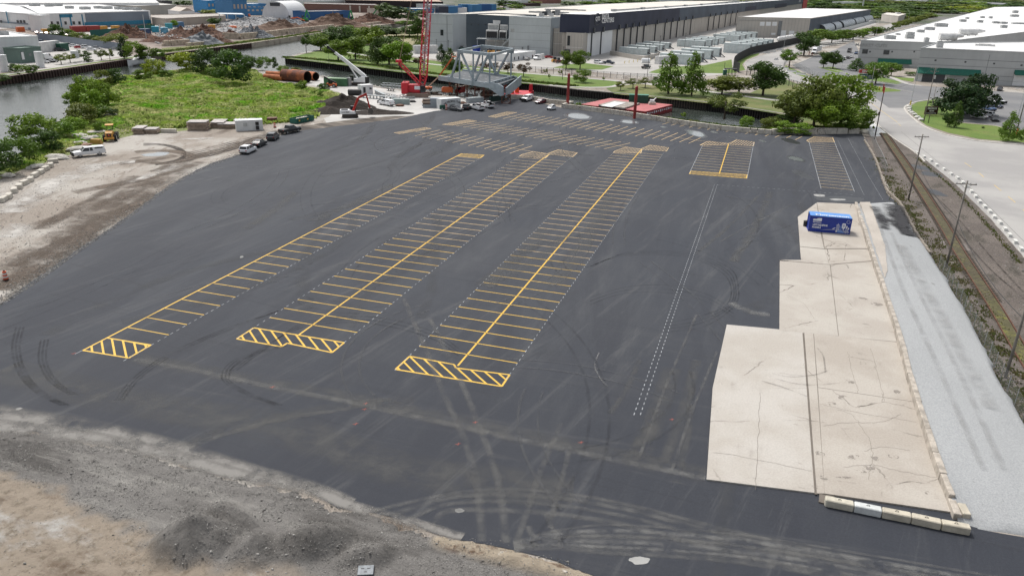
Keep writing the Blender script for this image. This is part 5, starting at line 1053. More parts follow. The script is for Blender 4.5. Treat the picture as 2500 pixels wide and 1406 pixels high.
mat_stack('narrow tall stack of timber mats right of the yellow loader',323,350,329,302,4); mat_stack('low stack of timber mats right of the narrow tall stack',355,385,328,309,3); mat_stack('tallest broad stack of timber mats between weeds and grey stack',456,504,320,287,3.5); mat_stack('dark-ended stack of timber mats between the broad stack and the white office',512,545,314,289,5); mat_stack('front stack of timber mats touching the white site office',534,578,315,293,3.5); mat_stack('rear pile of timber mats showing above the white site office',568,618,305,284,3); mat_stack('grey weathered planks piled left of the yellow loader',212,256,330,316,3,-3)
c_ = G(411,325); b = MB(); b.box((0,.4,.45),(3.6,.8,.9),CLB); b.build('concrete_block',None,bevel=.05,label='long pale concrete block lying in the weeds before the mat stacks',cat='concrete block').location = (c_.x,c_.y,0)
YLW = M('machine_yellow',(.52,.26,.045),.5,var=.1); WL_ = thing('wheel_loader','yellow wheel loader with canopy parked tail to the camera in the weeds','wheel loader',(*G(272,342),0),R(110))
b = MB(); b.prof([(-2.6,.9),(-2.6,1.9),(-2.2,2.15),(-.6,2.25),(-.6,.9)],1.5,YLW); b.box((-2.75,0,.85),(.4,2.0,.45),YLW); b.build('engine_body',WL_,bevel=.08)
b = MB(); b.box((.9,0,1.1),(1.8,1.1,1.0),YLW); b.build('front_frame',WL_,bevel=.06)
for x in (-1.5,1.35):
 for y in (-1,1): wheel(WL_,x,y * 1.1,.78,.55)
b = MB()
for x in (-.4,.8):
 for y in (-.6,.6): b.bar((x,y,2.1),(x,y,3.3),.09,BPL)
b.build('canopy_post',WL_); b = MB(); b.box((.2,0,3.38),(1.9,1.7,.14),YLW); b.build('canopy',WL_,bevel=.04)
b = MB(); b.box((.1,0,1.95),(.6,.6,.7),BPL); b.build('seat',WL_); b = MB(); b.box((-2.62,0,1.5),(.06,.9,.7),BPL); b.build('grille',WL_); b = MB(); b.prof([(-.25,0),(.25,0),(0,.42)],.02,ORG,T=Matrix.Translation((-2.67,0,1.35)) @ Matrix.Rotation(R(90),4,'Z')); b.build('warning_triangle',WL_)
for y in (-.45,.45): b = MB(); b.bar((1.2,y,1.6),(3.0,y,.7),.22,YLW); b.build('lift_arm',WL_)
b = MB(); b.prof([(2.9,.1),(3.1,1.3),(3.3,.25),(4.1,.05),(2.95,.02)],2.6,M('bucket_steel',(.12,.11,.10),.6)); b.build('bucket',WL_)
p0,p1 = G(577,321.5),G(643,318.5); OF,L_ = container('white flat-roofed site office container beside the timber mats',p0,p1,2.5,2.4,M('office_white',(.66,.68,.68),.5,var=.05),z=.02)
b = MB(); b.box((-L_ * .15,-.06,1.5),(.9,.06,.8),M('louvre',(.42,.44,.44),.5)); b.build('vent_grille',OF); b = MB(); b.box((L_ * .06,-.07,1.1),(.9,.05,2.0),M('office_white',(.6,.6,.6))); b.build('door',OF); b = MB(); b.box((L_ * .29,-.07,1.7),(.8,.05,.8),GLS); b.build('window',OF); b = MB(); b.box((L_ * .29,-.25,.7),(.75,.4,.9),BPL); b.build('air_conditioner',OF)
b = MB(); p0,p1 = G(652,301),G(676,300); b.prism([p0,p1,p1 + Vector((-.4,2)),p0 + Vector((-.4,2))],0,1.2,RUST); b.build('trench_box',None,label='rusty brown steel trench box between the white office and the green skip',cat='trench box')
SK = M('skip_green',(.012,.10,.075),.5); p0,p1 = G(716,303),G(759,294); sk = thing('skip','dark green open skip with yellow stickers at the meadow edge','skip',(*((p0 + p1) / 2),0),ang(p0,p1)); L_ = (p1 - p0).length
b = MB(); b.box((0,0,.15),(L_ - .3,2.2,.14),SK)
for y in (0,2.2): b.box((0,y - 1.1 + 1.1 - 1.1,.75),(L_,.1,1.3),SK)
for x in (-1,1): b.box((x * (L_ / 2 - .05),0,.75),(.1,2.2,1.3),SK)
b.build('hopper',sk)
b = MB(); b.box((0,0,.3),(0.1,2.4,.2),SK)
for i in range(9): b = MB(); b.box((-L_ / 2 + (i + .5) * L_ / 9,-1.18,.75),(.14,.1,1.2),SK); b.build('rib',sk)
for x in (-.35,.12): b = MB(); b.box((L_ * x,-1.25,.8),(.5,.03,.35),M('sticker',(.6,.38,.03),.6)); b.build('sticker',sk)
for i in range(5): rock('debris',*(sk.matrix_basis @ Vector((-1.6 + i * .8,0,0)))[:2],.5,CLB,'light rubble lump heaped in the green skip, %s from its left end' % ordn[i],'rubble','rubble in the green skip',z=.9,seed=i + 3)
def heap(name,cx,cy,rx,ry,h,mat,label=None,cat='soil heap',seed=0,rzm=0,n=26,rough=.25,world=None,pw=.8):
 c_ = world or G(cx,cy); vs = [(0,0,h)]; fs = []
 for k in range(1,n // 2 + 1):
  u = k / (n // 2)
  for i in range(n):
   a = 2 * math.pi * i / n; e = 1 + .25 * noise.noise(Vector((math.cos(a) * 1.2,math.sin(a) * 1.2,seed)))
   x,y = math.cos(a) * u * rx * e,math.sin(a) * u * ry * e; z_ = h * (1 - u ** pw * 1.0) * (1 + rough * noise.noise(Vector((x * .5,y * .5,seed + 2)))) + h * rough * .35 * noise.noise(Vector((x * 1.4,y * 1.4,seed))) * (1 - u)
   vs.append((x,y,max(z_,0) if u < 1 else -.06))
 for i in range(n): fs.append((0,1 + i,1 + (i + 1) % n))
 for k in range(n // 2 - 1):
  for i in range(n): a = 1 + k * n + i; c2 = 1 + k * n + (i + 1) % n; fs.append((a,a + n,c2 + n,c2))
 b = MB(); b.add(vs,fs,mat); o = b.build(name,None,smooth=(rough < .3),label=label,cat=cat); o.location = (c_.x,c_.y,0); o.rotation_euler.z = rzm; return o
SOIL = ground_mat('dark_soil',[((.055,.042,.034),.3,.5,.7,0,1)],(.028,.021,.017),fine=.4,finescale=3,bd=.3)
heap('soil_heap',842,262,11,5.5,3.8,SOIL,'tall heap of black soil behind the red excavator',rzm=R(-10),rough=.35,pw=1.0); heap('soil_heap',800,275,7,4.5,1.8,SOIL,'lower black soil heap left of the excavator',seed=4,pw=1.0); heap('soil_heap',925,276,11,4,1.2,SOIL,'long low spread of black soil right of the excavator',seed=6,rzm=R(8),rough=.4)
EX = thing('excavator','white and red tracked excavator digging at the black soil heap','excavator',(*G(855,287),.02),R(12)); EXR = M('boom_red',(.48,.035,.025),.5,var=.08); TRK = M('steel_track',(.05,.042,.036),.8,var=.2)
def crawler(parent,L_,w,gap,h=.85,mat=TRK):
 for s_ in (-1,1): b = MB(); b.prof([(-L_ / 2,h * .45),(-L_ / 2 + .3,.02),(L_ / 2 - .3,.02),(L_ / 2,h * .45),(L_ / 2 - .25,h),(-L_ / 2 + .25,h)],w,mat,T=Matrix.Translation((0,s_ * gap / 2,0))); b.build('crawler_track',parent,bevel=.05)
crawler(EX,4.4,.6,2.4); b = MB(); b.prof([(-2.6,1.0),(-2.7,1.4),(-2.5,2.1),(-.2,2.1),(.2,1.8),(1.4,1.8),(1.5,1.0)],2.7,PWHT); b.build('house',EX,bevel=.1)
b = MB(); b.box((.9,.95,2.15),(1.5,.9,1.5),GLS,top=.9); b.build('cab',EX,bevel=.05); b = MB(); b.box((-1.4,0,2.16),(1.8,2.2,.14),BPL); b.build('engine_cover',EX)
text_on('Link-Belt',.55,BPL,EX,(-1.2,-1.37,1.55),(1,0,0),(0,0,1))
b = MB(); b.bar((.8,-.3,1.6),(2.4,-.3,5.2),.55,EXR,h=.6); b.bar((2.4,-.3,5.2),(4.6,-.3,6.2),.5,EXR,h=.55); b.build('boom',EX); b = MB(); b.bar((4.5,-.3,6.4),(5.4,-.3,2.4),.4,EXR,h=.5); b.build('stick',EX)
b = MB(); b.bar((1.3,-.3,2.6),(2.9,-.3,4.6),.18,FP); b.bar((2.8,-.3,6.0),(4.6,-.3,6.6),.16,FP); b.build('hydraulic_ram',EX); b = MB(); b.prof([(4.9,2.4),(5.9,2.6),(6.4,1.6),(5.8,.6),(4.9,1.2)],1.3,M('bucket_steel',(.12,.11,.10))); b.build('bucket',EX)
# construction yard
CRR = M('crane_red',(.52,.022,.035),.45,var=.08); CRK_ = M('crane_pink_red',(.55,.06,.10),.5,var=.1); BRG = M('bridge_grey',(.29,.345,.375),.55,var=.1); BRGD = M('bridge_deck',(.10,.11,.12),.85)
def lattice(b,a,c,w0,w1,n_,mat,ct=.16,lt=.09):
 """four-chord lattice boom from a to c"""
 a = Vector(a); c = Vector(c); z = (c - a).normalized(); x = z.cross(Vector((0,1,0))).normalized(); y = z.cross(x)
 def ring(i):
  u = i / n_; w = (w0 + (w1 - w0) * u) / 2; q = a.lerp(c,u); return [q + x * w + y * w,q - x * w + y * w,q - x * w - y * w,q + x * w - y * w]
 for i in range(n_):
  r0,r1 = ring(i),ring(i + 1)
  for k in range(4):
   b.bar(r0[k],r1[k],ct,mat); b.bar(r0[k],r1[(k + 1) % 4] if i % 2 else r1[k - 1],lt,mat)
   if i % 4 == 0: b.bar(r0[k],r0[(k + 1) % 4],lt,mat)
c_ = G(1022,236); CR = thing('crawler_crane','red crawler crane with tall lattice boom at the water edge','crane',(c_.x,c_.y,.02),0)
crawler(CR,7.2,1.2,5.0,1.3,M('crane_track',(.22,.16,.13),.8,var=.2)); b = MB(); b.box((0,0,1.0),(4,3.6,.7),CRR); b.build('undercarriage',CR)
b = MB(); b.box((-1.6,0,2.6),(4.6,3.0,2.4),CRR); b.build('house',CR,bevel=.1)
for y in (-1.0,1.0): b = MB(); b.box((-4.2,y * 1.3,2.7),(2.2,1.9,3.6),CRR); b.build('counterweight',CR,bevel=.2)
b = MB(); b.box((1.6,-1.3,2.5),(1.6,1.2,2.0),GLS,top=.9); b.build('cab',CR); b = MB(); b.box((-.2,-1.54,2.9),(1.8,.05,1.1),WPR); b.build('name_board',CR)
hx = (1062 - 1022)
top_h = 62.0; bt = Vector((5.6,6,top_h)); b = MB(); lattice(b,(1.2,0,3.2),(1.7,.4,7),1.2,2.3,3,CRR,.3,.16); b.build('boom_foot',CR)
b = MB(); lattice(b,(1.7,.4,7),Vector((1.7,.4,7)).lerp(bt,.24),2.3,2.3,9,CRR,.26,.15); b.build('boom_section',CR); b = MB(); lattice(b,Vector((1.7,.4,7)).lerp(bt,.24),bt,2.3,2.2,30,CRK_,.19,.10); b.build('boom_section',CR)
b = MB(); b.bar((1.7,.4,7),bt,.55,M('boom_walkway',(.35,.34,.34),.6,var=.3),h=.12); b.build('boom_ladder',CR)
b = MB(); lattice(b,(1.0,0,3.5),(-6.0,0,10.5),.7,.9,6,CRR,.24,.12); b.box((-6.1,0,10.9),(1.8,1.5,.8),CRR); b.build('mast',CR)
b = MB()
for y in (-.6,.6): b.bar((-6.0,y,10.6),bt + Vector((0,y,0)),.07,M('pendant_cable',(.42,.30,.22),.6)); b.bar((-6.0,y,10.4),(-4.2,y,4.2),.08,WIRE)
b.build('pendant_line',CR)
b = MB(); b.bar((-1.3,8,0),(-1.3,8,.1),.1,WIRE)
c_ = G(878,209); WC_ = thing('mobile_crane','white tracked telescopic crane with raised boom between green container and water','crane',(c_.x,c_.y,.02),R(172))
crawler(WC_,6.0,.8,3.2,1.0); b = MB(); b.prof([(-3.0,1.1),(-3.0,3.0),(-1.2,3.2),(.5,2.4),(2.2,2.2),(2.2,1.1)],2.8,PWHT); b.build('house',WC_,bevel=.1); b = MB(); b.box((-2.9,0,2.1),(.6,2.9,1.9),BPL); b.build('radiator',WC_)
b = MB(); b.box((2.2,1.2,2.6),(1.3,1.1,1.9),GLS,top=.9); b.build('cab',WC_); b = MB(); b.bar((-2.2,0,3.1),(6.6,0,9.6),.95,PWHT,h=1.1); b.bar((5.8,0,9.0),(8.4,0,10.9),.7,PWHT,h=.8); b.build('boom',WC_)
b = MB(); b.bar((8.3,0,10.85),(10.8,0,12.7),.5,BPL,h=.6); b.box((10.9,0,12.6),(.5,.8,1.0),BPL); b.build('boom_tip',WC_); b = MB(); b.bar((.6,0,2.4),(3.8,0,7.2),.4,PWHT); b.build('luffing_ram',WC_); b = MB(); b.bar((10.9,0,12.2),(10.9,0,5.5),.06,WIRE); b.box((10.9,0,5.3),(.5,.3,.9),BPL); b.build('hook_block',WC_)
PIP = ground_mat('rusty_pipe',[((.28,.09,.04),.3,.45,.6,0,1)],(.13,.05,.035),rough=.8,fine=.3,finescale=2); PIPO = M('orange_rust',(.40,.13,.05),.8,var=.25,scale=.8); INN = M('pipe_inside',(.02,.014,.012),.9)
def pipe(label,x0,y0,x1,y1,r,mat,wall=.06):
 a_,c_ = G(x0,y0),G(x1,y1); d = c_ - a_; L_ = d.length; t_ = thing('steel_pipe',label,'pipe',(*((a_ + c_) / 2),r),ang(a_,c_),'rusty steel pipes by the water'); b = MB(); n_ = 24
 vs = [];
 for x in (-L_ / 2,L_ / 2):
  for rr_ in (r,r - wall): vs += [(x,rr_ * math.cos(2 * math.pi * i / n_),rr_ * math.sin(2 * math.pi * i / n_)) for i in range(n_)]
 o_ = lambda e,k,i: (e * 2 + k) * n_ + i % n_
 b.add(vs,[(o_(0,0,i),o_(1,0,i),o_(1,0,i + 1),o_(0,0,i + 1))[::-1] for i in range(n_)] + [(o_(e,0,i),o_(e,0,i + 1),o_(e,1,i + 1),o_(e,1,i)) for e in (0,1) for i in range(n_)],mat); b.build('shell',t_)
 b = MB(); b.add(vs,[(o_(0,1,i),o_(0,1,i + 1),o_(1,1,i + 1),o_(1,1,i))[::-1] for i in range(n_)],INN); b.build('inner_wall',t_)
 for x in (-L_ * .18,L_ * .2): b = MB(); b.cyl((x,0,0),r + .02,.12,mat,24,axis='X'); b.build('weld_ring',t_)
pipe('largest dark rusty pipe lying in front of the others',694,197,752,203,2.05,PIP); pipe('orange rusty pipe with open end just behind the largest pipe',715,190,772,198,1.55,PIPO); pipe('slim orange rusty pipe lying left of the largest pipe, nearer one',647,194,692,198,1.0,PIPO); pipe('slim orange rusty pipe lying left of the largest pipe, farther one',652,187,700,190,1.0,PIPO)
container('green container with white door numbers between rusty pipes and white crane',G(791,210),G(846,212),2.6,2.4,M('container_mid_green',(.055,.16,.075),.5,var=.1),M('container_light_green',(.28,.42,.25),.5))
b = MB(); b.cyl((0,0,1.4),.9,2.8,M('silver_tank',(.30,.31,.31),.4,metal=.4),16); b.build('tank',None,label='grey upright tank between the green container and the white crane',cat='tank').location = (*G(853,210),0)
TH = thing('telehandler','small orange telehandler with dark raised boom before the green container','telehandler',(*G(810,214),0),R(170)); ORM = M('machine_orange',(.62,.14,.04),.5)
b = MB(); b.box((0,0,1.0),(3.4,1.4,.9),ORM); b.build('chassis',TH,bevel=.1); b = MB(); b.bar((-1.6,0,1.6),(2.6,0,3.4),.5,BPL); b.build('boom',TH); b = MB(); b.box((.2,.5,1.9),(1.3,.8,1.2),GLS,top=.85); b.build('cab',TH)
for x in (-1.2,1.3):
 for y in (-1,1): wheel(TH,x,y * .85,.6,.4)
CT,_ = container('white site cabin with a dark doorway behind the black water tank',G(883,234),G(911,232),3.2,2.6,M('cabin_white',(.70,.71,.71),.5)); b = MB(); b.box((-1.0,-.06,1.4),(.8,.06,2.4),BPL); b.build('door',CT); b = MB(); b.box((1.2,-.06,2.1),(.7,.06,.6),GLS); b.build('window',CT)
b = MB(); b.cyl((0,0,1.0),.95,4.4,BPL,16,axis='X'); o = b.build('tank',None,label='black horizontal water tank left of the white site cabin',cat='tank'); o.location = (*G(867,233),0); o.rotation_euler.z = R(5)
STL = M('girder_galvanised',(.33,.36,.37),.5,var=.15);
def girder(label,x0,y0,x1,y1,h=.9,w=.5,z=0,mat=STL,cat='girder',openw=True):
 a_,c_ = G(x0,y0),G(x1,y1); L_ = (c_ - a_).length; t_ = thing('steel_girder',label,cat,(*((a_ + c_) / 2),z),ang(a_,c_),'steel girders laid on the yard'); b = MB(); b.box((0,0,.06),(L_,w,.12),mat); b.build('flange',t_); b = MB(); b.box((0,0,h - .06),(L_,w,.12),mat); b.build('flange',t_); n_ = max(3,int(L_ / 1.2)); b = MB(); b.box((0,0,h / 2),(.18 if openw else L_ / n_,w * .3,h - .2),mat); me_ = b.mesh('web')
 for i in range(n_): obj('web',me_,t_,(-L_ / 2 + (i + .5) * L_ / n_,0,0))
girder('long dark-webbed girder lying behind the white pickup',884,239,965,246,1.1,1.1); girder('slanting girder from the white cabin toward the white pickup',915,229,940,241,1.3,.9); girder('girder frame at the water edge left of the crane',930,214,986,218,1.1,.6); girder('second girder frame behind at the water edge',934,210,984,213,1.1,.6); girder('thin truss lying behind the slanting girder',925,230,965,237,.7,.5); girder('thin truss lying right of the white pickup',945,246,1013,241,.7,.5); girder('short truss just above the thin truss by the pickup',950,241,988,236,.7,.5); girder('dark bracket girder lying alone on the pale gravel by the crane',946,222,963,224,.8,.9,mat=BPL)
b = MB(); b.box((0,0,.8),(5.2,1.4,1.6),M('grey_green_steel',(.26,.32,.31),.6)); o = b.build('steel_box',None,label='grey-green steel box beam right of the white pickup',cat='steel box'); o.location = (*G(979,255),0); o.rotation_euler.z = R(-4)
for i,(x_,y_,lb_) in enumerate([(936,247,'dark scrap bundle in front of the slanting girder'),(975,260,'rusty scrap bundle at the foot of the grey-green beam'),(1006,250,'brown cable coil on the gravel between beam and timber bundle'),(1128,254,'dark scrap lying behind the white container')]): c_ = G(x_,y_); rock('scrap_bundle',c_.x,c_.y,.9,RUST if i % 2 else BPL,lb_,'scrap',seed=i + 9,flat=.5,stretch=1.5)
def stack(label,x0,x1,yb,h,n_,mats,dep=2.2,dy=0,name='steel_stack',cat='stack'):
 p0,p1 = G(x0,yb),G(x1,yb + dy); L_ = (p1 - p0).length; t_ = thing(name,label,cat,(*((p0 + p1) / 2),0),ang(p0,p1))
 for k in range(n_): b = MB(); b.box((.12 * (-1) ** k,dep / 2,(k + .5) * h / n_),(L_ - .15,dep,h / n_ - .07),mats[k % len(mats)]); b.build('layer',t_)
GP = M('grey_panel',(.30,.33,.37),.5,var=.1)
stack('bundle of brown timber on grey skids left of the grey panel stack',1031,1052,264,2.4,5,[STL,STL,PLD,PLK,PLD]); stack('stack of blue-grey panels left of the white lettered container',1050,1078,264,2.8,7,[GP,GP,BRG]); stack('stack of pale steel beams behind the service trucks',1146,1182,253,1.6,4,[GP,STL],dy=-3); stack('low brown crate stack under the bridge span beside the tarpaulin',1174,1202,238,1.6,3,[PLD,PLK]); stack('long pale timber stack under the right end of the bridge',1200,1233,233,1.5,3,[PLG,PLK],dy=-4)
TARP = M('dark_green_tarpaulin',(.015,.04,.035),.6); b = MB(); P_ = smooth_path(PX([(1196,249),(1215,247),(1236,244),(1243,237)]),3)
for i in range(len(P_) - 1): b.bar((P_[i].x,P_[i].y,.8),(P_[i + 1].x,P_[i + 1].y,.8),.9,TARP,h=1.6)
b.build('tarpaulin',None,label='dark green tarpaulin screen curving behind the rightmost service truck',cat='tarpaulin')
MS,L_ = container('white container lettered METROPOLITAN STEEL behind the parked sedans',G(1077,268),G(1125,264),2.9,2.6,M('metro_white',(.68,.70,.70),.5),z=.0)
for i,ch in enumerate('METROPOLITAN'):
 a = R(-26 + 52 * i / 11); text_on(ch,.85,BPL,MS,(L_ * .07 + 6.0 * math.sin(a),-.08,1.95 - 6.0 * (1 - math.cos(a)) + .15),(math.cos(a),0,-math.sin(a)),(math.sin(a),0,math.cos(a)))
text_on('STEEL',.8,BPL,MS,(L_ * .07,-.08,1.0),(1,0,0),(0,0,1))
GMC,L_ = (thing('generator','green compressor standing at the left foot of the white lettered container','generator',(*G(1080,268),0),0),0); b = MB(); b.box((0,0,.7),(1.6,1,1.2),GRNC); b.build('body',GMC,bevel=.1); wheel(GMC,0,-.5,.35)
CP = thing('compressor','orange wheeled compressor under the left half of the bridge span','compressor',(*G(1092,231),0),R(5)); b = MB(); b.prof([(-1.9,.6),(-1.9,2.0),(-1.4,2.5),(1.6,2.5),(1.9,2.0),(1.9,.6)],1.9,ORM); b.build('housing',CP,bevel=.1)
for x in (-1,1): wheel(CP,x,-.95,.45)
b = MB(); b.box((-2.6,0,.7),(1.2,.5,.2),BPL); b.build('drawbar',CP)
c_ = G(1045,222); BLF = thing('boom_lift','orange boom lift reaching its basket up to the bridge portal','boom lift',(c_.x,c_.y,0),0); b = MB(); b.box((0,0,.9),(2.8,2.2,.8),ORM); b.build('chassis',BLF)
for x in (-.9,.9): wheel(BLF,x,-1.1,.5,.3)
e_ = G(1105,222); dx = e_.x - c_.x; hz_ = HT(1105,222,138); b = MB(); b.bar((0,0,1.3),(dx * .5,0,hz_ * .45),.38,M('cream_boom',(.62,.48,.36),.5)); b.bar((dx * .45,0,hz_ * .42),(dx,0,hz_ * .95),.5,ORM); b.build('boom',BLF); b = MB(); b.box((dx + .8,0,hz_),(1.8,1,.2),ORM)
for x in (-.8,.8):
 for y in (-.45,.45): b.bar((dx + .8 + x,y,hz_),(dx + .8 + x,y,hz_ + 1.2),.08,ORM)
b.build('basket',BLF)
TB = thing('bridge_truss','grey steel truss bridge span resting on falsework over the water','bridge')
zd = 5.2
nl,nr = G(1072,190,zd),G(1210,211,zd); fl_,fr_ = G(1130,174,zd),G(1241,189,zd)   # near chord ends and far chord ends at deck level
fr_ = fl_ + (nr - nl)
def lerp2(a_,c_,u): return a_ + (c_ - a_) * u
b = MB(); b.prism([nl,nr,fr_,fl_],zd - .1,zd + .1,BRGD); b.build('deck',TB)
htr = HT(1130,221,127) * .0 + 9.2; us = [.22,.36,.62,.9]
for nm,(a_,c_) in enumerate(((nl,nr),(fl_,fr_))):
 P3 = lambda u,z: (lerp2(a_,c_,u).x,lerp2(a_,c_,u).y,z)
 b = MB(); b.bar(P3(0,zd - .1),P3(1.0,zd - .1),.7,BRG,h=1.5); b.build('bottom_chord',TB)
 b = MB(); b.bar(P3(.36,zd + htr),P3(.93,zd + htr),.9,BRG,h=.9); b.build('top_chord',TB)
 for u in (.38,.62,.90): b = MB(); b.bar(P3(u,zd),P3(u,zd + htr),.5,BRG); b.build('vertical',TB)
 for u0,u1 in ((.22,.38),(.64,.40),(.64,.88)): b = MB(); b.bar(P3(u0,zd + .2),P3(u1,zd + htr),.55,BRG); b.build('diagonal',TB)
 for u,z_ in ((.22,zd),(.64,zd),(.90,zd + htr - .8),(.39,zd + htr - .5)): b = MB(); q = P3(u,z_); b.bar((q[0] - .9,q[1],q[2] + .2),(q[0] + .9,q[1],q[2] + .2),.8,BRG,h=1.4); b.build('gusset_plate',TB)
b = MB()
for u in (.36,.93): b.bar((*lerp2(nl,nr,u),zd + htr),(*lerp2(fl_,fr_,u),zd + htr),.5,BRG,h=.7)
b.build('portal',TB)
q0,q1 = lerp2(nl,nr,.90),lerp2(fl_,fr_,.95)
b = MB(); b.bar((*q0,zd - .2),(*q1,zd - .2),.35,BRG,h=2.2); b.build('plate_girder',TB)
w0,w1 = G(1188,215,3.6),G(1216,212,3.6); w2 = G(1275,196,4.2)
b = MB(); b.prof([(-4.5,.9),(-4.5,2.0),(1,2.1),(3.4,1.4),(3.6,-1.2),(2.4,-1.6)],.5,BRG,T=Matrix.Translation((nr.x,nr.y,zd - 1.2)) @ Matrix.Rotation(ang(nl,nr),4,'Z')); b.build('end_plate',TB)
g0,g1 = Vector((nr.x + 3.2,nr.y - .5)),G(1272,200,3.4); b = MB(); b.bar((*g0,3.3),(*g1,4.0),.35,BRG,h=3.0); b.build('plate_girder',TB)
for i in range(9): q = g0.lerp(g1,(i + .5) / 9); b = MB(); b.bar((q.x,q.y - .28,2.1),(q.x,q.y - .28,4.6),.14,BRGD); b.build('stiffener',TB)
for i in range(7): q = q0.lerp(q1,(i + .5) / 7); b = MB(); b.bar((q.x + .2,q.y - .28,zd - 1.2),(q.x + .2,q.y - .28,zd + .8),.12,BRGD); b.build('stiffener',TB)
for i in range(24):
 u = (i % 8 + .5) / 8 * .8 + .1; v = .22 + .26 * (i // 8); q = lerp2(lerp2(nl,nr,u),lerp2(fl_,fr_,u),v); b = MB(); b.box((q.x,q.y,zd + .115),(1.0,.25,.02),M('deck_stripe',(.42,.43,.42),.8),rz=ang(nl,nr)); b.build('deck_slot',TB)
SCF = M('falsework_rust',(.16,.07,.05),.8,var=.3)
for i,u in enumerate((.2,.52,.66,.82,1.12)):
 for v in (.15,):
  q = lerp2(lerp2(nl,nr,u),lerp2(fl_,fr_,u),v); t_ = thing('falsework_tower','rusty falsework tower under the bridge span, %s from the left' % ordn[i],'falsework',(q.x,q.y,0),0,'falsework under the bridge')
  hh = (zd - .9) if u < 1 else 2.4
  for x in (-1.3,1.3):
   for y in (-1.2,1.2): b = MB(); b.bar((x,y,-2.4),(x,y,hh),.3,SCF); b.build('column',t_)
  b = MB(); b.bar((-1.3,-1.2,0),(1.3,-1.2,hh),.16,SCF); b.bar((1.3,-1.2,0),(-1.3,-1.2,hh),.16,SCF); b.bar((-1.5,-1.2,hh),(1.5,-1.2,hh),.3,SCF); b.bar((-1.5,1.2,hh),(1.5,1.2,hh),.3,SCF); b.bar((-1.3,-1.2,0),(1.3,-1.2,0),.3,SCF); b.build('brace',t_)
RB = thing('work_barge','small red work float with equipment under the right end of the bridge','work float'); p_ = [G(1222,232,-1.2),G(1240,220,-1.2),G(1303,222,-1.2),G(1290,232,-1.2)]; b = MB(); b.prism(p_,-2.9,-1.2,CRR); b.build('hull',RB)
for x_,y_,h in ((1233,226,3.4),(1250,228,2.5),(1262,226,4),(1296,224,2.6)): q = G(x_,y_,-1.2); b = MB(); b.box((q.x,q.y,h / 2 - 1.2),(1.5,1.0,h),[CRR,SCF,ORM,CRR][int(x_) % 4],top=.7); b.build('deck_gear',RB)
for i,(x_,y_,m_,lb_) in enumerate([(1150,237,STL,'grey pipe bundle lying before the falsework left of the brown crates'),(1062,232,PLD,'dark brace stack right of the crane tracks'),(1042,233,BPL,'black hose reel between crane tracks and orange compressor'),(1130,214,PLK,'brown timber clutter beneath the middle of the bridge'),(1165,222,SCF,'rust-coloured machinery clutter beneath the bridge'),(1190,226,CLB,'pale rubble heap beneath the bridge end')]):
 q = G(x_,y_); t_ = thing('yard_clutter',lb_,'clutter',(q.x,q.y,0),.2 * i); r_ = random.Random(i)
 for k in range(6): b = MB(); b.box((r_.uniform(-2,2),r_.uniform(-1.2,1.2),.3 + .3 * (k % 3)),(r_.uniform(.8,3),r_.uniform(.3,.7),.35),m_,rz=r_.uniform(-.4,.4)); b.build('piece',t_)
# quay walls
SP = M('sheet_pile_steel',(.075,.045,.036),.8,var=.3,scale=1.2,fine=.25); SPD = M('sheet_pile_dark',(.030,.026,.023),.8,var=.3); CAPC = M('quay_cap',(.30,.28,.25),.85,var=.2); QC = ground_mat('quay_concrete',[((.30,.25,.20),.15,.5,.65,0,1)],(.46,.41,.33),fine=.2,finescale=1.5)
def sheet_pile(name,label,pts,mat,pitch=1.1,depth=.45,h=2.6,cap=True,outward=1,capm=CAPC,maxp=300):
 """corrugated wall; every pile its own piece up to the limit"""
 t_ = thing(name,label,'quay wall'); P_ = [Vector(p_[:2]) for p_ in pts]; b = MB(); b.box((0,0,0),(pitch * .52,depth,h + .9),mat); me_ = b.mesh('sheet_pile'); cnt = 0; rest = MB()
 for i in range(len(P_) - 1):
  d = P_[i + 1] - P_[i]; L_ = d.length; n_ = max(1,int(L_ / pitch)); nn = Vector((d.y,-d.x)).normalized() * outward; rz = ang(P_[i],P_[i + 1])
  b = MB(); c_ = (P_[i] + P_[i + 1]) / 2 + nn * .06; b.box((c_.x,c_.y,-h / 2 - .4),(L_,.12,h + .8),SPD,rz=rz); b.build('backing',t_)
  for j in range(n_):
   q = P_[i] + d * ((j + .5) / n_) + nn * (.12 + depth / 2)
   if cnt < maxp: obj('sheet_pile',me_,t_,(q.x,q.y,-h / 2 - .45),rz); cnt += 1
   else: rest.box((q.x,q.y,-h / 2 - .45),(pitch * .52,depth,h + .9),mat,rz=rz)
  if cap: b = MB(); c_ = (P_[i] + P_[i + 1]) / 2 + nn * .25; b.box((c_.x,c_.y,.0),(L_ + .1,.9,.3),capm,rz=rz); b.build('cap',t_)
 if rest.v: o = rest.build('sheet_pile_run',t_); o['kind'] = 'stuff'
 return t_
sheet_pile('sheet_pile_wall','long rust-brown sheet pile quay wall along the far left bank',PX([(-60,198),(0,190),(150,168.5),(294,148),(330,143)]),SP,1.5,.5,2.6,False); sheet_pile('sheet_pile_wall','rust-brown sheet pile wall behind the moored boat and yellow-green bush',PX([(392,133),(500,120),(612,106)]),SP,1.5,.5,2.6,False)
CQ = thing('concrete_quay','pale stained concrete quay wall along the scrapyard bank','quay wall')
P_ = smooth_path(PX([(612,106),(700,93),(776,81),(870,69),(940,61),(999,53)]),2)
for i in range(len(P_) - 1): b = MB(); c_ = (P_[i] + P_[i + 1]) / 2; b.box((c_.x,c_.y,-1.3),((P_[i + 1] - P_[i]).length - .15,1.0,3.0),QC,rz=ang(P_[i],P_[i + 1])); b.build('wall_section',CQ)
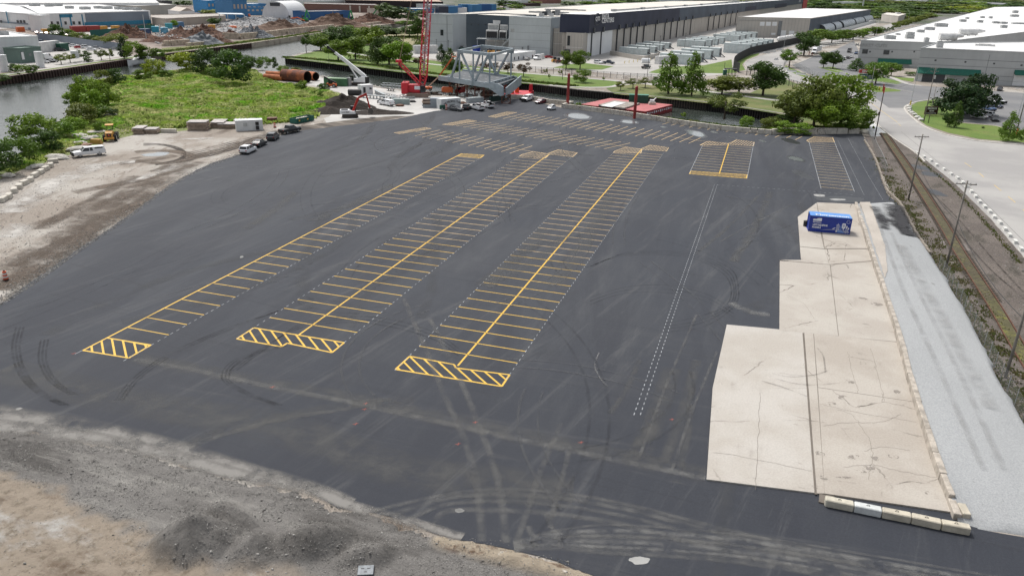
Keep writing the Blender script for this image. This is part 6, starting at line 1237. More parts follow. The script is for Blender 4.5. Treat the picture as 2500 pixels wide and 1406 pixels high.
sheet_pile('sheet_pile_wall','dark sheet pile wall with concrete cap around the green point',PX([(697,141),(760,149),(815,155),(900,165.5),(994,177)]),SPD,1.4,.5,2.6,True,1); sheet_pile('sheet_pile_wall','dark sheet pile wall behind the crane and the bridge span',PX([(994,177),(1068,186),(1170,193.5),(1274,202)]),SPD,1.2,.5,2.6,True,1)
sheet_pile('sheet_pile_wall','dark sheet pile wall behind the tall red piling and the barge',PX([(1274,202),(1350,211),(1415,219),(1500,227),(1600,236.5)]),SPD,1.0,.45,2.6,True,1); sheet_pile('sheet_pile_wall','dark sheet pile wall below the park trees at the slip end',PX([(1600,236.5),(1756,253),(1894,275),(1955,286)]),SPD,.9,.4,2.6,True,1)
pts = []; sz = []
for seg,n_ in (([(1400,262),(1500,275),(1640,293),(1800,311),(1890,320)],700),([(785,186),(900,209),(1000,223),(1110,237)],500),([(600,170),(640,178),(690,182)],400),([(0,418),(60,376),(140,338),(168,294),(184,205)],300)):
 S_ = smooth_path(PX(seg),6)
 for k in range(n_): i = int(rng.integers(0,len(S_) - 1)); q = S_[i].lerp(S_[i + 1],rng.random()); pts.append((q.x + rng.normal(0,.9),q.y + rng.normal(0,.9),-.1)); sz.append(.25 + .5 * rng.random() ** 2)
tag(scatter_stones('riprap',pts,sz,BOULD),'pale broken riprap stones along the near shoreline','riprap',kind='stuff')
c_ = G(345,158,WZ); d = G(368,155,WZ) - c_; BT = thing('motor_boat','white motor cruiser moored at the far left quay','boat',(c_.x,c_.y,WZ + .02),ang(G(322,160,WZ),G(370,153,WZ)) + R(180)); BW = M('boat_white',(.74,.75,.75),.3,var=.03)
ku = 1.18; BT.scale = (1.25,1.15,1.2)
vs = []; fs = []; sec = [(-5.6 * ku,1.7,1.5),(-3,1.9,1.5),(0,1.95,1.6),(3 * ku,1.6,1.85),(5 * ku,.8,2.1),(6.2 * ku,.02,2.3)]
for x,w,z_ in sec: vs += [(x,-w * .55,-.2),(x,-w,z_ * .5),(x,-w,z_),(x,w,z_),(x,w,z_ * .5),(x,w * .55,-.2)]
for i in range(5):
 for j in range(5): a = i * 6 + j; fs.append((a,a + 1,a + 7,a + 6))
fs.append(tuple(range(6))[::-1]); fs.append(tuple(range(30,36))); b = MB(); b.add(vs,fs,BW); b.build('hull',BT)
b = MB(); b.prof([(-4.6,1.6),(-4.4,2.5),(.6,2.9),(2.4,2.5),(4.6,1.9)],2.9,BW,inset=[0,.2,.3,.3,.9]); b.build('cabin',BT,bevel=.1)
b = MB(); b.box((.2,0,2.2),(3.2,2.62,.4),GLS); b.build('cabin_window',BT); b = MB(); b.bar((2.0,-1.1,2.7),(1.0,-1.0,3.7),.08,FP); b.bar((2.0,1.1,2.7),(1.0,1.0,3.7),.08,FP); b.bar((1.9,0,2.8),(1.2,0,3.5),1.9,GLS,h=.05); b.build('windscreen',BT)
b = MB(); b.bar((-2.6,-1.3,2.6),(-3.2,-1.2,4.4),.16,BW); b.bar((-2.6,1.3,2.6),(-3.2,1.2,4.4),.16,BW); b.bar((-3.2,-1.2,4.4),(-3.2,1.2,4.4),.3,BW); b.build('radar_arch',BT); b = MB(); b.box((0,0,.35),(11.5,3.82,.08),BPL); b.build('hull_stripe',BT)
# buildings
def HTW(p,ty):
 lo,hi = 0.0,90.0
 for _ in range(40):
  m = (lo + hi) / 2
  if PJ(p.x,p.y,m)[1] > ty: lo = m
  else: hi = m
 return lo
def WALL(px,py,A,B):
 """where the sight line through (px, py) meets the wall standing on A-B: (metres along, height)"""
 x = (px - 1250) / FPX; y = (703 - py) / FPX; c,s = math.cos(-ROLL),math.sin(-ROLL); x,y = c * x - s * y,s * x + c * y
 d = Vector((x,math.cos(PITCH) + y * math.sin(PITCH),-math.sin(PITCH) + y * math.cos(PITCH))); e = B - A; den = d.x * e.y - d.y * e.x
 t = (A.x * e.y - A.y * e.x) / den; q = Vector((d.x * t,d.y * t)); return (q - A).dot(e) / e.length,CAM_H + d.z * t
class Bldg:
 def __init__(s,name,label,a,b,z,depth,wall,roof,cat='building',top=True,poly=None,skew=None,parapet=.5):
  """a, b: sighted roof corners of the front wall at height z (or world points); depth: metres away from the viewer"""
  s.A = a if isinstance(a,Vector) else G(*a,z); s.B = b if isinstance(b,Vector) else G(*b,z); s.z = z; s.t = thing(name,label,cat,(s.A.x,s.A.y,0),ang(s.A,s.B)); s.L = (s.B - s.A).length; s.rz = ang(s.A,s.B)
  if poly is None:
   P_ = [(0,0),(s.L,0),(s.L,depth),(0,depth)]
   if skew is not None: P_ = [(0,0),(s.L,0),(s.L + skew,depth),(skew,depth)]
  else: P_ = [s.loc(q) for q in poly]
  s.P = P_; m_ = MB(); m_.prism(P_,0,z - .06,wall,bottom=False); m_.build('wall',s.t)
  m_ = MB(); m_.prism(P_,z - .06,z,roof,bottom=False); m_.build('roof',s.t)
  if parapet:
   n_ = len(P_); m_ = MB()
   for i in range(n_): a_,c_ = P_[i],P_[(i + 1) % n_]; m_.bar((a_[0],a_[1],z + parapet / 2 - .05),(c_[0],c_[1],z + parapet / 2 - .05),.3,wall,h=parapet)
   m_.build('parapet',s.t)
 def loc(s,q):
  d = Vector(q[:2]) - s.A; d.rotate(Matrix.Rotation(-s.rz,2)); return (d.x,d.y)
 def rect(s,x0,y0,x1,y1,mat,name='window',proud=.05,thick=.1,frame=None,off=0):
  """a piece on the front wall between two sighted corners"""
  a0,z1 = WALL(x0,y0,s.A,s.B); a1,z0 = WALL(x1,y1,s.A,s.B); return s.piece(a0,z0,a1,z1,mat,name,proud,thick,frame)
 def piece(s,a0,z0,a1,z1,mat,name='window',proud=.05,thick=.1,frame=None):
  m_ = MB(); m_.box(((a0 + a1) / 2,-proud + thick / 2,(z0 + z1) / 2),(abs(a1 - a0),thick,abs(z1 - z0)),mat); o = m_.build(name,s.t)
  if frame:
   f = MB(); w = .1
   for q in ((a0,z0,a1,z0),(a0,z1,a1,z1),(a0,z0,a0,z1),(a1,z0,a1,z1)): f.bar((q[0],-proud - .02,q[1]),(q[2],-proud - .02,q[3]),w,frame)
   f.build('frame',o)
  return o
 def unit(s,px,py,w,d,h,mat,name='roof_unit',lid=None):
  q = G(px,py,s.z); x,y = s.loc(q); m_ = MB(); m_.box((x,y,s.z + h / 2),(w,d,h),mat); o = m_.build(name,s.t)
  m_ = MB(); m_.box((x,y,s.z + h + .03),(w * .6,d * .6,.12),lid or DKG); m_.build('fan',o); return o
def panel_mat(name,c,vert=0.0,horiz=0.0,var=.06):
 m,t = _new(name); P = wpos(t); k,_ = noise_mask(t,.06,.35,.65,P); cc = mixc(t,k,tuple(v * (1 - var) for v in c),tuple(v * (1 + var) for v in c)); k,_ = noise_mask(t,.9,.4,.7,mapping(t,P,0,(1,1,.15))); cc = mixc(t,mathn(t,'MULTIPLY',k,.2),cc,tuple(v * .75 for v in c))
 finish(t,cc,.7,spec=.3); MATS[name] = m; return m
DKG = M('dark_grey_metal',(.07,.075,.08),.6); WROOF = ground_mat('white_membrane_roof',[((.60,.60,.59),.03,.4,.65,0,1),((.50,.50,.49),.12,.6,.8,R(20),.3)],(.70,.70,.69),fine=.04,bd=.005); CROOF = ground_mat('cream_roof',[((.55,.52,.47),.02,.4,.6,0,1)],(.62,.585,.53),fine=.04,bd=.005)
LG = panel_mat('light_grey_panel',(.44,.475,.485)); DG = panel_mat('slate_panel',(.075,.095,.115)); BEI = panel_mat('beige_panel',(.46,.43,.39)); WHP = panel_mat('white_panel',(.74,.75,.75)); NAVY = panel_mat('navy_cladding',(.035,.04,.065),var=.15); SLB = panel_mat('slate_blue_cladding',(.075,.095,.125),var=.15); HVAC = M('hvac_grey',(.36,.37,.37),.5,metal=.2,var=.15); HW = M('hvac_white',(.60,.60,.59),.5)
RIBG = M('rib_grey',(.20,.21,.215),.6); WIN = M('window_glass',(.03,.035,.04),.15,spec=.6,var=0)
q = Bldg('data_centre_block','light grey corner block with one dark window left of the slate recess',(1040,36),(1105,38),18.3,24,LG,WROOF,poly=[G(1040,36,18.3),G(1105,38,18.3),G(1138,37,18.3),G(1078,34.6,18.3)])
q.rect(1075,73,1083,88,WIN,frame=LG)
for z_ in (4.5,9,13.5): q.piece(.2,z_,q.L - .2,z_ + .12,RIBG,'panel_joint',.02)
q.piece(q.L * .78,.2,q.L * .78 + .25,18,RIBG,'downpipe',.12)
q = Bldg('data_centre_block','recessed dark slate wall section behind the rooftop cooling units',(1138,37),(1243,42),18.1,30,DG,CROOF)
for z_ in (4.5,9,13.5): q.piece(.2,z_,q.L - .2,z_ + .12,DKG,'panel_joint',.02)
for x_ in np.linspace(1150,1235,6): q.rect(x_,60,x_ + 1.5,62,DKG,'bracket',.4,.4)
A1 = G(1242,43,18.0); zt = HT(1344,137,47)
q = Bldg('data_centre_block','tall plain light grey block with louvre beside the navy signed wing',(1243,43),(1345,47),zt,30,LG,WROOF,poly=[G(1243,43,zt),G(1345,47,zt),G(1368,45,zt),G(1266,41,zt)])
for f_ in (.2,.4,.6,.8): q.piece(.2,zt * f_,q.L - .2,zt * f_ + .1,RIBG,'panel_joint',.02)
q.rect(1247,71,1256,79,HVAC,'louvre'); q.rect(1249,113,1256,128,HVAC,'louvre'); q.rect(1288,112,1291.5,126,RIBG,'vent_pipe',.3,.3); q.rect(1274,115,1277,128,RIBG,'vent_pipe',.3,.3)
for i,(x_,y_) in enumerate([(1322,40),(1330,39),(1338,38),(1346,40),(1354,38),(1361,39)]): q.unit(x_,y_,2.5,2,1.4 + .8 * (i % 3),[HW,DKG,HVAC][i % 3])
zA = 21.0; WA,WB_,WC2 = G(1440,36.5,zA),G(1967,-3.5,zA),G(1368,34.5,zA)
zc = HTW(WA,82)
MW = thing('data_centre_hall','long hall with navy upper storey lettered QTS DATA CENTERS','building',(WA.x,WA.y,0),ang(WA,WB_)); ML = (WB_ - WA).length; MA = ang(WA,WB_)
def mloc(p_): d = p_ - WA; d.rotate(Matrix.Rotation(-MA,2)); return (d.x,d.y)
cx_ = mloc(WC2); b = MB(); b.prism([(0,0),(ML,0),(ML + cx_[0],cx_[1]),cx_],zc,zA - .05,SLB,bottom=True); b.build('upper_storey',MW); b = MB(); b.prism([(0,0),(ML,0),(ML + cx_[0],cx_[1]),cx_],zA - .05,zA,WROOF,bottom=False); b.build('roof',MW)
b = MB(); b.prism([(-.02,-.05),(ML * .16,-.05),(ML * .16,.05),(0,.05)],zc,zA,NAVY); b.prism([(-.05,0),(cx_[0] - .05,cx_[1]),(cx_[0] + .05,cx_[1]),(.05,0)],zc,zA,NAVY); b.build('navy_cladding',MW)
n_ = Vector((0,1)); ins = 1.2
b = MB(); b.prism([(1.5,ins),(ML,ins),(ML + cx_[0],cx_[1] - 1),(cx_[0] + 1.5,cx_[1] - 1)],0,zc,BEI,bottom=False); b.build('lower_wall',MW)
def MR(x0,y0,x1,y1,mat,name,yo=0.0,thick=.12,z0=None,z1=None):
 a0,zz1 = WALL(x0,y0,WA,WB_); a1,zz0 = WALL(x1,y1,WA,WB_); z0 = zz0 if z0 is None else z0; z1 = zz1 if z1 is None else z1; b = MB(); b.box(((a0 + a1) / 2,yo,(z0 + z1) / 2),(abs(a1 - a0),thick,abs(z1 - z0)),mat); return b.build(name,MW)
aw = WALL(1500,75,WA,WB_)[0]; b = MB(); b.box((aw / 2 + .8,ins - .08,zc / 2),(aw - 1.6,.2,zc - .1),WHP); b.build('white_panel',MW)
for x_ in (1449,1472,1511,1528,1544.5,1560,1576,1604,1627,1642,1657,1673.6,1690,1733,1745.8,1759,1774,1786.7,1799):
 a0,_ = WALL(x_,80 - (x_ - 1440) * .11,WA,WB_); b = MB(); b.box((a0,ins - .45,zc / 2),(.9,.5,zc),DKG); o = b.build('downpipe',MW); b = MB(); b.box((a0,-.35,zc + 1.0),(1.7,.8,2.6),DKG); b.build('hopper_head',o)
for i in range(18): a0 = 3 + i * (WALL(1800,60,WA,WB_)[0] - 3) / 18; b = MB(); b.box((a0,ins - .03,zc / 2),(.12,.05,zc - .3),RIBG); b.build('panel_joint',MW)
for x0,y0,x1,y1 in ((1821,18,1845,24),(1893,12,1920,17)): MR(x0,y0,x1,y1,NAVY,'window',-.06)
SGN = M('sign_white',(.78,.78,.78),.5)
zt_ = (zc + zA) / 2
def ltrfit(txt,x0,x1,py,size):
 a0,z_ = WALL(x0,py,WA,WB_); a1,_ = WALL(x1,py,WA,WB_); me = text_mesh(txt,size,SGN,.06,size * .02); w = max(v.co.x for v in me.vertices) - min(v.co.x for v in me.vertices); k_ = (a1 - a0) / w; return text_on(txt,size,SGN,MW,((a0 + a1) / 2,-.16,z_),(1,0,0),(0,0,1),ext=.06,bold=size * .02,sx=k_)
def ltr(txt,px,py,size,sx=1.0): a0,z_ = WALL(px,py,WA,WB_); return text_on(txt,size,SGN,MW,(a0,-.16,z_),(1,0,0),(0,0,1),ext=.06,bold=size * .02,sx=sx)
ltrfit('DATA',1469,1486,42,3.4); ltrfit('CENTERS',1468.5,1498,52.5,3.4); ltrfit('QTS',1453.5,1464.5,47.5,2.8)
a0,z_ = WALL(1458,48,WA,WB_); b = MB()
for i in range(24): u0,u1 = 2 * math.pi * i / 24,2 * math.pi * (i + 1) / 24; b.bar((a0 + 4.6 * math.cos(u0),-.12,z_ + 2.9 * math.sin(u0)),(a0 + 4.6 * math.cos(u1),-.12,z_ + 2.9 * math.sin(u1)),.35,DKG)
b.build('sign_ring',MW)
MR(1962,-3,1968,22,M('sign_red',(.5,.03,.03),.5),'red_corner_fin',-.3,.4); ltr('DATA',1953,2,9,1.6)
b = MB(); b.box((ML * .4,cx_[1] * .55,zA + .5),(ML * .7,.5,.8),HVAC); b.build('roof_pipe_rack',MW)
for i in range(16): b = MB(); b.box((ML * (.05 + .05 * i),cx_[1] * .5,zA + .7),(5,2,1.2),HVAC); b.build('roof_unit',MW)
z1_ = HT(1383,137,73)
q = Bldg('entrance_block','beige ribbed stair block between the light grey block and the dark glazed slit',(1352,72),(1383,73),z1_,8,BEI,WROOF)
for f_ in (.45,.88): q.piece(.1,z1_ * f_,q.L - .1,z1_ * f_ + .15,WHP,'panel_joint',.02)
for i in range(5): q.piece(q.L * (i + .5) / 5,.2,q.L * (i + .5) / 5 + .08,z1_ - .3,RIBG,'rib',.03)
z2_ = HT(1424,141,83); q = Bldg('entrance_block','beige entrance block under the navy overhang with dark glazed door',(1383,82),(1424,84),z2_,8,BEI,WROOF); q.rect(1386,88,1391,112,WIN,frame=DKG); q.rect(1378.5,121,1391,136,WIN,'door',frame=DKG); q.piece(.1,z2_ * .42,q.L - .1,z2_ * .42 + .15,WHP,'panel_joint',.02)
for i in range(5): q.piece(q.L * (i + .5) / 5,.2,q.L * (i + .5) / 5 + .08,z2_ - .3,RIBG,'rib',.03)
q = Bldg('data_centre_rear_hall','vast low cream-roofed hall behind the grey and navy fronts',G(1139,36,17.6),G(1366,43,17.6),17.6,10,LG,CROOF,poly=[G(1139,36.4,17.6),G(1366,42.5,17.6),G(1450,35.5,17.6),G(1800,3,17.6),G(1640,4,17.6),G(1455,12,17.6),G(1110,34,17.6)],parapet=.3)
q.unit(1340,33,26,3,1,HVAC); q.unit(1380,26,30,3,.8,HVAC)
CP_ = thing('cooling_plant','stacked louvred cooling units on a steel platform with stairs in front of the slate wall','cooling plant',(*G(1215,128),0),ang(G(1180,128),G(1243,130)));
for i,(x0,x1,z0,z1,yy,mt) in enumerate([(-6.5,-.2,7,11.2,0,BPL),(.6,4.6,7,11,0,BPL),(-6,0,11.3,14.2,4,HVAC),(.6,6,11.3,14,4,HVAC),(-3.5,.5,14.2,16,6,HW),(1,5,14.2,16,6,HW),(-7,6,1.2,6,1.5,HVAC)]):
 b = MB(); b.box(((x0 + x1) / 2,yy + 2,(z0 + z1) / 2),(x1 - x0,4,z1 - z0),HW); b.box(((x0 + x1) / 2,yy - .05,(z0 + z1) / 2 - .2),(x1 - x0 - .5,.12,z1 - z0 - .9),mt); b.build('cooling_unit',CP_)
b = MB(); b.box((-2,1,6.7),(19,6,.3),STL); b.build('platform',CP_)
for x_ in (-11,-6,-1,3): b = MB(); b.bar((x_,-1.5,0),(x_,-1.5,6.6),.35,STL); b.build('column',CP_)
b = MB(); b.bar((2,-2.5,3),(7.5,-2.5,8.2),.3,STL,h=.8); b.bar((7,-2.5,0),(2.5,-2.5,3.2),.3,STL,h=.8); b.build('stair',CP_)
for i in range(16): b = MB(); b.bar((-11 + i * 1.2,-2,6.8),(-11 + i * 1.2,-2,7.9),.07,STL); b.build('baluster',CP_)
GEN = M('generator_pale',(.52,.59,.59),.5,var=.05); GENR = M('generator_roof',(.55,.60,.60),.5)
def gens(desc,p0,p1,n_,dpx,h=3.4,dep=4.2,stairs=False,z=0,gap=7.0):
 A_,B_ = G(*p0),G(*p1); d = (B_ - A_).normalized(); back = Vector((-d.y,d.x))
 C_ = G(p0[0] + dpx[0],p0[1] + dpx[1]); step = (C_ - A_)
 for k in range(n_ - 1,-1,-1):
  o_ = step * k; t_,L_ = container('pale green generator enclosure, %s from the front of the %s group' % (ordn[k],desc),A_ + o_,B_ + o_,h,dep,GEN,GENR,z,'generator_enclosure','generator',ribs=False); t_['group'] = 'generator enclosures'
  b = MB(); b.box((L_ / 2 + .04,dep / 2,h / 2 + .1),(.1,dep * .75,h * .75),RIBG); b.build('louvre',t_); b = MB(); b.cyl((L_ * .1,dep / 2,h + .35),.4,.6,DKG,8); b.build('exhaust',t_)
  for i in range(4): b = MB(); b.box((-L_ * .38 + i * L_ * .25,-.03,h / 2),(L_ * .2,.06,h * .7),GENR); b.build('access_panel',t_)
  if stairs: b = MB(); b.bar((L_ / 2 + .3,.6,h * .45),(L_ / 2 + 3.2,.6,.2),.8,BPL,h=.3); b.build('steps',t_);
gens('front left',(1511,131),(1579,136),4,(21,-5.4),stairs=True); gens('front right',(1609,154),(1687,160),4,(27,-6.8),4.6,stairs=True); gens('middle left',(1652,114),(1718,118),4,(18,-3.2),4.2); gens('rear',(1740,99),(1802,103),5,(16,-3),4.2); gens('right curved-fence',(1765,129),(1829,133),5,(16,-3.6),5.4)
b = MB(); a_,c_ = G(1489,135),G(1571,149); b.bar((*a_,1.1),(*c_,1.1),.3,BEI,h=2.2); b.bar((*c_,1.1),(*G(1608,140),1.1),.3,BEI,h=2.2); b.build('yard_wall',None,label='low beige yard wall in front of the front left generator group',cat='wall')
YB = M('bollard_yellow',(.60,.45,.05),.5)
def post_thing(label,base,h,mat,r=.12,name='bollard',cat='bollard',group=None,cap=None):
 c_ = G(*base); t_ = thing(name,label,cat,(c_.x,c_.y,0),0,group); b = MB(); b.cyl((0,0,h / 2),r,h,mat,8); b.build('post',t_); b = MB(); b.cyl((0,0,h + .04),r,.1,cap or mat,8,r2=r * .5); b.build('cap',t_)
for i in range(8): post_thing('thin pale yellow bollard before the yard wall, %s from the left' % ordn[i],(1525 + i * 10.5,156 - i * 1.2),1.3,YB,group='bollards before the yard wall')
q = Bldg('site_building','long white single-storey building with slit windows behind the bridge span',(1238,135),(1307,127),HT(1307,143,127),10,WHP,WROOF)
for x_ in (1255,1265,1277,1299): q.rect(x_,140 - (x_ - 1255) * .12,x_ + 2,147 - (x_ - 1255) * .12,WIN)
container('white semi trailer parked behind the red lattice boom',G(1012,132),G(1069,131),4.0,2.6,HW,name='trailer',cat='trailer'); container('blue skip container beside the cooling plant stairs',G(1163,128),G(1180,127),3,3,M('skip_blue',(.02,.05,.35),.5),ribs=False)
container('white box trailer right of the flatbed at the generator yard gate',G(1609,158),G(1640,156),3.6,3,HW,name='trailer',cat='trailer',ribs=False); container('small white box trailer behind the cargo van',G(1322,145),G(1329,145),2.4,2.4,HW,name='trailer',cat='trailer',ribs=False)
b = MB(); b.cyl((0,0,1.7),1.2,4,PWHT,14,axis='X'); o = b.build('tank',None,smooth=False,label='white horizontal tank at the generator yard gate',cat='tank'); o.location = (*G(1576,158),0)
for i,(x_,y_,m_,l_) in enumerate([(1130,124,GRNC,'dark green machine parked before the slate wall left of the cooling plant'),(1200,131,YLW,'yellow machine parked behind the bridge portal'),(1215,133,YLW,'second yellow machine right of the first behind the portal'),(1357,153,YLW,'yellow lift parked left of the beige entrance trees'),(1366,155,SCF,'brown skip beside the yellow lift by the entrance trees')]):
 t_ = thing('parked_machine',l_,'machine',(*G(x_,y_),0),.3); b = MB(); b.box((0,0,.9),(4.2,2,1.2),m_,top=.9); b.build('body',t_); b = MB(); b.box((-.6,0,2),(1.4,1.5,1.1),GLS,top=.85); b.build('cab',t_)
 for x2 in (-1.3,1.3): wheel(t_,x2,-1,.5,.3)
zw = HT(1974,93,46)
q = Bldg('warehouse','grey-beige ribbed warehouse with white roof right of the signed hall',(1800,43),(1979,46.5),zw,60,BEI,WROOF,poly=[G(1800,43,zw),G(1979,46.5,zw),G(2126,24.5,zw),G(1968,21.5,zw)])
for x0,y0,x1,y1 in ((1856,54,1866,64),(1871,54,1881,64),(1886,54,1896,64),(1906,75,1917,91),(1927,76,1937,92),(1883,81,1893,86)): q.rect(x0,y0,x1,y1,WHP,'panel_door')
q.rect(1804,50.5,1905,52,RIBG,'pipe_run',.4,.3); q.rect(1902,52,1905,88,RIBG,'pipe_run',.4,.3)
for i in range(22): q.piece(q.L * (i + .5) / 22,.2,q.L * (i + .5) / 22 + .1,zw - .3,RIBG,'rib',.03)
SA,SB = G(1979,46.5,zw),G(2126,24.5,zw)
b = MB(); d = (SB - SA).normalized(); nn = Vector((d.y,-d.x)); P_ = [q.loc(p_) for p_ in (SA + nn * .1,SB + nn * .1,SB + nn * .02,SA + nn * .02)]; b.prism(P_,0,zw - .2,SLB); b.build('side_cladding',q.t)
HOOD = M('hood_metal',(.50,.55,.58),.35,metal=.4,var=.1); LS = (SB - SA).length
for i,(u0,u1) in enumerate([(.12,.24),(.26,.35),(.38,.58),(.60,.78),(.80,.99)]):
 t_ = thing('intake_hood','curved metal intake hood on the warehouse side, %s from the near corner' % ordn[i],'hood',(*(SA + d * (LS * (u0 + u1) / 2)),0),math.atan2(d.y,d.x),'curved hoods on the warehouse side'); L_ = LS * (u1 - u0); b = MB(); r_ = 5.5; n_ = 8
 for k in range(n_):
  a0,a1 = R(90) * k / n_,R(90) * (k + 1) / n_; b.add([(-L_ / 2,-r_ * math.sin(a0),3 + r_ * math.cos(a0)),(L_ / 2,-r_ * math.sin(a0),3 + r_ * math.cos(a0)),(L_ / 2,-r_ * math.sin(a1),3 + r_ * math.cos(a1)),(-L_ / 2,-r_ * math.sin(a1),3 + r_ * math.cos(a1))],[(0,1,2,3)[::-1]],HOOD)
 b.build('curved_sheet',t_)
 for s_ in (-1,1): b = MB(); b.prof([(0,3)] + [(-r_ * math.sin(R(90) * k / 8),3 + r_ * math.cos(R(90) * k / 8)) for k in range(9)],.1,DKG,T=Matrix.Translation((s_ * (L_ / 2 - .1),0,0)) @ Matrix.Rotation(R(90),4,'Z')); b.build('end_cheek',t_)
 nrib = max(2,int(L_ / 5))
 for k in range(nrib): b = MB(); x_ = -L_ / 2 + (k + .5) * L_ / nrib; [b.bar((x_,-(r_ + .05) * math.sin(R(90) * j / 6),3 + (r_ + .05) * math.cos(R(90) * j / 6)),(x_,-(r_ + .05) * math.sin(R(90) * (j + 1) / 6),3 + (r_ + .05) * math.cos(R(90) * (j + 1) / 6)),.15,RIBG) for j in range(6)]; b.build('seam',t_)
b = MB(); a_,c_ = SA + d * LS * .1 + nn * 8,SB + nn * 8; b.bar((*a_,1.6),(*c_,1.6),.3,HOOD,h=3.2); b.build('screen_wall',None,label='pale metal screen wall in front of the curved hoods',cat='wall')
for i in range(9): c_ = G(1902 + i * 6.2,101.5 - i * 1.1); bm = bmesh.new(); bmesh.ops.create_icosphere(bm,subdivisions=2,radius=2.0); [setattr(v.co,'z',v.co.z * .9) for v in bm.verts]; me = bpy.data.meshes.new('bale'); bm.to_mesh(me); bm.free(); me.materials.append(HW); obj('wrapped_bale',me,None,(c_.x,c_.y,1.6),label='white wrapped round bale behind the black screen fence, %s from the left' % ordn[i],cat='bale',group='white bales behind the screen fence')
q = Bldg('kiosk_building','small beige flat-roofed building among the dark woods at the avenue',(2150,37),(2185,40),8,20,BEI,CROOF,poly=[G(2153,36,8),G(2194,41,8),G(2212,35,8),G(2165,32,8)]); q.unit(2192,35,6,5,2,HW)
ZM = 12.0; A_,B_ = G(2102,100.5,ZM),G(2285,106.5,ZM)
MG = panel_mat('market_grey',(.45,.465,.465));
q = Bldg('market_warehouse','grey warehouse with dark square windows and short green awning',A_,B_,ZM,60,MG,WROOF,poly=[A_,B_,G(2500,80,ZM),G(2900,40,ZM),G(2900,12,ZM),G(2428,18.5,ZM)])
AWN = M('awning_green',(.012,.12,.085),.6,var=.08)
q.rect(2106,121,2117.5,132,WIN,frame=RIBG); q.rect(2158,123,2170,134,WIN,frame=RIBG)
for z_ in (8.2,4.1): q.piece(.1,z_,q.L - .1,z_ + .18,RIBG,'panel_joint',.03)
for px_ in (2124,2178,2232): q.rect(px_ - 1.5,125,px_ + 1.5,129,DKG,'vent')
a0,z_ = WALL(2127,111.5,q.A,q.B); text_on('MARKET CUTS',2.0,HVAC,q.t,(a0,-.12,z_),(1,0,0),(0,0,1),ext=.05,bold=.05,sx=1.15)
def awning(bl,x0,y0,x1,y1,out=1.8):
 a0,zt2 = WALL(x0,y0,bl.A,bl.B); a1,_ = WALL(x1,y0,bl.A,bl.B); zb = WALL(x0,y1,bl.A,bl.B)[1]; m_ = MB(); m_.prof([(0,zb),(0,zt2),(out,zb - .2),(out,zb - .5)],a1 - a0,AWN,T=Matrix.Translation(((a0 + a1) / 2,0,0)) @ Matrix.Rotation(R(-90),4,'Z')); o = m_.build('awning',bl.t)
 n_ = int((a1 - a0) / 1.0)
 for i in range(min(n_,40)): x_ = a0 + (i + .5) * (a1 - a0) / n_; m_ = MB(); m_.bar((x_,-.02,zt2 + .03),(x_,-out,zb - .15),.06,AWN); m_.build('seam',o)
awning(q,2144,143,2226,152); q.rect(2182,162,2188,177,WIN,'door',frame=RIBG); q.rect(2146,157,2160,166,HVAC,'window')
A2,B2 = G(2249,119.5,ZM + 1.2),G(2900,147,ZM + 1.2)
q2 = Bldg('market_warehouse','nearer grey warehouse bay with roller door and long green awning',A2,B2,ZM + 1.2,20,MG,WROOF,poly=[A2,B2,G(2900,100,ZM + 1.2),G(2290,106.5,ZM + 1.2)])
for z_ in (9.6,6.9,3.6): q2.piece(.1,z_,q2.L - .1,z_ + .18,RIBG,'panel_joint',.03)
a0 = WALL(2410,160,A2,B2)[0]; q2.piece(a0,.2,a0 + .16,ZM,RIBG,'panel_joint',.04)
for px_,py_ in ((2284,148),(2357,152),(2427,156),(2494,160)): q2.rect(px_ - 2,py_ - 2,px_ + 2,py_ + 2,DKG,'vent')
awning(q2,2241,164,2397,176,2.2); awning(q2,2478,171,2600,180,2.2)
o = q2.rect(2247,180,2308,209,M('roller_door',(.10,.105,.115),.5,var=.05),'roller_door',.08)
for i in range(12): b = MB(); a0 = WALL(2247,190,A2,B2)[0]; a1 = WALL(2308,190,A2,B2)[0]; b.box(((a0 + a1) / 2,-.1,.4 + i * .42),(a1 - a0 - .2,.05,.05),DKG); b.build('slat',o)
for px_ in (2245,2311): q2.rect(px_ - 1.5,178,px_ + 1.5,210,WHP,'door_jamb',.15,.2)
for px_ in (2403,2421): q2.rect(px_,189,px_ + 14,206,HVAC,'louvre')
q2.rect(2476,182,2560,215,WHP,'loading_door',frame=RIBG)
b = MB(); b.box((q2.L / 2,-2.0,.5),(q2.L * .8,3.5,1.0),WHP)
ru = [(2172,96,5,4,1.8),(2220,95,4,3,2),(2222,86,4,3,1.6),(2247,80,4,3,1.6),(2269,74,6,3,1.8),(2297,66,8,5,2.4),(2350,54,5,4,2),(2361,47,3,3,1.5),(2392,56,4,4,2),(2431,58,5,4,1.6),(2450,59,5,4,1.6),(2450,69,4,3,2),(2398,45,4,3,1.8),(2418,46,3,3,2),(2478,33,6,5,3.5),(2476,42,8,5,2.5),(2495,60,16,4,1.2),(2261,101,2,2,1.5),(2261,103,2,2,2),(2192,86,2.4,2,.8)]
for x_,y_,w,dd,h in ru: q.unit(x_,y_,w,dd,h,HVAC)
q2.unit(2293,117,2.4,2.4,2.6,HVAC); q2.unit(2404,113,8,2,.8,HW)
for i,(x_,y_) in enumerate([(2305,101),(2320,101),(2352,88),(2372,88)]):
 c_ = G(x_,y_,ZM); lx,ly = q.loc(c_); b = MB(); b.cyl((lx,ly,ZM + 2.2),1.8,5.5,HW,14,axis='X'); o = b.build('dust_collector',q.t); b = MB()
 for s_ in (-1.8,1.8): b.bar((lx + s_,ly - 1,ZM),(lx + s_,ly - 1,ZM + 1.2),.3,HVAC)
 b.build('stand',o)
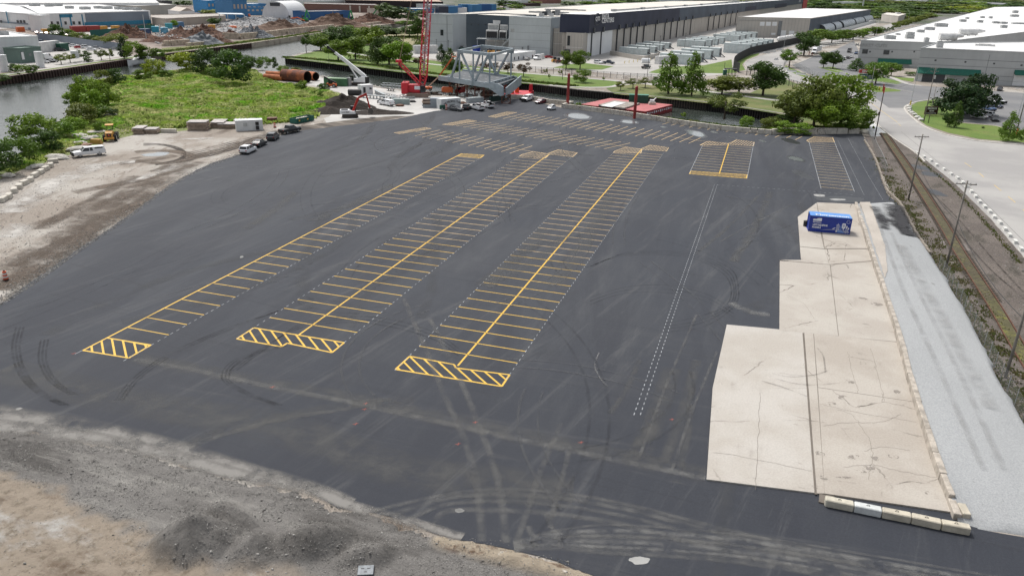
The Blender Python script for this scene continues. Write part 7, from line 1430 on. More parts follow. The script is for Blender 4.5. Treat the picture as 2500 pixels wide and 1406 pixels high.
for i,(x_,y_) in enumerate([(2338,99),(2392,86)]): lx,ly = q.loc(G(x_,y_,ZM)); b = MB(); b.cyl((lx,ly,ZM + 2.2),1.6,5,HW,12,axis='X',r2=.6); b.build('duct_cone',q.t)
SR = M('sign_red_board',(.42,.05,.045),.6); ST_ = M('sign_teal',(.02,.10,.11),.5); SB_ = M('sign_brown',(.05,.015,.012),.6)
c_ = G(2112,206); hT = HT(2112,206,171); sg = thing('roadside_sign','roadside sign with red ENTER band over teal boards behind the dark pole','sign',(c_.x,c_.y,0),R(8)); b = MB()
for x_ in (-2.8,2.8): b.bar((x_,0,0),(x_,0,hT - 1),.25,BPL)
b.build('post',sg); b = MB(); b.box((0,0,hT - .6),(7.2,.4,1.3),SR); b.build('red_band',sg); text_on('ENTER',1.15,SGN,sg,(0,-.24,hT - .6),(1,0,0),(0,0,1),bold=.03,sx=1.4)
b = MB(); b.box((0,0,hT - 2.6),(7.2,.35,2.3),HW); b.build('frame',sg)
for x_ in (-1.75,1.75): b = MB(); b.box((x_,-.2,hT - 2.6),(3.2,.06,1.9),ST_); o = b.build('teal_board',sg); b = MB(); b.box((x_,-.25,hT - 2.35),(2.0,.03,.25),SGN); b.box((x_,-.25,hT - 2.85),(2.4,.03,.2),SGN); b.build('printed_line',o)
c_ = G(2271,283); hT = HT(2271,283,260); sg = thing('ground_sign','dark brown low sign with white lettering on the curved lawn','sign',(c_.x,c_.y,0),R(5)); b = MB(); b.box((0,0,hT * .55),(4.0,.5,hT * .85),SB_); b.build('board',sg)
for z_,w_,h_ in ((.78,3.0,.55),(.52,1.5,.4),(.28,3.2,.22)):
 for k in range(7 if w_ > 2 else 4): b = MB(); n7 = 7 if w_ > 2 else 4; b.box((-w_ / 2 + (k + .5) * w_ / n7,-.27,hT * z_),(w_ / n7 * .6,.04,h_),SGN); b.build('lettering',sg)
for (x_,y_,h,m_,l_) in [(2125,219,1.6,YB,'yellow bollard at the driveway island nearest the dark pole'),(2146,222,1.5,YB,'yellow bollard on the driveway island beside the red post'),(2222,258,1.5,YB,'yellow bollard at the tip of the curved lawn above the boulders'),(2155,224,2.6,PIL,'red bollard post on the driveway island'),(1975,135,2.0,PIL,'left red gate post in front of the white semi truck'),(1982,137,2.0,PIL,'right red gate post in front of the white semi truck'),(2482,328,1.4,ORM,'orange fire hydrant at the right end of the lawn')]: post_thing(l_,(x_,y_),h,m_,.22)
for i,(x_,y_) in enumerate([(2220,263),(2220,268),(2222,274),(2227,278),(2233,282.5),(2240,289),(2247,294.5)]): c_ = G(x_,y_); rock('boulder',c_.x,c_.y,.85,M('white_boulder',(.55,.54,.51),.85),'white boulder edging the tip of the curved lawn, %s from the top' % ordn[i],'boulder','white boulders edging the lawn',seed=i * 7,flat=.6,rz=i)
b = MB(); b.prof([(-.4,0),(-.4,.15),(-.15,.45),(-.1,1.0),(.1,1.0),(.15,.45),(.4,.15),(.4,0)],4.2,HW); jm = b.mesh('jersey_barrier')
for i,(x_,y_,a_) in enumerate([(1872,131,18),(1887,128,18),(1903,124,18),(1899,164,-28),(1914,170,-25),(1933,177,-22),(1955,183.5,-22),(1978,191,-25),(1895,147,60)]): c_ = G(x_,y_); obj('jersey_barrier',jm,None,(c_.x,c_.y,.02),R(a_ + 90 if i < 3 else a_ + 90 - 12),label='white jersey barrier on the curved road, %s counting from the black screen fence' % ordn[i],cat='barrier',group='white jersey barriers on the curved road')
def semi(label,base,tail,pm):
 c_,e_ = G(*base),G(*tail); t_ = thing('semi_truck',label,'truck',(c_.x,c_.y,0),ang(e_,c_)); b = MB(); b.prof([(2.6,.6),(2.6,1.4),(.9,2.0),(.5,3.0),(-1.8,3.9),(-1.8,.6)],2.4,pm); b.build('cab',t_,bevel=.12); b = MB(); b.bar((.95,0,2.05),(.55,0,2.95),2.0,GLS,h=.08); b.build('windscreen',t_); b = MB(); b.box((-9,0,2.7),(13.5,2.55,2.9),HW); b.build('trailer',t_)
 for x_ in (1.6,-2.6,-3.9,-13.2,-14.4): wheel(t_,x_,-1.1,.52,.35)
 b = MB(); b.box((2.65,0,1.0),(.1,1.2,.8),DKG); b.build('grille',t_)
semi('white semi truck with trailer waiting at the red gate posts',(1987,133),(2036,117),PWHT)
RAILM,t = _new('black_railing'); P = wpos(t); s = _n(t,'ShaderNodeSeparateXYZ'); t.links.new(P,s.inputs[0]); w_ = mathn(t,'GREATER_THAN',mathn(t,'FRACT',mathn(t,'MULTIPLY',mathn(t,'ADD',s.outputs[0],mathn(t,'MULTIPLY',s.outputs[1],.3)),5.0),0),.80); finish(t,(.015,.016,.018),.5,alpha=mathn(t,'MULTIPLY',w_,1.0))
fence('railing_fence','long black railing fence along the footpath in front of the data centre',PX([(1098,160),(1150,164),(1260,174),(1400,185),(1520,193),(1640,200)]),2.4,2.7,BLM,RAILM,pw=.16)
fence('railing_fence','black railing fence curving below the road between park trees and clump',PX([(1880,196),(1905,205),(1923,210),(1965,222),(2000,236)]),2.6,3.2,BLM,RAILM,pw=.2)
fence('screen_fence','tall black fabric screen fence curving round the generator yard',PX([(1960,104),(1925,112),(1898,119),(1862,127),(1834,134),(1806,148),(1792,160),(1789,172)]),4.2,5,BLM,M('black_fabric',(.012,.013,.016),.8),solid=True)
fence('screen_fence','short end panel of the black screen fence beside the black kiosk',PX([(1789,172),(1797,175),(1804,179)]),4.2,4,BLM,M('black_fabric',(.012,.013,.016),.8),solid=True)
fence('chain_link_fence','long pale chain-link fence between the avenue trees and the warehouse drive',PX([(1912,168),(1918,158),(1930,145),(1985,126),(2040,112),(2120,92),(2260,58)]),2.6,4,FP,FG,pw=.12); fence('chain_link_fence','low chain-link fence along the curved warehouse drive',PX([(1934,160),(1960,172),(1990,187),(2030,190)]),2.0,3,FP,FG,pw=.1); fence('slat_fence','grey slatted screen at the end of the car park by the pine',PX([(2339,284),(2350,278),(2359,268)]),3.0,3,FP,HVAC,solid=True)
KI = thing('kiosk','small black roofed kiosk beside the green portable toilet','kiosk',(*G(1782,184),0),R(-5)); b = MB()
for x_ in (-2.2,-.7,.7,2.2):
 for y_ in (-1,1): b.bar((x_,y_,0),(x_,y_,2.6),.15,BPL)
b.build('frame',KI); b = MB(); b.box((0,0,2.7),(5.2,2.6,.2),BPL); b.build('roof',KI)
PT = thing('portable_toilet','green portable toilet left of the black kiosk','portable toilet',(*G(1769,184),0),0); b = MB(); b.box((0,0,1.15),(1.5,1.5,2.3),GRNC); b.build('cabin',PT,bevel=.05); b = MB(); b.box((0,0,2.38),(1.5,1.5,.2),HW,top=.8); b.build('roof',PT)
fence('black_cage','dark caged enclosure in front of the big round park tree',PX([(1822,184),(1850,187),(1862,183)]),3.6,2,BLM,RAILM,pw=.25)
# far left bank and horizon
BLT = M('trim_blue',(.03,.20,.32),.5); WHW = panel_mat('white_wall',(.72,.73,.73)); GRW = panel_mat('grey_wall',(.20,.23,.27));
zb = 9.5
q = Bldg('blue_trimmed_hall','long white hall with grey bands and bright blue trim across the river',(96,36),(366,28.5),zb,60,WHW,WROOF,poly=[G(96,36,zb),G(366,28.5,zb),G(240,12,zb),G(40,14,zb)])
q.rect(206,31,365,49,GRW,'grey_band',.06); q.rect(206,55.5,369,58,BLT,'blue_line',.08); q.rect(206,61,371,69,GRW,'grey_band',.06); q.rect(97,38,113,60,WHW,'panel',.06)
for x0,x1 in ((144,152),(168,177),(198,206)): q.rect(x0,36,x1,66,BLT,'blue_pilaster',.2,.25)
q.rect(144,36,177,43,BLT,'blue_lintel',.2,.25)
for x0 in (122,137,156,176,190): q.rect(x0,53,x0 + 8,61,WIN,'window',frame=WHW)
for x0 in (102,108,114): q.rect(x0,54,x0 + 3,65,WIN,'window')
for i,(x_,y_) in enumerate([(85,16),(120,17),(140,16),(170,22),(208,24),(240,22),(262,23),(290,24),(312,25),(335,26)]): q.unit(x_,y_,5 if i % 2 else 7,4,2.0,HVAC)
q = Bldg('blue_trimmed_hall','left wing of the blue-trimmed hall with grey loading doors and parked lorries',(-120,23),(70,36),zb,60,WHW,WROOF,poly=[G(-120,22,zb),G(70,36,zb),G(98,36,zb),G(60,18,zb),G(-60,2,zb)])
q.rect(-100,48,68,58,GRW,'grey_band',.06); q.rect(14,28,22,58,BLT,'blue_pilaster',.2,.25)
for x0 in (0,40,48,56): q.rect(x0,50,x0 + 6,57,DKG,'loading_door',.1)
q = Bldg('blue_trimmed_hall','grey and white office corner of the blue-trimmed hall with narrow windows',(70,37),(97,39),zb,20,WHW,WROOF,poly=[G(68,35.8,zb + .6),G(97,38,zb + .6),G(120,36.6,zb + .6),G(90,34,zb + .6)]); q.rect(68,37,96,52,GRW,'grey_band',.06); q.rect(68,60,98,63,BLT,'blue_line',.08); q.rect(68,68,100,76,GRW,'grey_band',.06)
q = Bldg('white_warehouse','huge pale warehouse roof at the top left of the view',G(-200,22,10),G(420,16,10),10,10,WHW,WROOF,poly=[G(-300,10,10),G(388,8.5,10),G(372,-4,10),G(-300,-6,10)])
zl = HT(100,147,92)
q = Bldg('riverside_hall','white riverside hall with grey-green entrance at the left picture edge',G(-120,96,zl),G(92,91,zl),zl,25,WHW,WROOF,poly=[G(-120,97,zl),G(92,91,zl),G(20,79,zl),G(-160,79,zl)]); q.rect(29,124,39,133.5,WIN,'window',frame=WHW); q.rect(-20,131,18,150,WHP,'loading_door',.06,frame=RIBG); q.rect(-100,121.5,44,123,RIBG,'panel_joint',.03); q.unit(8,86,4,3,1.6,HVAC)
GGR = panel_mat('grey_green_wall',(.13,.19,.165)); q = Bldg('entrance_annex','grey-green flat-roofed entrance annex of the riverside hall',G(46,121,5.6),G(99,116.5,5.6),5.6,8,GGR,M('green_roof',(.13,.19,.17),.6)); q.rect(50,128,61,146,WHP,'door',frame=RIBG); q.rect(70,131,77,137,RIBG,'window')
container('white box trailer with red and black print between hall and green tarpaulin lorry',G(100,130),G(148,124),4.6,2.6,HW,name='trailer',cat='trailer',ribs=False); container('dark teal covered lorry right of the white box trailer',G(150,126),G(170,124),3.4,2.6,GRNC,name='lorry',cat='truck',ribs=False)
car('van',PWHT,(115,146),(135,143),'white van parked beside the grey-green entrance annex',group='cars parked on the far left bank')
for i,(x_,y_,l_) in enumerate([(100,165,'white upright silo tank right of the round bushes on the far bank'),(12,175,'white tank unit at the far left quay edge'),(186,152,'small white cylinder between bank trees')]): b = MB(); b.cyl((0,0,3),1.5,6 if i < 2 else 3,PWHT,12); b.build('tank',None,label=l_,cat='tank').location = (*G(x_,y_),0)
fence('slate_screen_fence','long slate-grey screen fence behind the far bank car row',PX([(92,98),(130,101),(180,108),(230,116),(290,122),(300,127)]),3.4,8,DKG,GRW,solid=True); fence('teal_screen_fence','teal green screen fence before the red containers of the blue-trimmed hall',PX([(222,92),(255,89),(292,86),(330,80),(380,76)]),4,8,DKG,M('teal_fabric',(.02,.13,.11),.7),solid=True)
for i,(x0,x1,y0,m_,l_) in enumerate([(178,212,80,PIL,'rust red freight container, left one before the blue-trimmed hall'),(213,246,79,PIL,'rust red freight container, right one before the blue-trimmed hall'),(346,370,87,PBLU,'dark blue container by the brown scrap pile'),(428,450,68,M('dusty_blue',(.09,.19,.33),.6),'dusty blue container behind the graffiti machine')]): container(l_,G(x0,y0),G(x1,y0 - 1),3.6,4,m_,ribs=False)
for i,(x_,y_,l_) in enumerate([(115,84,'yellow bus roofed vehicle left of the bank woods'),(255,76,'yellow canopy unit right of the red containers'),(285,75,'long yellow canopy unit before the blue-trimmed hall'),(53,79,'orange lorry at the loading doors of the left wing')]): container(l_,G(x_ - 9,y_),G(x_ + 9,y_ - .5),2.8,3,YLW if i < 3 else ORM,name='parked_unit',cat='vehicle',ribs=False)
LIM = M('limestone_blocks',(.47,.40,.32),.9,var=.25,scale=.6);
block_wall('block_bay_wall','cream block wall along the scrapyard edge above the grass bank',PX([(455,113),(520,108),(560,104)]),2.2,1.5,1.6,mats=(LIM,),jit=.5); block_wall('block_bay_wall','stacked cream block wall in front of the dark grey tarpaulin heap',PX([(396,114),(458,110)]),2.5,1.8,2.8,rows=2,mats=(LIM,),jit=.3); block_wall('block_bay_wall','stacked cream block wall between the rust heap and the grey scrap heap',PX([(545,96),(584,97)]),2.5,1.8,3.6,rows=3,mats=(LIM,),jit=.2)
block_wall('block_bay_wall','long cream block wall below the brown earth heaps of the scrapyard',PX([(586,97),(650,91),(700,84),(760,78),(812,72)]),2.8,1.6,3.4,rows=2,mats=(LIM,),jit=.2); block_wall('block_bay_wall','cream block wall right of the green cranes along the quay',PX([(700,84.5),(790,74),(880,64),(960,55)]),3.2,1.6,1.8,mats=(LIM,),jit=.3)
RUS = ground_mat('rust_scrap',[((.22,.12,.08),.5,.45,.65,0,1),((.30,.27,.25),.9,.6,.72,0,1)],(.10,.055,.04),fine=.5,finescale=1.8,bd=.6); GRS = ground_mat('grey_scrap',[((.45,.46,.47),.7,.5,.66,0,1),((.04,.042,.048),1.1,.52,.66,0,1)],(.20,.215,.235),fine=.5,finescale=1.5,bd=.6); WHS = ground_mat('white_scrap',[((.05,.05,.055),.6,.5,.62,0,1),((.28,.24,.22),.9,.55,.7,0,1)],(.50,.50,.50),fine=.5,finescale=1.2,bd=.6); BRE = ground_mat('brown_earth',[((.20,.135,.10),.25,.4,.65,0,1)],(.145,.095,.07),fine=.3,finescale=1.2,bd=.3)
for (x_,y_,rx,ry,h,m_,l_) in [(316,92,17,9,7,RUS,'tall rust-brown scrap heap beside the teal fence'),(470,92,13,7,4.5,RUS,'long rusty scrap heap in the middle of the scrapyard'),(500,84,16,7,6,RUS,'rusty heap with pale bits behind the long rusty heap'),(440,86,10,6,5,RUS,'dark brown heap left of the yellow dumped plate'),(495,108,14,7,6.5,M('grey_tarp_heap',(.10,.115,.13),.6,var=.2),'dark grey sheeted heap nearest the grass bank'),(530,105,12,6,4,RUS,'red-brown heap right of the dark sheeted heap'),(565,90,13,6,4,RUS,'low rust heap above the stacked cream wall'),(618,92,15,7,7,GRS,'blue-grey metal scrap heap right of the rust heap'),(685,76,27,12,7.5,BRE,'broad brown earth heap left of the dome foot'),(760,70,20,10,4,BRE,'low brown earth heap joining the tallest one'),(815,68,30,13,10,BRE,'tallest brown earth heap before the blue workshop'),(640,58,40,14,5.5,WHS,'huge heap of white and black crushed cars before the dome'),(600,62,26,12,6,WHS,'crushed white goods heap under the open shed'),(700,62,26,10,5.5,GRS,'dark grey mixed scrap at the foot of the dome'),(905,57,26,11,8,RUS,'brown scrap heap between the two green cranes'),(380,103,10,5,3,RUS,'rubbly dark heap by the slender pole'),(560,80,24,9,3.4,WHS,'low pale scrap spread before the beige garages'),(410,100,16,7,2.4,RUS,'low rubble spread above the stacked cream wall')]: heap('scrap_heap',x_,y_,rx,ry,h,m_,l_,'scrap heap',seed=x_ % 13,rough=.45,pw=1.0)
pts = []; sz = []
for k in range(2600): g_ = G(rng.uniform(380,900),rng.uniform(60,108)); pts.append((g_.x,g_.y,.1)); sz.append(.4 + 1.3 * rng.random() ** 2)
keepi = [i for i,p_ in enumerate(pts) if (lambda s_: s_[1] < 112 - (s_[0] - 380) * .085)(PJ(p_[0],p_[1]))]; tag(scatter_stones('scrap_litter',[pts[i] for i in keepi],[sz[i] for i in keepi],WHS),'loose scrap and rubble littered over the scrapyard floor','scrap',kind='stuff')
MGN = M('crane_green',(.03,.28,.09),.5)
def material_handler(label,x_,y_,top,lean,mat=MGN):
 c_ = G(x_,y_); t_ = thing('material_handler',label,'material handler',(c_.x,c_.y,0),0); h = HT(x_,y_,top); b = MB(); b.box((0,0,2.2),(5,3,2),mat); b.build('body',t_); b = MB(); b.box((-1.5,-1.4,4.2),(1.6,1.4,2),GLS); b.build('cab',t_); b = MB(); b.bar((0,0,3),(lean,0,h),1.0,mat); b.build('boom',t_); b = MB(); b.bar((lean,0,h),(lean * 2.2,0,h * .35),.7,mat); b.build('stick',t_); crawler(t_,6,1,3.4,1.2)
material_handler('green material handler with raised arm before the white dome foot',745,54,25,2); material_handler('green material handler left of the brown scrap heap on the quay',863,56,26,-2); material_handler('tallest green material handler before the grey-green trees',905,52,17,8); material_handler('orange material handler at the open shed corner',604,44,27,-6,ORM); material_handler('orange machine digging at the dome foot',713,54,43,5,ORM)
for (x_,y_,m_,l_) in [(402,83,M('graffiti_blue',(.12,.32,.45),.6,var=.5,scale=.6),'pale blue graffiti-covered machine left of the dusty blue container'),(413,71,M('teal_drum',(.05,.28,.34),.6),'teal drum standing behind the graffiti-covered machine'),(518,75,YLW,'yellow dumped plate on the rusty heap'),(570,78,ORM,'orange dumped drum in the middle of the scrapyard'),(380,80,M('sky_blue',(.05,.33,.45),.6),'sky blue unit at the teal fence end')]: container(l_,G(x_ - 9,y_),G(x_ + 9,y_),3.5,4,m_,name='scrap_unit',cat='scrap',ribs=False)
zg = 5.0; TANW = panel_mat('tan_wall',(.42,.37,.32))
q = Bldg('garage_row','long low beige garage building with brown doors behind the scrapyard',G(400,47.5,zg),G(551,40,zg),zg,26,TANW,M('tan_roof',(.36,.33,.30),.8),poly=[G(370,44,zg),G(403,47.5,zg),G(551,40,zg),G(540,34,zg),G(370,38,zg)])
for x0 in (431,443,460,471,482,493): q.rect(x0,52 - (x0 - 431) * .05,x0 + 9,60 - (x0 - 431) * .05,M('garage_door_brown',(.15,.10,.085),.7),'garage_door',.08)
zp = 8
q = Bldg('beige_warehouse','long pale beige warehouse behind the bank woods',G(330,17,zp),G(430,13,zp),zp,30,panel_mat('pale_beige',(.42,.41,.37)),M('pale_roof',(.5,.49,.46),.8),poly=[G(225,12,zp),G(330,17,zp),G(430,13,zp),G(380,8,zp)]); q = Bldg('gabled_shed','small white gabled shed with tan roof behind the beige garages',G(435,28,6),G(475,29,6),6,25,WHW,TANW,poly=[G(410,26,6),G(438,30,6),G(475,28,6),G(450,22,6)]); q.rect(440,30,449,34,WIN)
b = MB(); a_,c_,e_ = G(438,30,6),G(475,28,6),G(412,26,6); pk = (a_ + c_) / 2; bk = pk + (e_ - a_); b.add([(*a_,6.05),(*c_,6.05),(*pk,9),(*e_,6.05),(*(c_ + (e_ - a_)),6.05),(*bk,9)],[(0,1,2),(0,2,5,3),(1,4,5,2),(3,5,4)],TANW); b.build('gable_roof',None,label='tan pitched roof of the small white gabled shed',cat='roof')
OS = thing('open_shed','open steel shed roof on posts over crushed scrap','shed'); zz = 8; P_ = [G(535,34.5,zz),G(596,36,zz),G(590,33,zz),G(530,32,zz)]; b = MB(); b.prism(P_,zz - .3,zz,HOOD); b.build('roof',OS)
for u in (0,.33,.66,1): p_ = P_[0].lerp(P_[1],u); b = MB(); b.bar((*p_,0),(*p_,zz),.5,HOOD); b.build('post',OS)
a_,c_ = G(641,44),G(707,45); L_ = (c_ - a_).length; hd = HT(672,45,4.5); DM = thing('fabric_dome','large white fabric arch hall rising above the scrapyard','dome hall',(*((a_ + c_) / 2),0),ang(a_,c_)); dep = (G(750,41) - c_).length; dv = G(750,41) - c_; dv.rotate(Matrix.Rotation(-ang(a_,c_),2)); vs = []; n_ = 20
for e in (0,1): vs += [(-L_ / 2 * math.cos(math.pi * i / n_) + dv.x * e,dv.y * e,hd * math.sin(math.pi * i / n_) ** .85) for i in range(n_ + 1)]
DWH = M('fabric_white',(.74,.75,.75),.5,var=.02); b = MB(); b.add(vs,[(i,i + 1,n_ + 2 + i,n_ + 1 + i)[::-1] for i in range(n_)],DWH); b.build('fabric_shell',DM,smooth=True); b = MB(); b.add(vs[:n_ + 1],[tuple(range(n_ + 1))[::-1]],WHW); b.build('end_wall',DM)
for x_ in (-.12,0,.12): b = MB(); b.box((L_ * x_,-.15,hd * .82),(3,.2,3),DKG); b.build('vent',DM)
BLW = panel_mat('workshop_blue',(.035,.11,.27)); BLM2 = panel_mat('mid_blue',(.06,.19,.37))
q = Bldg('blue_workshop','low blue workshop with dark bay doors behind the brown earth heaps',G(750,30,7),G(855,28,7),7,20,BLW,M('tan_roof',(.36,.33,.30),.8))
for x0 in (793,809,825): q.rect(x0,36,x0 + 13,44,BPL,'bay_door',.1)
q = Bldg('brick_row','long row of brown brick buildings behind the blue workshop',G(742,10,8),G(930,15,8),8,16,panel_mat('brown_brick',(.19,.11,.09)),M('grey_flat_roof',(.22,.21,.20),.8),poly=[G(742,10.5,8),G(925,14.5,8),G(915,11,8),G(742,7,8)])
for i in range(8): q.piece(q.L * (i + .85) / 8.2,.5,q.L * (i + 1.02) / 8.2,7.4,CLB,'white_door',.1)
q = Bldg('dark_warehouse','very long dark brown warehouse with tan roof near the horizon',G(843,1.5,9),G(1082,6,9),9,20,panel_mat('dark_brown',(.035,.025,.03)),M('tan_roof2',(.38,.28,.22),.8),poly=[G(843,1.5,9),G(1082,6,9),G(1070,0,9),G(840,-5,9)]); q = Bldg('tan_shed','tan and beige shed between brick row and green handler',G(918,24,8),G(945,24,8),8,20,TANW,TANW)
for i,(x0,x1,y0,h,m_,l_) in enumerate([(505,540,3,12,M('bright_blue',(.03,.25,.55),.5),'bright blue industrial building left of the red scrap sorter'),(566,602,1,16,BLM2,'tall blue industrial tower with beige window bands'),(602,650,11,10,BLM2,'blue building with beige windows and white roof'),(600,645,20,7,BLM2,'low blue building with white roof beside the dome'),(1050,1110,13,8,M('corrugated_grey',(.36,.40,.41),.5),'pale corrugated gabled shed behind the crane boom'),(1000,1060,23,5,BLM2,'low blue building behind the trees left of the boom')]):
 z_ = h; q = Bldg('industrial_building',l_,G(x0,y0,z_),G(x1,y0,z_),z_,30,m_,WROOF)
 for k in range(4): q.piece(q.L * (k + .25) / 4,z_ * .55,q.L * (k + .75) / 4,z_ * .78,TANW if i != 4 else RIBG,'window',.1)
b = MB();
for i,(x0,x1,y0,m_) in enumerate([(1072,1095,24.5,PNAV),(1095,1118,24.5,BLM2),(1118,1128,24,BLW),(1128,1152,18,BLM2),(1152,1176,19,BLM2),(1176,1200,17,BLW),(1200,1212,17,BLM2)]): container('stacked blue freight container behind the cream roof, %s from the left' % ordn[i],G(x0,y0 + 12),G(x1,y0 + 12),9,10,m_,ribs=False)
q = Bldg('canopy_shed','long white shed roof in front of the stacked blue containers',G(1075,20,7),G(1140,21,7),7,15,WHW,WROOF)
for i,(x0,x1,y0,h,m_,l_) in enumerate([(1245,1290,2,7,WHW,'white building at the horizon right of the round trees'),(1285,1320,10,4,M('dark_rust',(.07,.045,.04),.8),'dark rusty structure at the horizon before the brick plant'),(1325,1370,-1,8,panel_mat('brick_red',(.26,.13,.10)),'red brick plant at the horizon'),(1460,1500,-3,8,WHW,'white building at the horizon behind the pylons'),(1600,1680,2,6,M('pale_teal',(.40,.46,.45),.6),'pale flat roof building behind the signed hall'),(2060,2110,6,9,WHW,'pale house among the dark woods at the horizon'),(660,760,-4,8,WHW,'white depot at the horizon behind the dome'),(770,840,2,6,WHW,'row of white trailers at the horizon'),(240,300,0,5,DKG,'dark low structure at the horizon behind the blue-trimmed hall'),(395,420,4,6,DKG,'dark loading yard building behind the pale warehouse')]): Bldg('distant_building',l_,G(x0,y0,h),G(x1,y0,h),h,30,m_,m_)
for i,(x_,ty) in enumerate([(1376,1),(1402,-4),(1421,-4),(1430,0),(1445,-6),(1463,2),(1580,-6)]): c_ = G(x_,14); b = MB(); b.bar((0,0,0),(0,0,26),.8 if i % 2 else 1.4,STL); b.bar((-4,0,22),(4,0,22),.4,STL); o = b.build('pylon',None,label='grey steel pylon at the horizon behind the cream roof, %s from the left' % ordn[i],cat='pylon',group='pylons at the horizon'); o.location = (*c_,0)
c_ = G(2105,24); b = MB(); b.cyl((0,0,22),1.6,44,LMP,10); b.build('monopole',None,label='thick pale monopole mast rising out of the dark woods',cat='mast').location = (*c_,0)
TH_ = panel_mat('townhouse_grey',(.30,.32,.35));
for i in range(14):
 x0 = 2118 + i * 13; q = Bldg('townhouse','grey gabled townhouse in the long horizon row, %s from the left' % ordn[i],G(x0,1 + i * .35,9),G(x0 + 11.5,1 + i * .35,9),9,18,TH_ if i % 2 else WHW,RIBG,'house',parapet=0); q.t['group'] = 'townhouses at the horizon';
 for k in (0.25,.75): q.piece(q.L * k - .9,4.6,q.L * k + .9,6.8,WIN,'window',.1)
 b = MB(); b.prof([(-q.L / 2 - .3,0),(0,3.6),(q.L / 2 + .3,0)],18,RIBG,T=Matrix.Translation((q.L / 2,9,9))); b.build('gable',q.t)
for i in range(8):
 x0 = 2352 + i * 14; q = Bldg('townhouse','grey gabled townhouse of the right-hand row above the woods, %s from the left' % ordn[i],G(x0,6 + i * .8,9),G(x0 + 12,6 + i * .8,9),9,18,TH_,RIBG,'house',parapet=0); q.t['group'] = 'townhouses at the horizon'
 for k in (0.25,.75): q.piece(q.L * k - .9,4.6,q.L * k + .9,6.8,WIN,'window',.1)
 b = MB(); b.prof([(-q.L / 2 - .3,0),(0,3.6),(q.L / 2 + .3,0)],18,RIBG,T=Matrix.Translation((q.L / 2,9,9))); b.build('gable',q.t)
c_ = G(358,100); b = MB(); b.cyl((0,0,7),.18,14,LMP,6); b.build('mast',None,label='slender pale pole at the edge of the scrapyard dirt',cat='pole').location = (*c_,0)
# vegetation
LEAF,t = _new('foliage'); oi = _n(t,'ShaderNodeObjectInfo'); va = _n(t,'ShaderNodeVertexColor',layer_name='leaf'); s = _n(t,'ShaderNodeSeparateColor'); t.links.new(va.outputs[0],s.inputs[0])
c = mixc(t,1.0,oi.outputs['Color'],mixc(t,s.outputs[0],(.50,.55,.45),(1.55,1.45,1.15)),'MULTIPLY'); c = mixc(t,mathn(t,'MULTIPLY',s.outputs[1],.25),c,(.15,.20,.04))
d_ = _n(t,'ShaderNodeBsdfPrincipled'); d_.inputs['Roughness'].default_value = .55; d_.inputs['Specular IOR Level'].default_value = .25; tr = _n(t,'ShaderNodeBsdfTranslucent'); mx = _n(t,'ShaderNodeMixShader'); mx.inputs[0].default_value = .28; o_ = _n(t,'ShaderNodeOutputMaterial')
t.links.new(c,d_.inputs['Base Color']); t.links.new(c,tr.inputs[0]); t.links.new(d_.outputs[0],mx.inputs[1]); t.links.new(tr.outputs[0],mx.inputs[2]); t.links.new(mx.outputs[0],o_.inputs[0])
BARK = M('bark',(.075,.06,.047),.9,var=.25,scale=3)
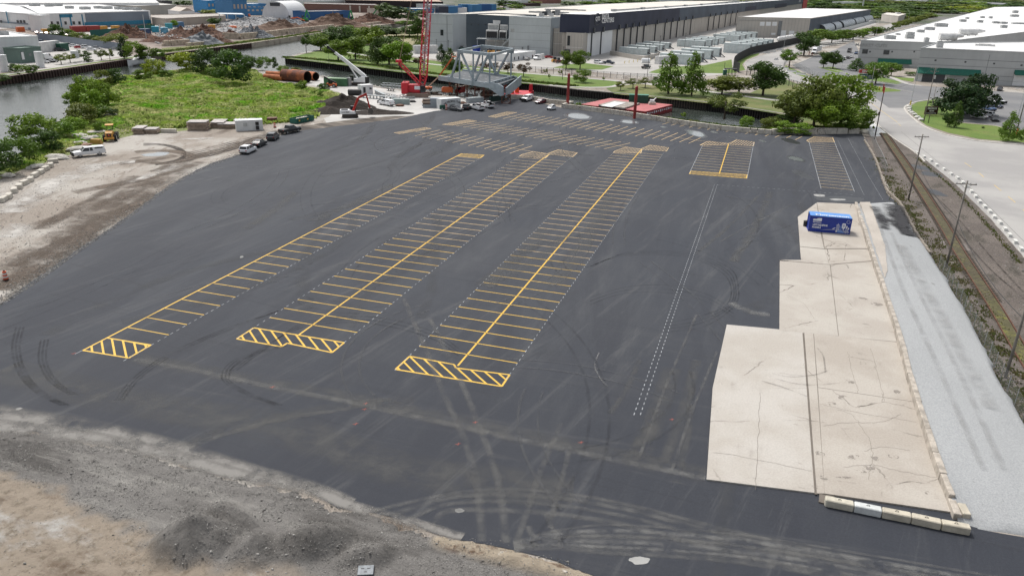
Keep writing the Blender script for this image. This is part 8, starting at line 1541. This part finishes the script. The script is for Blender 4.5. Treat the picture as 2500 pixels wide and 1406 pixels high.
def crown_mesh(kind,seed,n=2600,leaf=.05):
 r = np.random.default_rng(seed); C = [];
 if kind == 'round': K = 30; zc_,rz_,rr_ = .56,.42,.45
 elif kind == 'loose': K = 16; zc_,rz_,rr_ = .60,.36,.44
 elif kind == 'bush': K = 20; zc_,rz_,rr_ = .42,.48,.46
 for k in range(400):
  if len(C) >= (K if kind in ('round','loose','bush') else 34): break
  if kind in ('round','loose','bush'):
   v = r.normal(0,1,3); v /= np.linalg.norm(v); q = r.uniform(.35,1) ** .6; p_ = np.array([v[0] * rr_ * q * .8,v[1] * rr_ * q * .8,zc_ + v[2] * rz_ * q * .8]); rad = r.uniform(.10,.19) * (.85 if kind == 'loose' else 1)
   if p_[2] < .08: continue
  elif kind == 'pyramid': z_ = .12 + .85 * (len(C) / 34); a = r.uniform(0,6.28); w = .42 * (1 - z_) ** .7 * r.uniform(.5,1); p_ = np.array([math.cos(a) * w,math.sin(a) * w,z_]); rad = .05 + .12 * (1 - z_) + .02
  else: z_ = .15 + .8 * (len(C) / 34); a = r.uniform(0,6.28); w = .40 * (1.02 - z_) ** .55 * r.uniform(.6,1.1); p_ = np.array([math.cos(a) * w,math.sin(a) * w,z_]); rad = r.uniform(.07,.12)
  C.append((p_,rad,r.uniform(0,1)))
 P_ = []; N_ = []; V_ = []
 w = np.array([c_[1] ** 2 for c_ in C]); w /= w.sum()
 idx = r.choice(len(C),n,p=w);
 for i in idx:
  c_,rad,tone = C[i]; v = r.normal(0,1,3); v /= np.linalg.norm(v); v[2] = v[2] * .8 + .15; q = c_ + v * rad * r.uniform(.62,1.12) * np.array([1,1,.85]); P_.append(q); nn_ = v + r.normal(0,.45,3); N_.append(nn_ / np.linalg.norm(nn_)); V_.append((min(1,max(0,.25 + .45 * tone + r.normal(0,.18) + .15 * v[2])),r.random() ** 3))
 P_ = np.array(P_); N_ = np.array(N_); V_ = np.array(V_)
 up = np.where(np.abs(N_[:,2:3]) < .9,np.array([[0,0,1.0]]),np.array([[1.0,0,0]])); T_ = np.cross(N_,up); T_ /= np.linalg.norm(T_,axis=1,keepdims=True); B_ = np.cross(N_,T_); a = r.uniform(0,6.28,n); T2 = T_ * np.cos(a)[:,None] + B_ * np.sin(a)[:,None]; B2 = -T_ * np.sin(a)[:,None] + B_ * np.cos(a)[:,None]
 s1 = (leaf * r.uniform(.5,1.25,n))[:,None]; s2 = s1 * r.uniform(.45,.9,n)[:,None]
 v = np.stack([P_ - T2 * s1 * .5,P_ - B2 * s2 * .5 + T2 * s1 * .1,P_ + T2 * s1 * .5,P_ + B2 * s2 * .5 - T2 * s1 * .1],1)
 me = bpy.data.meshes.new('crown'); me.vertices.add(n * 4); me.vertices.foreach_set('co',v.reshape(-1)); me.loops.add(n * 4); me.loops.foreach_set('vertex_index',np.arange(n * 4,dtype=np.int32)); me.polygons.add(n); me.polygons.foreach_set('loop_start',np.arange(n,dtype=np.int32) * 4); me.polygons.foreach_set('loop_total',np.full(n,4,np.int32)); me.update(calc_edges=True)
 at = me.color_attributes.new('leaf','FLOAT_COLOR','POINT'); cc = np.repeat(np.concatenate([V_,np.zeros((n,1)),np.ones((n,1))],1),4,0); at.data.foreach_set('color',cc.reshape(-1)); me.materials.append(LEAF); return me
def trunk_mesh(kind,seed):
 r_ = random.Random(seed); b = MB(); top = {'round': .62,'loose': .65,'pyramid': .9,'pine': .85}.get(kind,.4); b.cyl((0,0,top / 2),.028,top,BARK,7,r2=.008)
 for i in range(5 if kind != 'pyramid' else 3): a = r_.uniform(0,6.28); z_ = r_.uniform(.2,.45); b.bar((0,0,z_),(.25 * math.cos(a),.25 * math.sin(a),z_ + r_.uniform(.12,.28)),.016,BARK)
 return b.mesh('trunk')
CM = {k: [crown_mesh(k,10 * i + j,n_,lf) for i in range(m_)] for j,(k,m_,n_,lf) in enumerate([('round',5,4200,.058),('loose',3,1700,.055),('bush',4,2400,.062),('pyramid',3,2600,.055),('pine',2,3600,.055)])}
CMF = {k: [crown_mesh(k,99 + i,700,.12) for i in range(3)] for k in ('round','pyramid')}
TMS = {k: trunk_mesh(k,3) for k in CM}
COLS = {'mid': (.10,.175,.022),'dark': (.050,.10,.020),'bright': (.135,.225,.022),'yellow': (.22,.27,.018),'olive': (.125,.16,.030),'wine': (.075,.036,.030),'grey': (.075,.12,.055),'pine': (.022,.052,.022)}
_tr = random.Random(4); _tn = {}
def tree(x,y,ty,w,kind='round',colr='mid',label='',group=None,name=None,far=False,cat=None):
 """x, y: sighted foot; ty: row of the top; w: sighted crown width"""
 c_ = G(x,y); h = HT(x,y,ty); W = (G(x + w / 2,y) - G(x - w / 2,y)).length * {'round': 1.42,'loose': 1.4,'pyramid': 1.45,'pine': 1.3}.get(kind,1.18); col_ = COLS[colr]; j = _tr.uniform(.85,1.18); col_ = (col_[0] * j * _tr.uniform(.92,1.08),col_[1] * j,col_[2] * j,1)
 rz = _tr.uniform(0,6.28); name = name or {'bush': 'bush','pine': 'pine_tree','pyramid': 'conical_tree'}.get(kind,'tree'); cat = cat or ('bush' if kind == 'bush' else 'tree')
 if kind == 'bush' or far:
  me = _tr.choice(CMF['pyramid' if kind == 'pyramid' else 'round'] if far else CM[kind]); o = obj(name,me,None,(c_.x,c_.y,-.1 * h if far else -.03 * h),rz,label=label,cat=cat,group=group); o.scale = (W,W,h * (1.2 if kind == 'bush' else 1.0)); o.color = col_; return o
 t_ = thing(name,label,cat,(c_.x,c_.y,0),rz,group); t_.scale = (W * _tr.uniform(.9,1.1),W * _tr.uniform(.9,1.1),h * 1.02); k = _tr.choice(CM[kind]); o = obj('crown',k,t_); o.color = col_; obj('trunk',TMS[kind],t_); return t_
for a in [(8,430,350,100,'dark','dark bush at the left picture edge below the pale river stones'),(58,405,330,95,'mid','bush left of the crooked pale blocks on the river bank'),(92,362,276,118,'mid','tallest leafy river-bank bush with gaps, left of the rubble'),(122,375,320,70,'dark','dark lower part of the river-bank thicket left of the rubble'),(155,338,296,60,'mid','small bush between the tall river bush and the white post'),(182,322,285,62,'bright','bright bush right above the limestone rubble'),
          (205,305,252,82,'olive','olive bush where the river bank bends'),(238,292,255,60,'mid','round bush facing the meadow below the layered trees'),(272,284,264,40,'dark','small dark bush alone in the meadow above the pale slab'),(190,268,222,60,'bright','bright shrub at the water edge below the layered trees'),
          (378,190,143,62,'yellow','round yellow-green bush standing before the moored boat'),(350,196,168,44,'bright','low bush left of the round yellow-green bush'),(402,193,170,40,'mid','low bush right of the round yellow-green bush'),(455,176,126,86,'yellow','wide yellow-green bush behind the flowering meadow strip'),(510,180,118,84,'dark','dark bush between the yellow-green bush and the big dark one'),(566,207,122,100,'dark','biggest dark bush standing in the meadow'),(535,196,160,60,'mid','mid-green bush at the left foot of the biggest dark bush'),(603,176,132,52,'dark','dark bush at the water edge right of the biggest bush'),(643,172,138,42,'mid','bush at the water left of the rusty pipes'),(690,182,160,30,'mid','small bush just above the slim orange pipes'),(722,180,164,30,'olive','small sparse bush above the largest rusty pipe'),(672,170,140,16,'dark','thin dark sapling at the water edge above the pipes'),
          (741,220,196,26,'bright','bright young shrub in front of the rusty pipes'),(732,222,204,24,'mid','dark shrub left of the bright young shrub by the pipes'),(790,226,204,30,'dark','dark round bush in front of the telehandler'),(784,240,222,16,'mid','small round bush at the meadow edge below the dark round bush'),(243,324,296,30,'mid','bush of tall weeds behind the grey planks by the loader')]:
 tree(a[0],a[1],a[2],a[3],'bush',a[4],a[5])
for a in [(215,268,182,76,'bright','layered bright tree at the river bend, topmost'),(262,262,195,70,'bright','layered bright tree leaning into the meadow by the river bend'),(232,285,214,80,'bright','lower layered bright tree of the river bend group'),(285,208,168,50,'dark','dark tree right behind the layered bright trees'),(255,212,172,46,'olive','olive tree between layered trees and dark tree'),(196,250,205,40,'mid','tree hanging over the water left of the layered trees')]:
 tree(a[0],a[1],a[2],a[3],'bush',a[4],a[5],name='tree',cat='tree')
T = [(748,130,80,26,'loose','dark','slim lone tree at the tip of the green point'),(783,124,82,50,'round','mid','broad tree right of the slim lone tree on the green point'),(822,118,62,66,'round','dark','dark tree in the back row of the green point, leftmost'),(826,148,94,56,'round','bright','bright front tree left of the path on the green point'),(868,146,88,56,'round','mid','front tree in the middle of the green point clump'),(905,128,60,70,'round','bright','bright rear tree at the middle of the green point'),(922,158,92,54,'pyramid','dark','dark conical tree in the green point clump'),(950,158,88,60,'round','dark','dark tree right of the dark conical tree'),(976,166,98,62,'round','bright','bright rounded tree at the right end of the clump near the crane'),(888,110,68,50,'round','dark','dark rear tree beside the channel'),(860,105,62,50,'round','mid','rear tree overhanging the channel'),(935,92,62,50,'round','grey','grey-green tree by the channel, upper right of the clump'),(968,90,68,46,'round','mid','round tree before the dry grass'),(1000,92,62,40,'round','dark','dark tree between dry grass and red boom'),(1020,98,40,34,'round','dark','tall dark tree left of the red lattice boom'),(988,66,50,36,'round','mid','tree at the end of the concrete quay'),
     (1022,168,136,30,'loose','wine','brownish small tree left of the red boom foot'),(1077,152,108,24,'pyramid','pine','dark narrow conifer right of the red boom'),(1098,170,118,36,'pyramid','dark','dark conical tree behind the boom lift basket'),(1110,186,140,36,'round','dark','dark round tree at the left portal of the bridge'),(1240,180,150,34,'loose','wine','wine-leaved tree seen through the bridge right portal'),(1205,176,150,28,'loose','wine','wine-leaved tree in the middle behind the bridge'),(1180,174,152,26,'loose','wine','wine-leaved tree behind the left part of the bridge truss'),(1278,188,150,32,'loose','wine','round wine-leaved tree in front of the cargo van'),
     (1332,182,167,11,'loose','olive','small young tree on the path right of the wine-leaved tree'),(1341,194,181,8,'loose','mid','tiny sapling on the bank lawn below the young tree'),(1368,184,171,11,'loose','olive','small tree by the railing fence left of the lawn shrub'),(1473,198,188,7,'loose','mid','tiny sapling on the bank lawn right of the wide shrub'),(1382,168,124,34,'round','mid','left tree of the pair in front of the beige entrance'),(1416,170,119,38,'round','mid','right taller tree of the pair before the white panel wall'),
     (1515,222,198,28,'loose','olive','leftmost low spreading park tree above the red barge'),(1545,217,190,32,'loose','olive','second low spreading park tree above the green barge container'),(1575,215,188,32,'loose','olive','third low spreading park tree from the barge'),(1603,214,184,30,'loose','dark','dark spreading tree at the left foot of the conical pair'),(1631,230,130,62,'pyramid','mid','left tall conical tree of the park pair'),(1688,234,128,60,'pyramid','mid','right tall conical tree of the park pair'),(1762,232,184,66,'round','olive','spreading olive tree right of the conical pair'),(1803,230,186,66,'round','olive','spreading tree between the olive tree and the dark round tree'),(1862,234,150,72,'round','dark','big dark round park tree in front of the black cage'),(1768,292,220,76,'loose','olive','loose light tree growing behind the barrier wall'),
     (1985,314,188,96,'round','olive','left half of the big clump behind the barrier wall'),(2052,306,174,100,'round','bright','tallest yellow-green tree of the clump by the road'),(1938,306,216,84,'round','olive','left shoulder tree of the big clump'),(2010,322,240,76,'round','bright','bright lower tree in front of the big clump'),
     (1926,166,118,48,'loose','mid','small spreading tree beside the white jersey barriers'),(1962,136,79,54,'round','dark','round dark tree at the black screen fence, first of the avenue'),(1997,108,70,46,'round','mid','second avenue tree right of the round dark one'),(2030,106,71,38,'round','mid','third avenue tree in front of the curved hoods'),(2057,102,71,34,'round','mid','fourth avenue tree in front of the curved hoods'),(2082,98,71,34,'round','mid','fifth avenue tree in front of the curved hoods'),(2107,93,70,30,'round','bright','sixth avenue tree in front of the curved hoods'),(2135,88,65,30,'round','mid','last avenue tree beside the hoods screen wall'),
     (2010,166,127,28,'round','dark','left tree of the pair by the warehouse car park'),(2033,168,123,32,'round','dark','right tree of the pair by the warehouse car park'),(2090,174,143,32,'pyramid','dark','dark tree in front of the warehouse left corner'),(2137,206,147,48,'round','mid','tree standing right behind the roadside sign'),(2175,186,152,32,'round','mid','tree left of the short green awning'),(2312,310,272,20,'round','dark','small slim tree left of the pointed one on the curved lawn'),(2330,312,248,28,'pyramid','dark','pointed young tree on the curved lawn'),(2460,345,272,38,'pyramid','mid','light young tree at the right end of the curved lawn'),
     (2318,280,190,84,'bush','pine','left stem of the big dark pine above the brown sign'),(2378,282,182,84,'bush','pine','right stem of the big dark pine beside the parked cars'),(2345,290,205,90,'bush','pine','front of the big dark pine facing the lawn')]
for a in T: tree(*a[:6],a[6],name='pine_tree' if a[5] == 'pine' and a[4] == 'bush' else None,cat='tree')
for a in [(2085,324,256,74,'mid','dense dark bush at the end of the barrier wall by the dark pole'),(2112,318,274,26,'mid','narrow bush touching the dark pole'),(1822,312,284,36,'bright','low bright shrub on the slip shore behind the barrier wall'),(1880,322,284,50,'olive','ragged olive shrub at the slip end'),(1905,326,296,56,'bright','bright grass-like shrub at the left foot of the big clump'),(1950,328,302,60,'bright','bright green weeds in front of the big clump'),(1420,202,171,44,'mid','wide shrub on the bank lawn above the slip'),(2495,352,310,26,'mid','bush at the right picture edge by the orange hydrant'),(1930,300,262,60,'dark','dark shrub under the left shoulder of the big clump'),(2060,322,276,60,'mid','shrub between the big clump and the dense dark bush'),(2225,186,176,30,'dark','dark clipped hedge at the warehouse office'),(2400,314,309,8,'dark','tiny shrub on the curved lawn'),(1668,286,274,12,'bright','small weed bush on the slip shore by the barge corner'),(1413,262,250,14,'bright','green weeds behind the corner stub of the barrier wall')]:
 tree(a[0],a[1],a[2],a[3],'bush',a[4],a[5])
for i in range(13): tree(2186 + i * 7.2,70 - i * 2.3,56 - i * 2.0,17,'bush','olive','clipped street tree in the dense avenue row, %s from the near end' % ordn[i],'dense avenue row',name='tree',cat='tree')
for i in range(4): tree(2150 + i * 9,80 - i * 2,70 - i * 2,8,'pyramid','dark','tiny conifer beyond the last avenue tree, %s from the left' % ordn[i],'tiny avenue conifers',far=True)
for a in [(140,98,60,44,'bush','dark','darkest tall tree at the left of the bank woods'),(168,98,72,42,'bush','mid','second tree of the bank woods'),(196,104,78,50,'bush','olive','olive tree in the middle of the bank woods'),(226,110,85,44,'bush','dark','low dark tree of the bank woods'),(252,114,88,44,'bush','olive','olive tree before the teal fence'),(286,118,81,62,'bush','olive','big tree of the bank woods below the rust heap'),(304,144,90,28,'pyramid','pine','dark conifer left of the moored boat'),(326,146,100,50,'bush','bright','bright bushy tree right of the dark conifer'),(360,144,110,54,'bush','mid','bushy tree above the moored boat'),(388,142,120,34,'bush','mid','bush at the right end of the bank woods'),
          (150,158,132,36,'loose','olive','leftmost small tree on the bank lawn'),(172,154,128,32,'loose','olive','second small tree on the bank lawn'),(206,150,120,34,'loose','dark','third small tree on the bank lawn'),(248,148,119,28,'loose','olive','fourth small tree on the bank lawn'),(269,148,118,26,'loose','olive','fifth small tree on the bank lawn'),(216,152,138,26,'bush','dark','dark rounded bush between the bank lawn trees'),(58,184,157,42,'bush','mid','bright bush left of the white silo tank'),(84,182,158,30,'bush','dark','dark bush touching the white silo tank'),(35,178,156,26,'bush','dark','dark clipped bush at the white tank unit'),(5,200,181,44,'bush','dark','dark bush at the left picture edge on the quay')]:
 tree(*a[:6],a[6])
FT = [(205,22,5,18,'mid'),(278,24,0,32,'dark'),(302,26,12,20,'dark'),(385,31,16,20,'dark'),(407,30,14,18,'dark'),(450,16,0,40,'dark'),(427,68,46,18,'bright'),(526,62,40,32,'dark'),(510,38,20,40,'olive'),(540,40,22,46,'olive'),(572,40,24,40,'olive'),(309,70,58,9,'dark'),(349,68,60,9,'dark'),(366,68,56,12,'dark'),(945,54,1,56,'grey'),(978,56,10,52,'grey'),(1030,50,20,26,'dark'),(1000,52,34,34,'mid'),(1238,20,-2,46,'dark'),(1258,24,9,34,'mid'),(1222,27,18,24,'mid'),(1300,12,2,30,'olive'),(1385,16,2,24,'dark'),(1440,14,1,40,'mid'),(1490,11,-2,40,'mid'),(1540,10,-3,40,'dark'),(1580,9,-3,30,'dark'),(1700,2,-8,50,'mid'),(1740,1,-9,50,'dark')]
for i,(x_,y_,ty,w_,c_) in enumerate(FT): tree(x_,y_,ty,w_,'round',c_,'distant %s tree standing among the far buildings, %s from the left' % ({'dark': 'dark','mid': 'green','grey': 'grey-green','olive': 'olive','bright': 'bright green'}[c_],(ordn + ['twenty-sixth','twenty-seventh','twenty-eighth','twenty-ninth'])[i]),'distant trees among buildings',far=True)
k = 0; r_ = random.Random(8)
for row,(y_,x0,x1,dx) in enumerate([(5,1900,2520,30),(10,1830,2520,28),(16,1840,2520,27),(22,1960,2500,26),(28,2060,2480,25),(34,2120,2400,24),(40,2130,2290,22),(46,2140,2200,20)]):
 x_ = x0 + (row % 2) * 10; kk = -1
 while x_ < x1:
  kk += 1
  yl = y_ + (x_ - 1900) * .012
  if not (2280 < x_ and yl > 36): tree(x_ + r_.uniform(-6,6),yl + r_.uniform(-1,1),yl - r_.uniform(9,15),r_.uniform(26,40),'round',r_.choice(['dark','dark','mid','dark','olive']) if not 2310 < x_ < 2400 else r_.choice(['bright','olive','yellow','mid']),'dense wood tree before the townhouses, %s row from the horizon, %s from the left' % (ordn[row],ordn[kk] if kk < 25 else 'last'),'woods before the townhouses',far=True); k += 1
  x_ += dx * r_.uniform(.8,1.2)
for i in range(56):
 x_ = -20 + i * 36 + r_.uniform(-14,14); y_ = -4 - i * .12 + r_.uniform(-5,6) - (0 if x_ < 1800 else 6)
 if y_ > PJ(0,1)[1]: tree(x_,max(y_,-12),max(y_,-12) - r_.uniform(5,8),r_.uniform(22,46),'round',r_.choice(['dark','mid','dark']),'tree of the horizon tree line beyond the far buildings','horizon tree line',far=True)
MEAD = grass_mat('meadow_grass',[(.33,.44,.08),(.55,.54,.26),(.19,.42,.04),(.46,.49,.22),(.26,.33,.09)],.07)
def inside(p_,poly):
 x,y = p_; c = False; n_ = len(poly)
 for i in range(n_):
  a,b_ = poly[i],poly[(i + 1) % n_]
  if (a.y > y) != (b_.y > y) and x < (b_.x - a.x) * (y - a.y) / (b_.y - a.y) + a.x: c = not c
 return c
mp = PX([(0,412),(60,374),(140,338),(168,294),(186,206),(250,196),(350,184),(430,174),(520,162),(620,172),(640,190),(700,207),(785,220),(830,236),(822,250),(795,262),(772,290),(700,300),(640,305),(560,300),(450,312),(330,322),(262,345),(190,360),(120,392),(30,422)])
bx = [min(p_.x for p_ in mp),max(p_.x for p_ in mp),min(p_.y for p_ in mp),max(p_.y for p_ in mp)]; mg = []; hh = []
while len(mg) < 30000:
 x,y = rng.uniform(bx[0],bx[1]),rng.uniform(bx[2],bx[3])
 if inside((x,y),mp):
  k = noise.noise(Vector((x * .07,y * .07,0))) + .6 * noise.noise(Vector((x * .25,y * .25,5))); mg.append((x,y,0)); hh.append(max(.25,.75 + .9 * k))
tufts('meadow_grass',mg,hh,MEAD,'tall uneven weedy grass covering the meadow by the river','grass',.5,3)
BG = grass_mat('bank_tufts',[(.10,.15,.035),(.19,.19,.08),(.06,.10,.02)],.12); bg_ = []
for seg,n_,sp in (([(697,142),(760,146),(900,160),(1068,183),(1274,200),(1400,212)],1600,2.0),([(1900,312),(2000,316),(2110,314)],900,2.5),([(1400,260),(1500,275),(1640,294),(1800,314),(1890,322)],800,1.0),([(390,128),(500,116),(612,102),(700,91),(776,79)],1500,3.0),([(800,130),(900,145),(980,155)],500,5),([(900,110),(960,95),(1020,92),(1040,110),(960,125)],2600,8)):
 S_ = smooth_path(PX(seg),6)
 for k in range(n_): i = int(rng.integers(0,len(S_) - 1)); q = S_[i].lerp(S_[i + 1],rng.random()); bg_.append((q.x + rng.normal(0,.5) * sp,q.y + abs(rng.normal(0,.6)) * sp,0))
tufts('bank_grass',bg_,.7,BG,'rough grass along the quay tops and banks','grass',.6,2)
sw = smooth_path(PX([(2140,385),(2185,460),(2240,545),(2310,640),(2370,740),(2440,860),(2500,970),(2570,1090)]),8); sp_ = []
for k in range(9000):
 i = int(rng.integers(0,len(sw) - 1)); q = sw[i].lerp(sw[i + 1],rng.random()); x,y = q.x + rng.normal(.3,1.0),q.y
 if noise.noise(Vector((x * .5,y * .3,9))) > -.05: sp_.append((x,y,.02))
tufts('strip_weeds',sp_,.2,grass_mat('strip_weeds',[(.13,.15,.05),(.20,.17,.08),(.09,.12,.03),(.15,.13,.075)],.6),'brownish low weeds on the strip between fence and rail track','grass',.45,2)
pts = []; sz = []
for k in range(5000):
 q = G(rng.uniform(2150,2500),0 + rng.uniform(340,1000)); i = min(range(0,len(rl),3),key=lambda n_: (rl[n_] - q).length)
 if -4 < q.x - rl[i].x < 9: pts.append((q.x,q.y,.02)); sz.append(.04 + .10 * rng.random() ** 3)
tag(scatter_stones('ballast_debris',pts,sz,STONE),'scattered ballast and debris round the disused rail track','stones',kind='stuff')
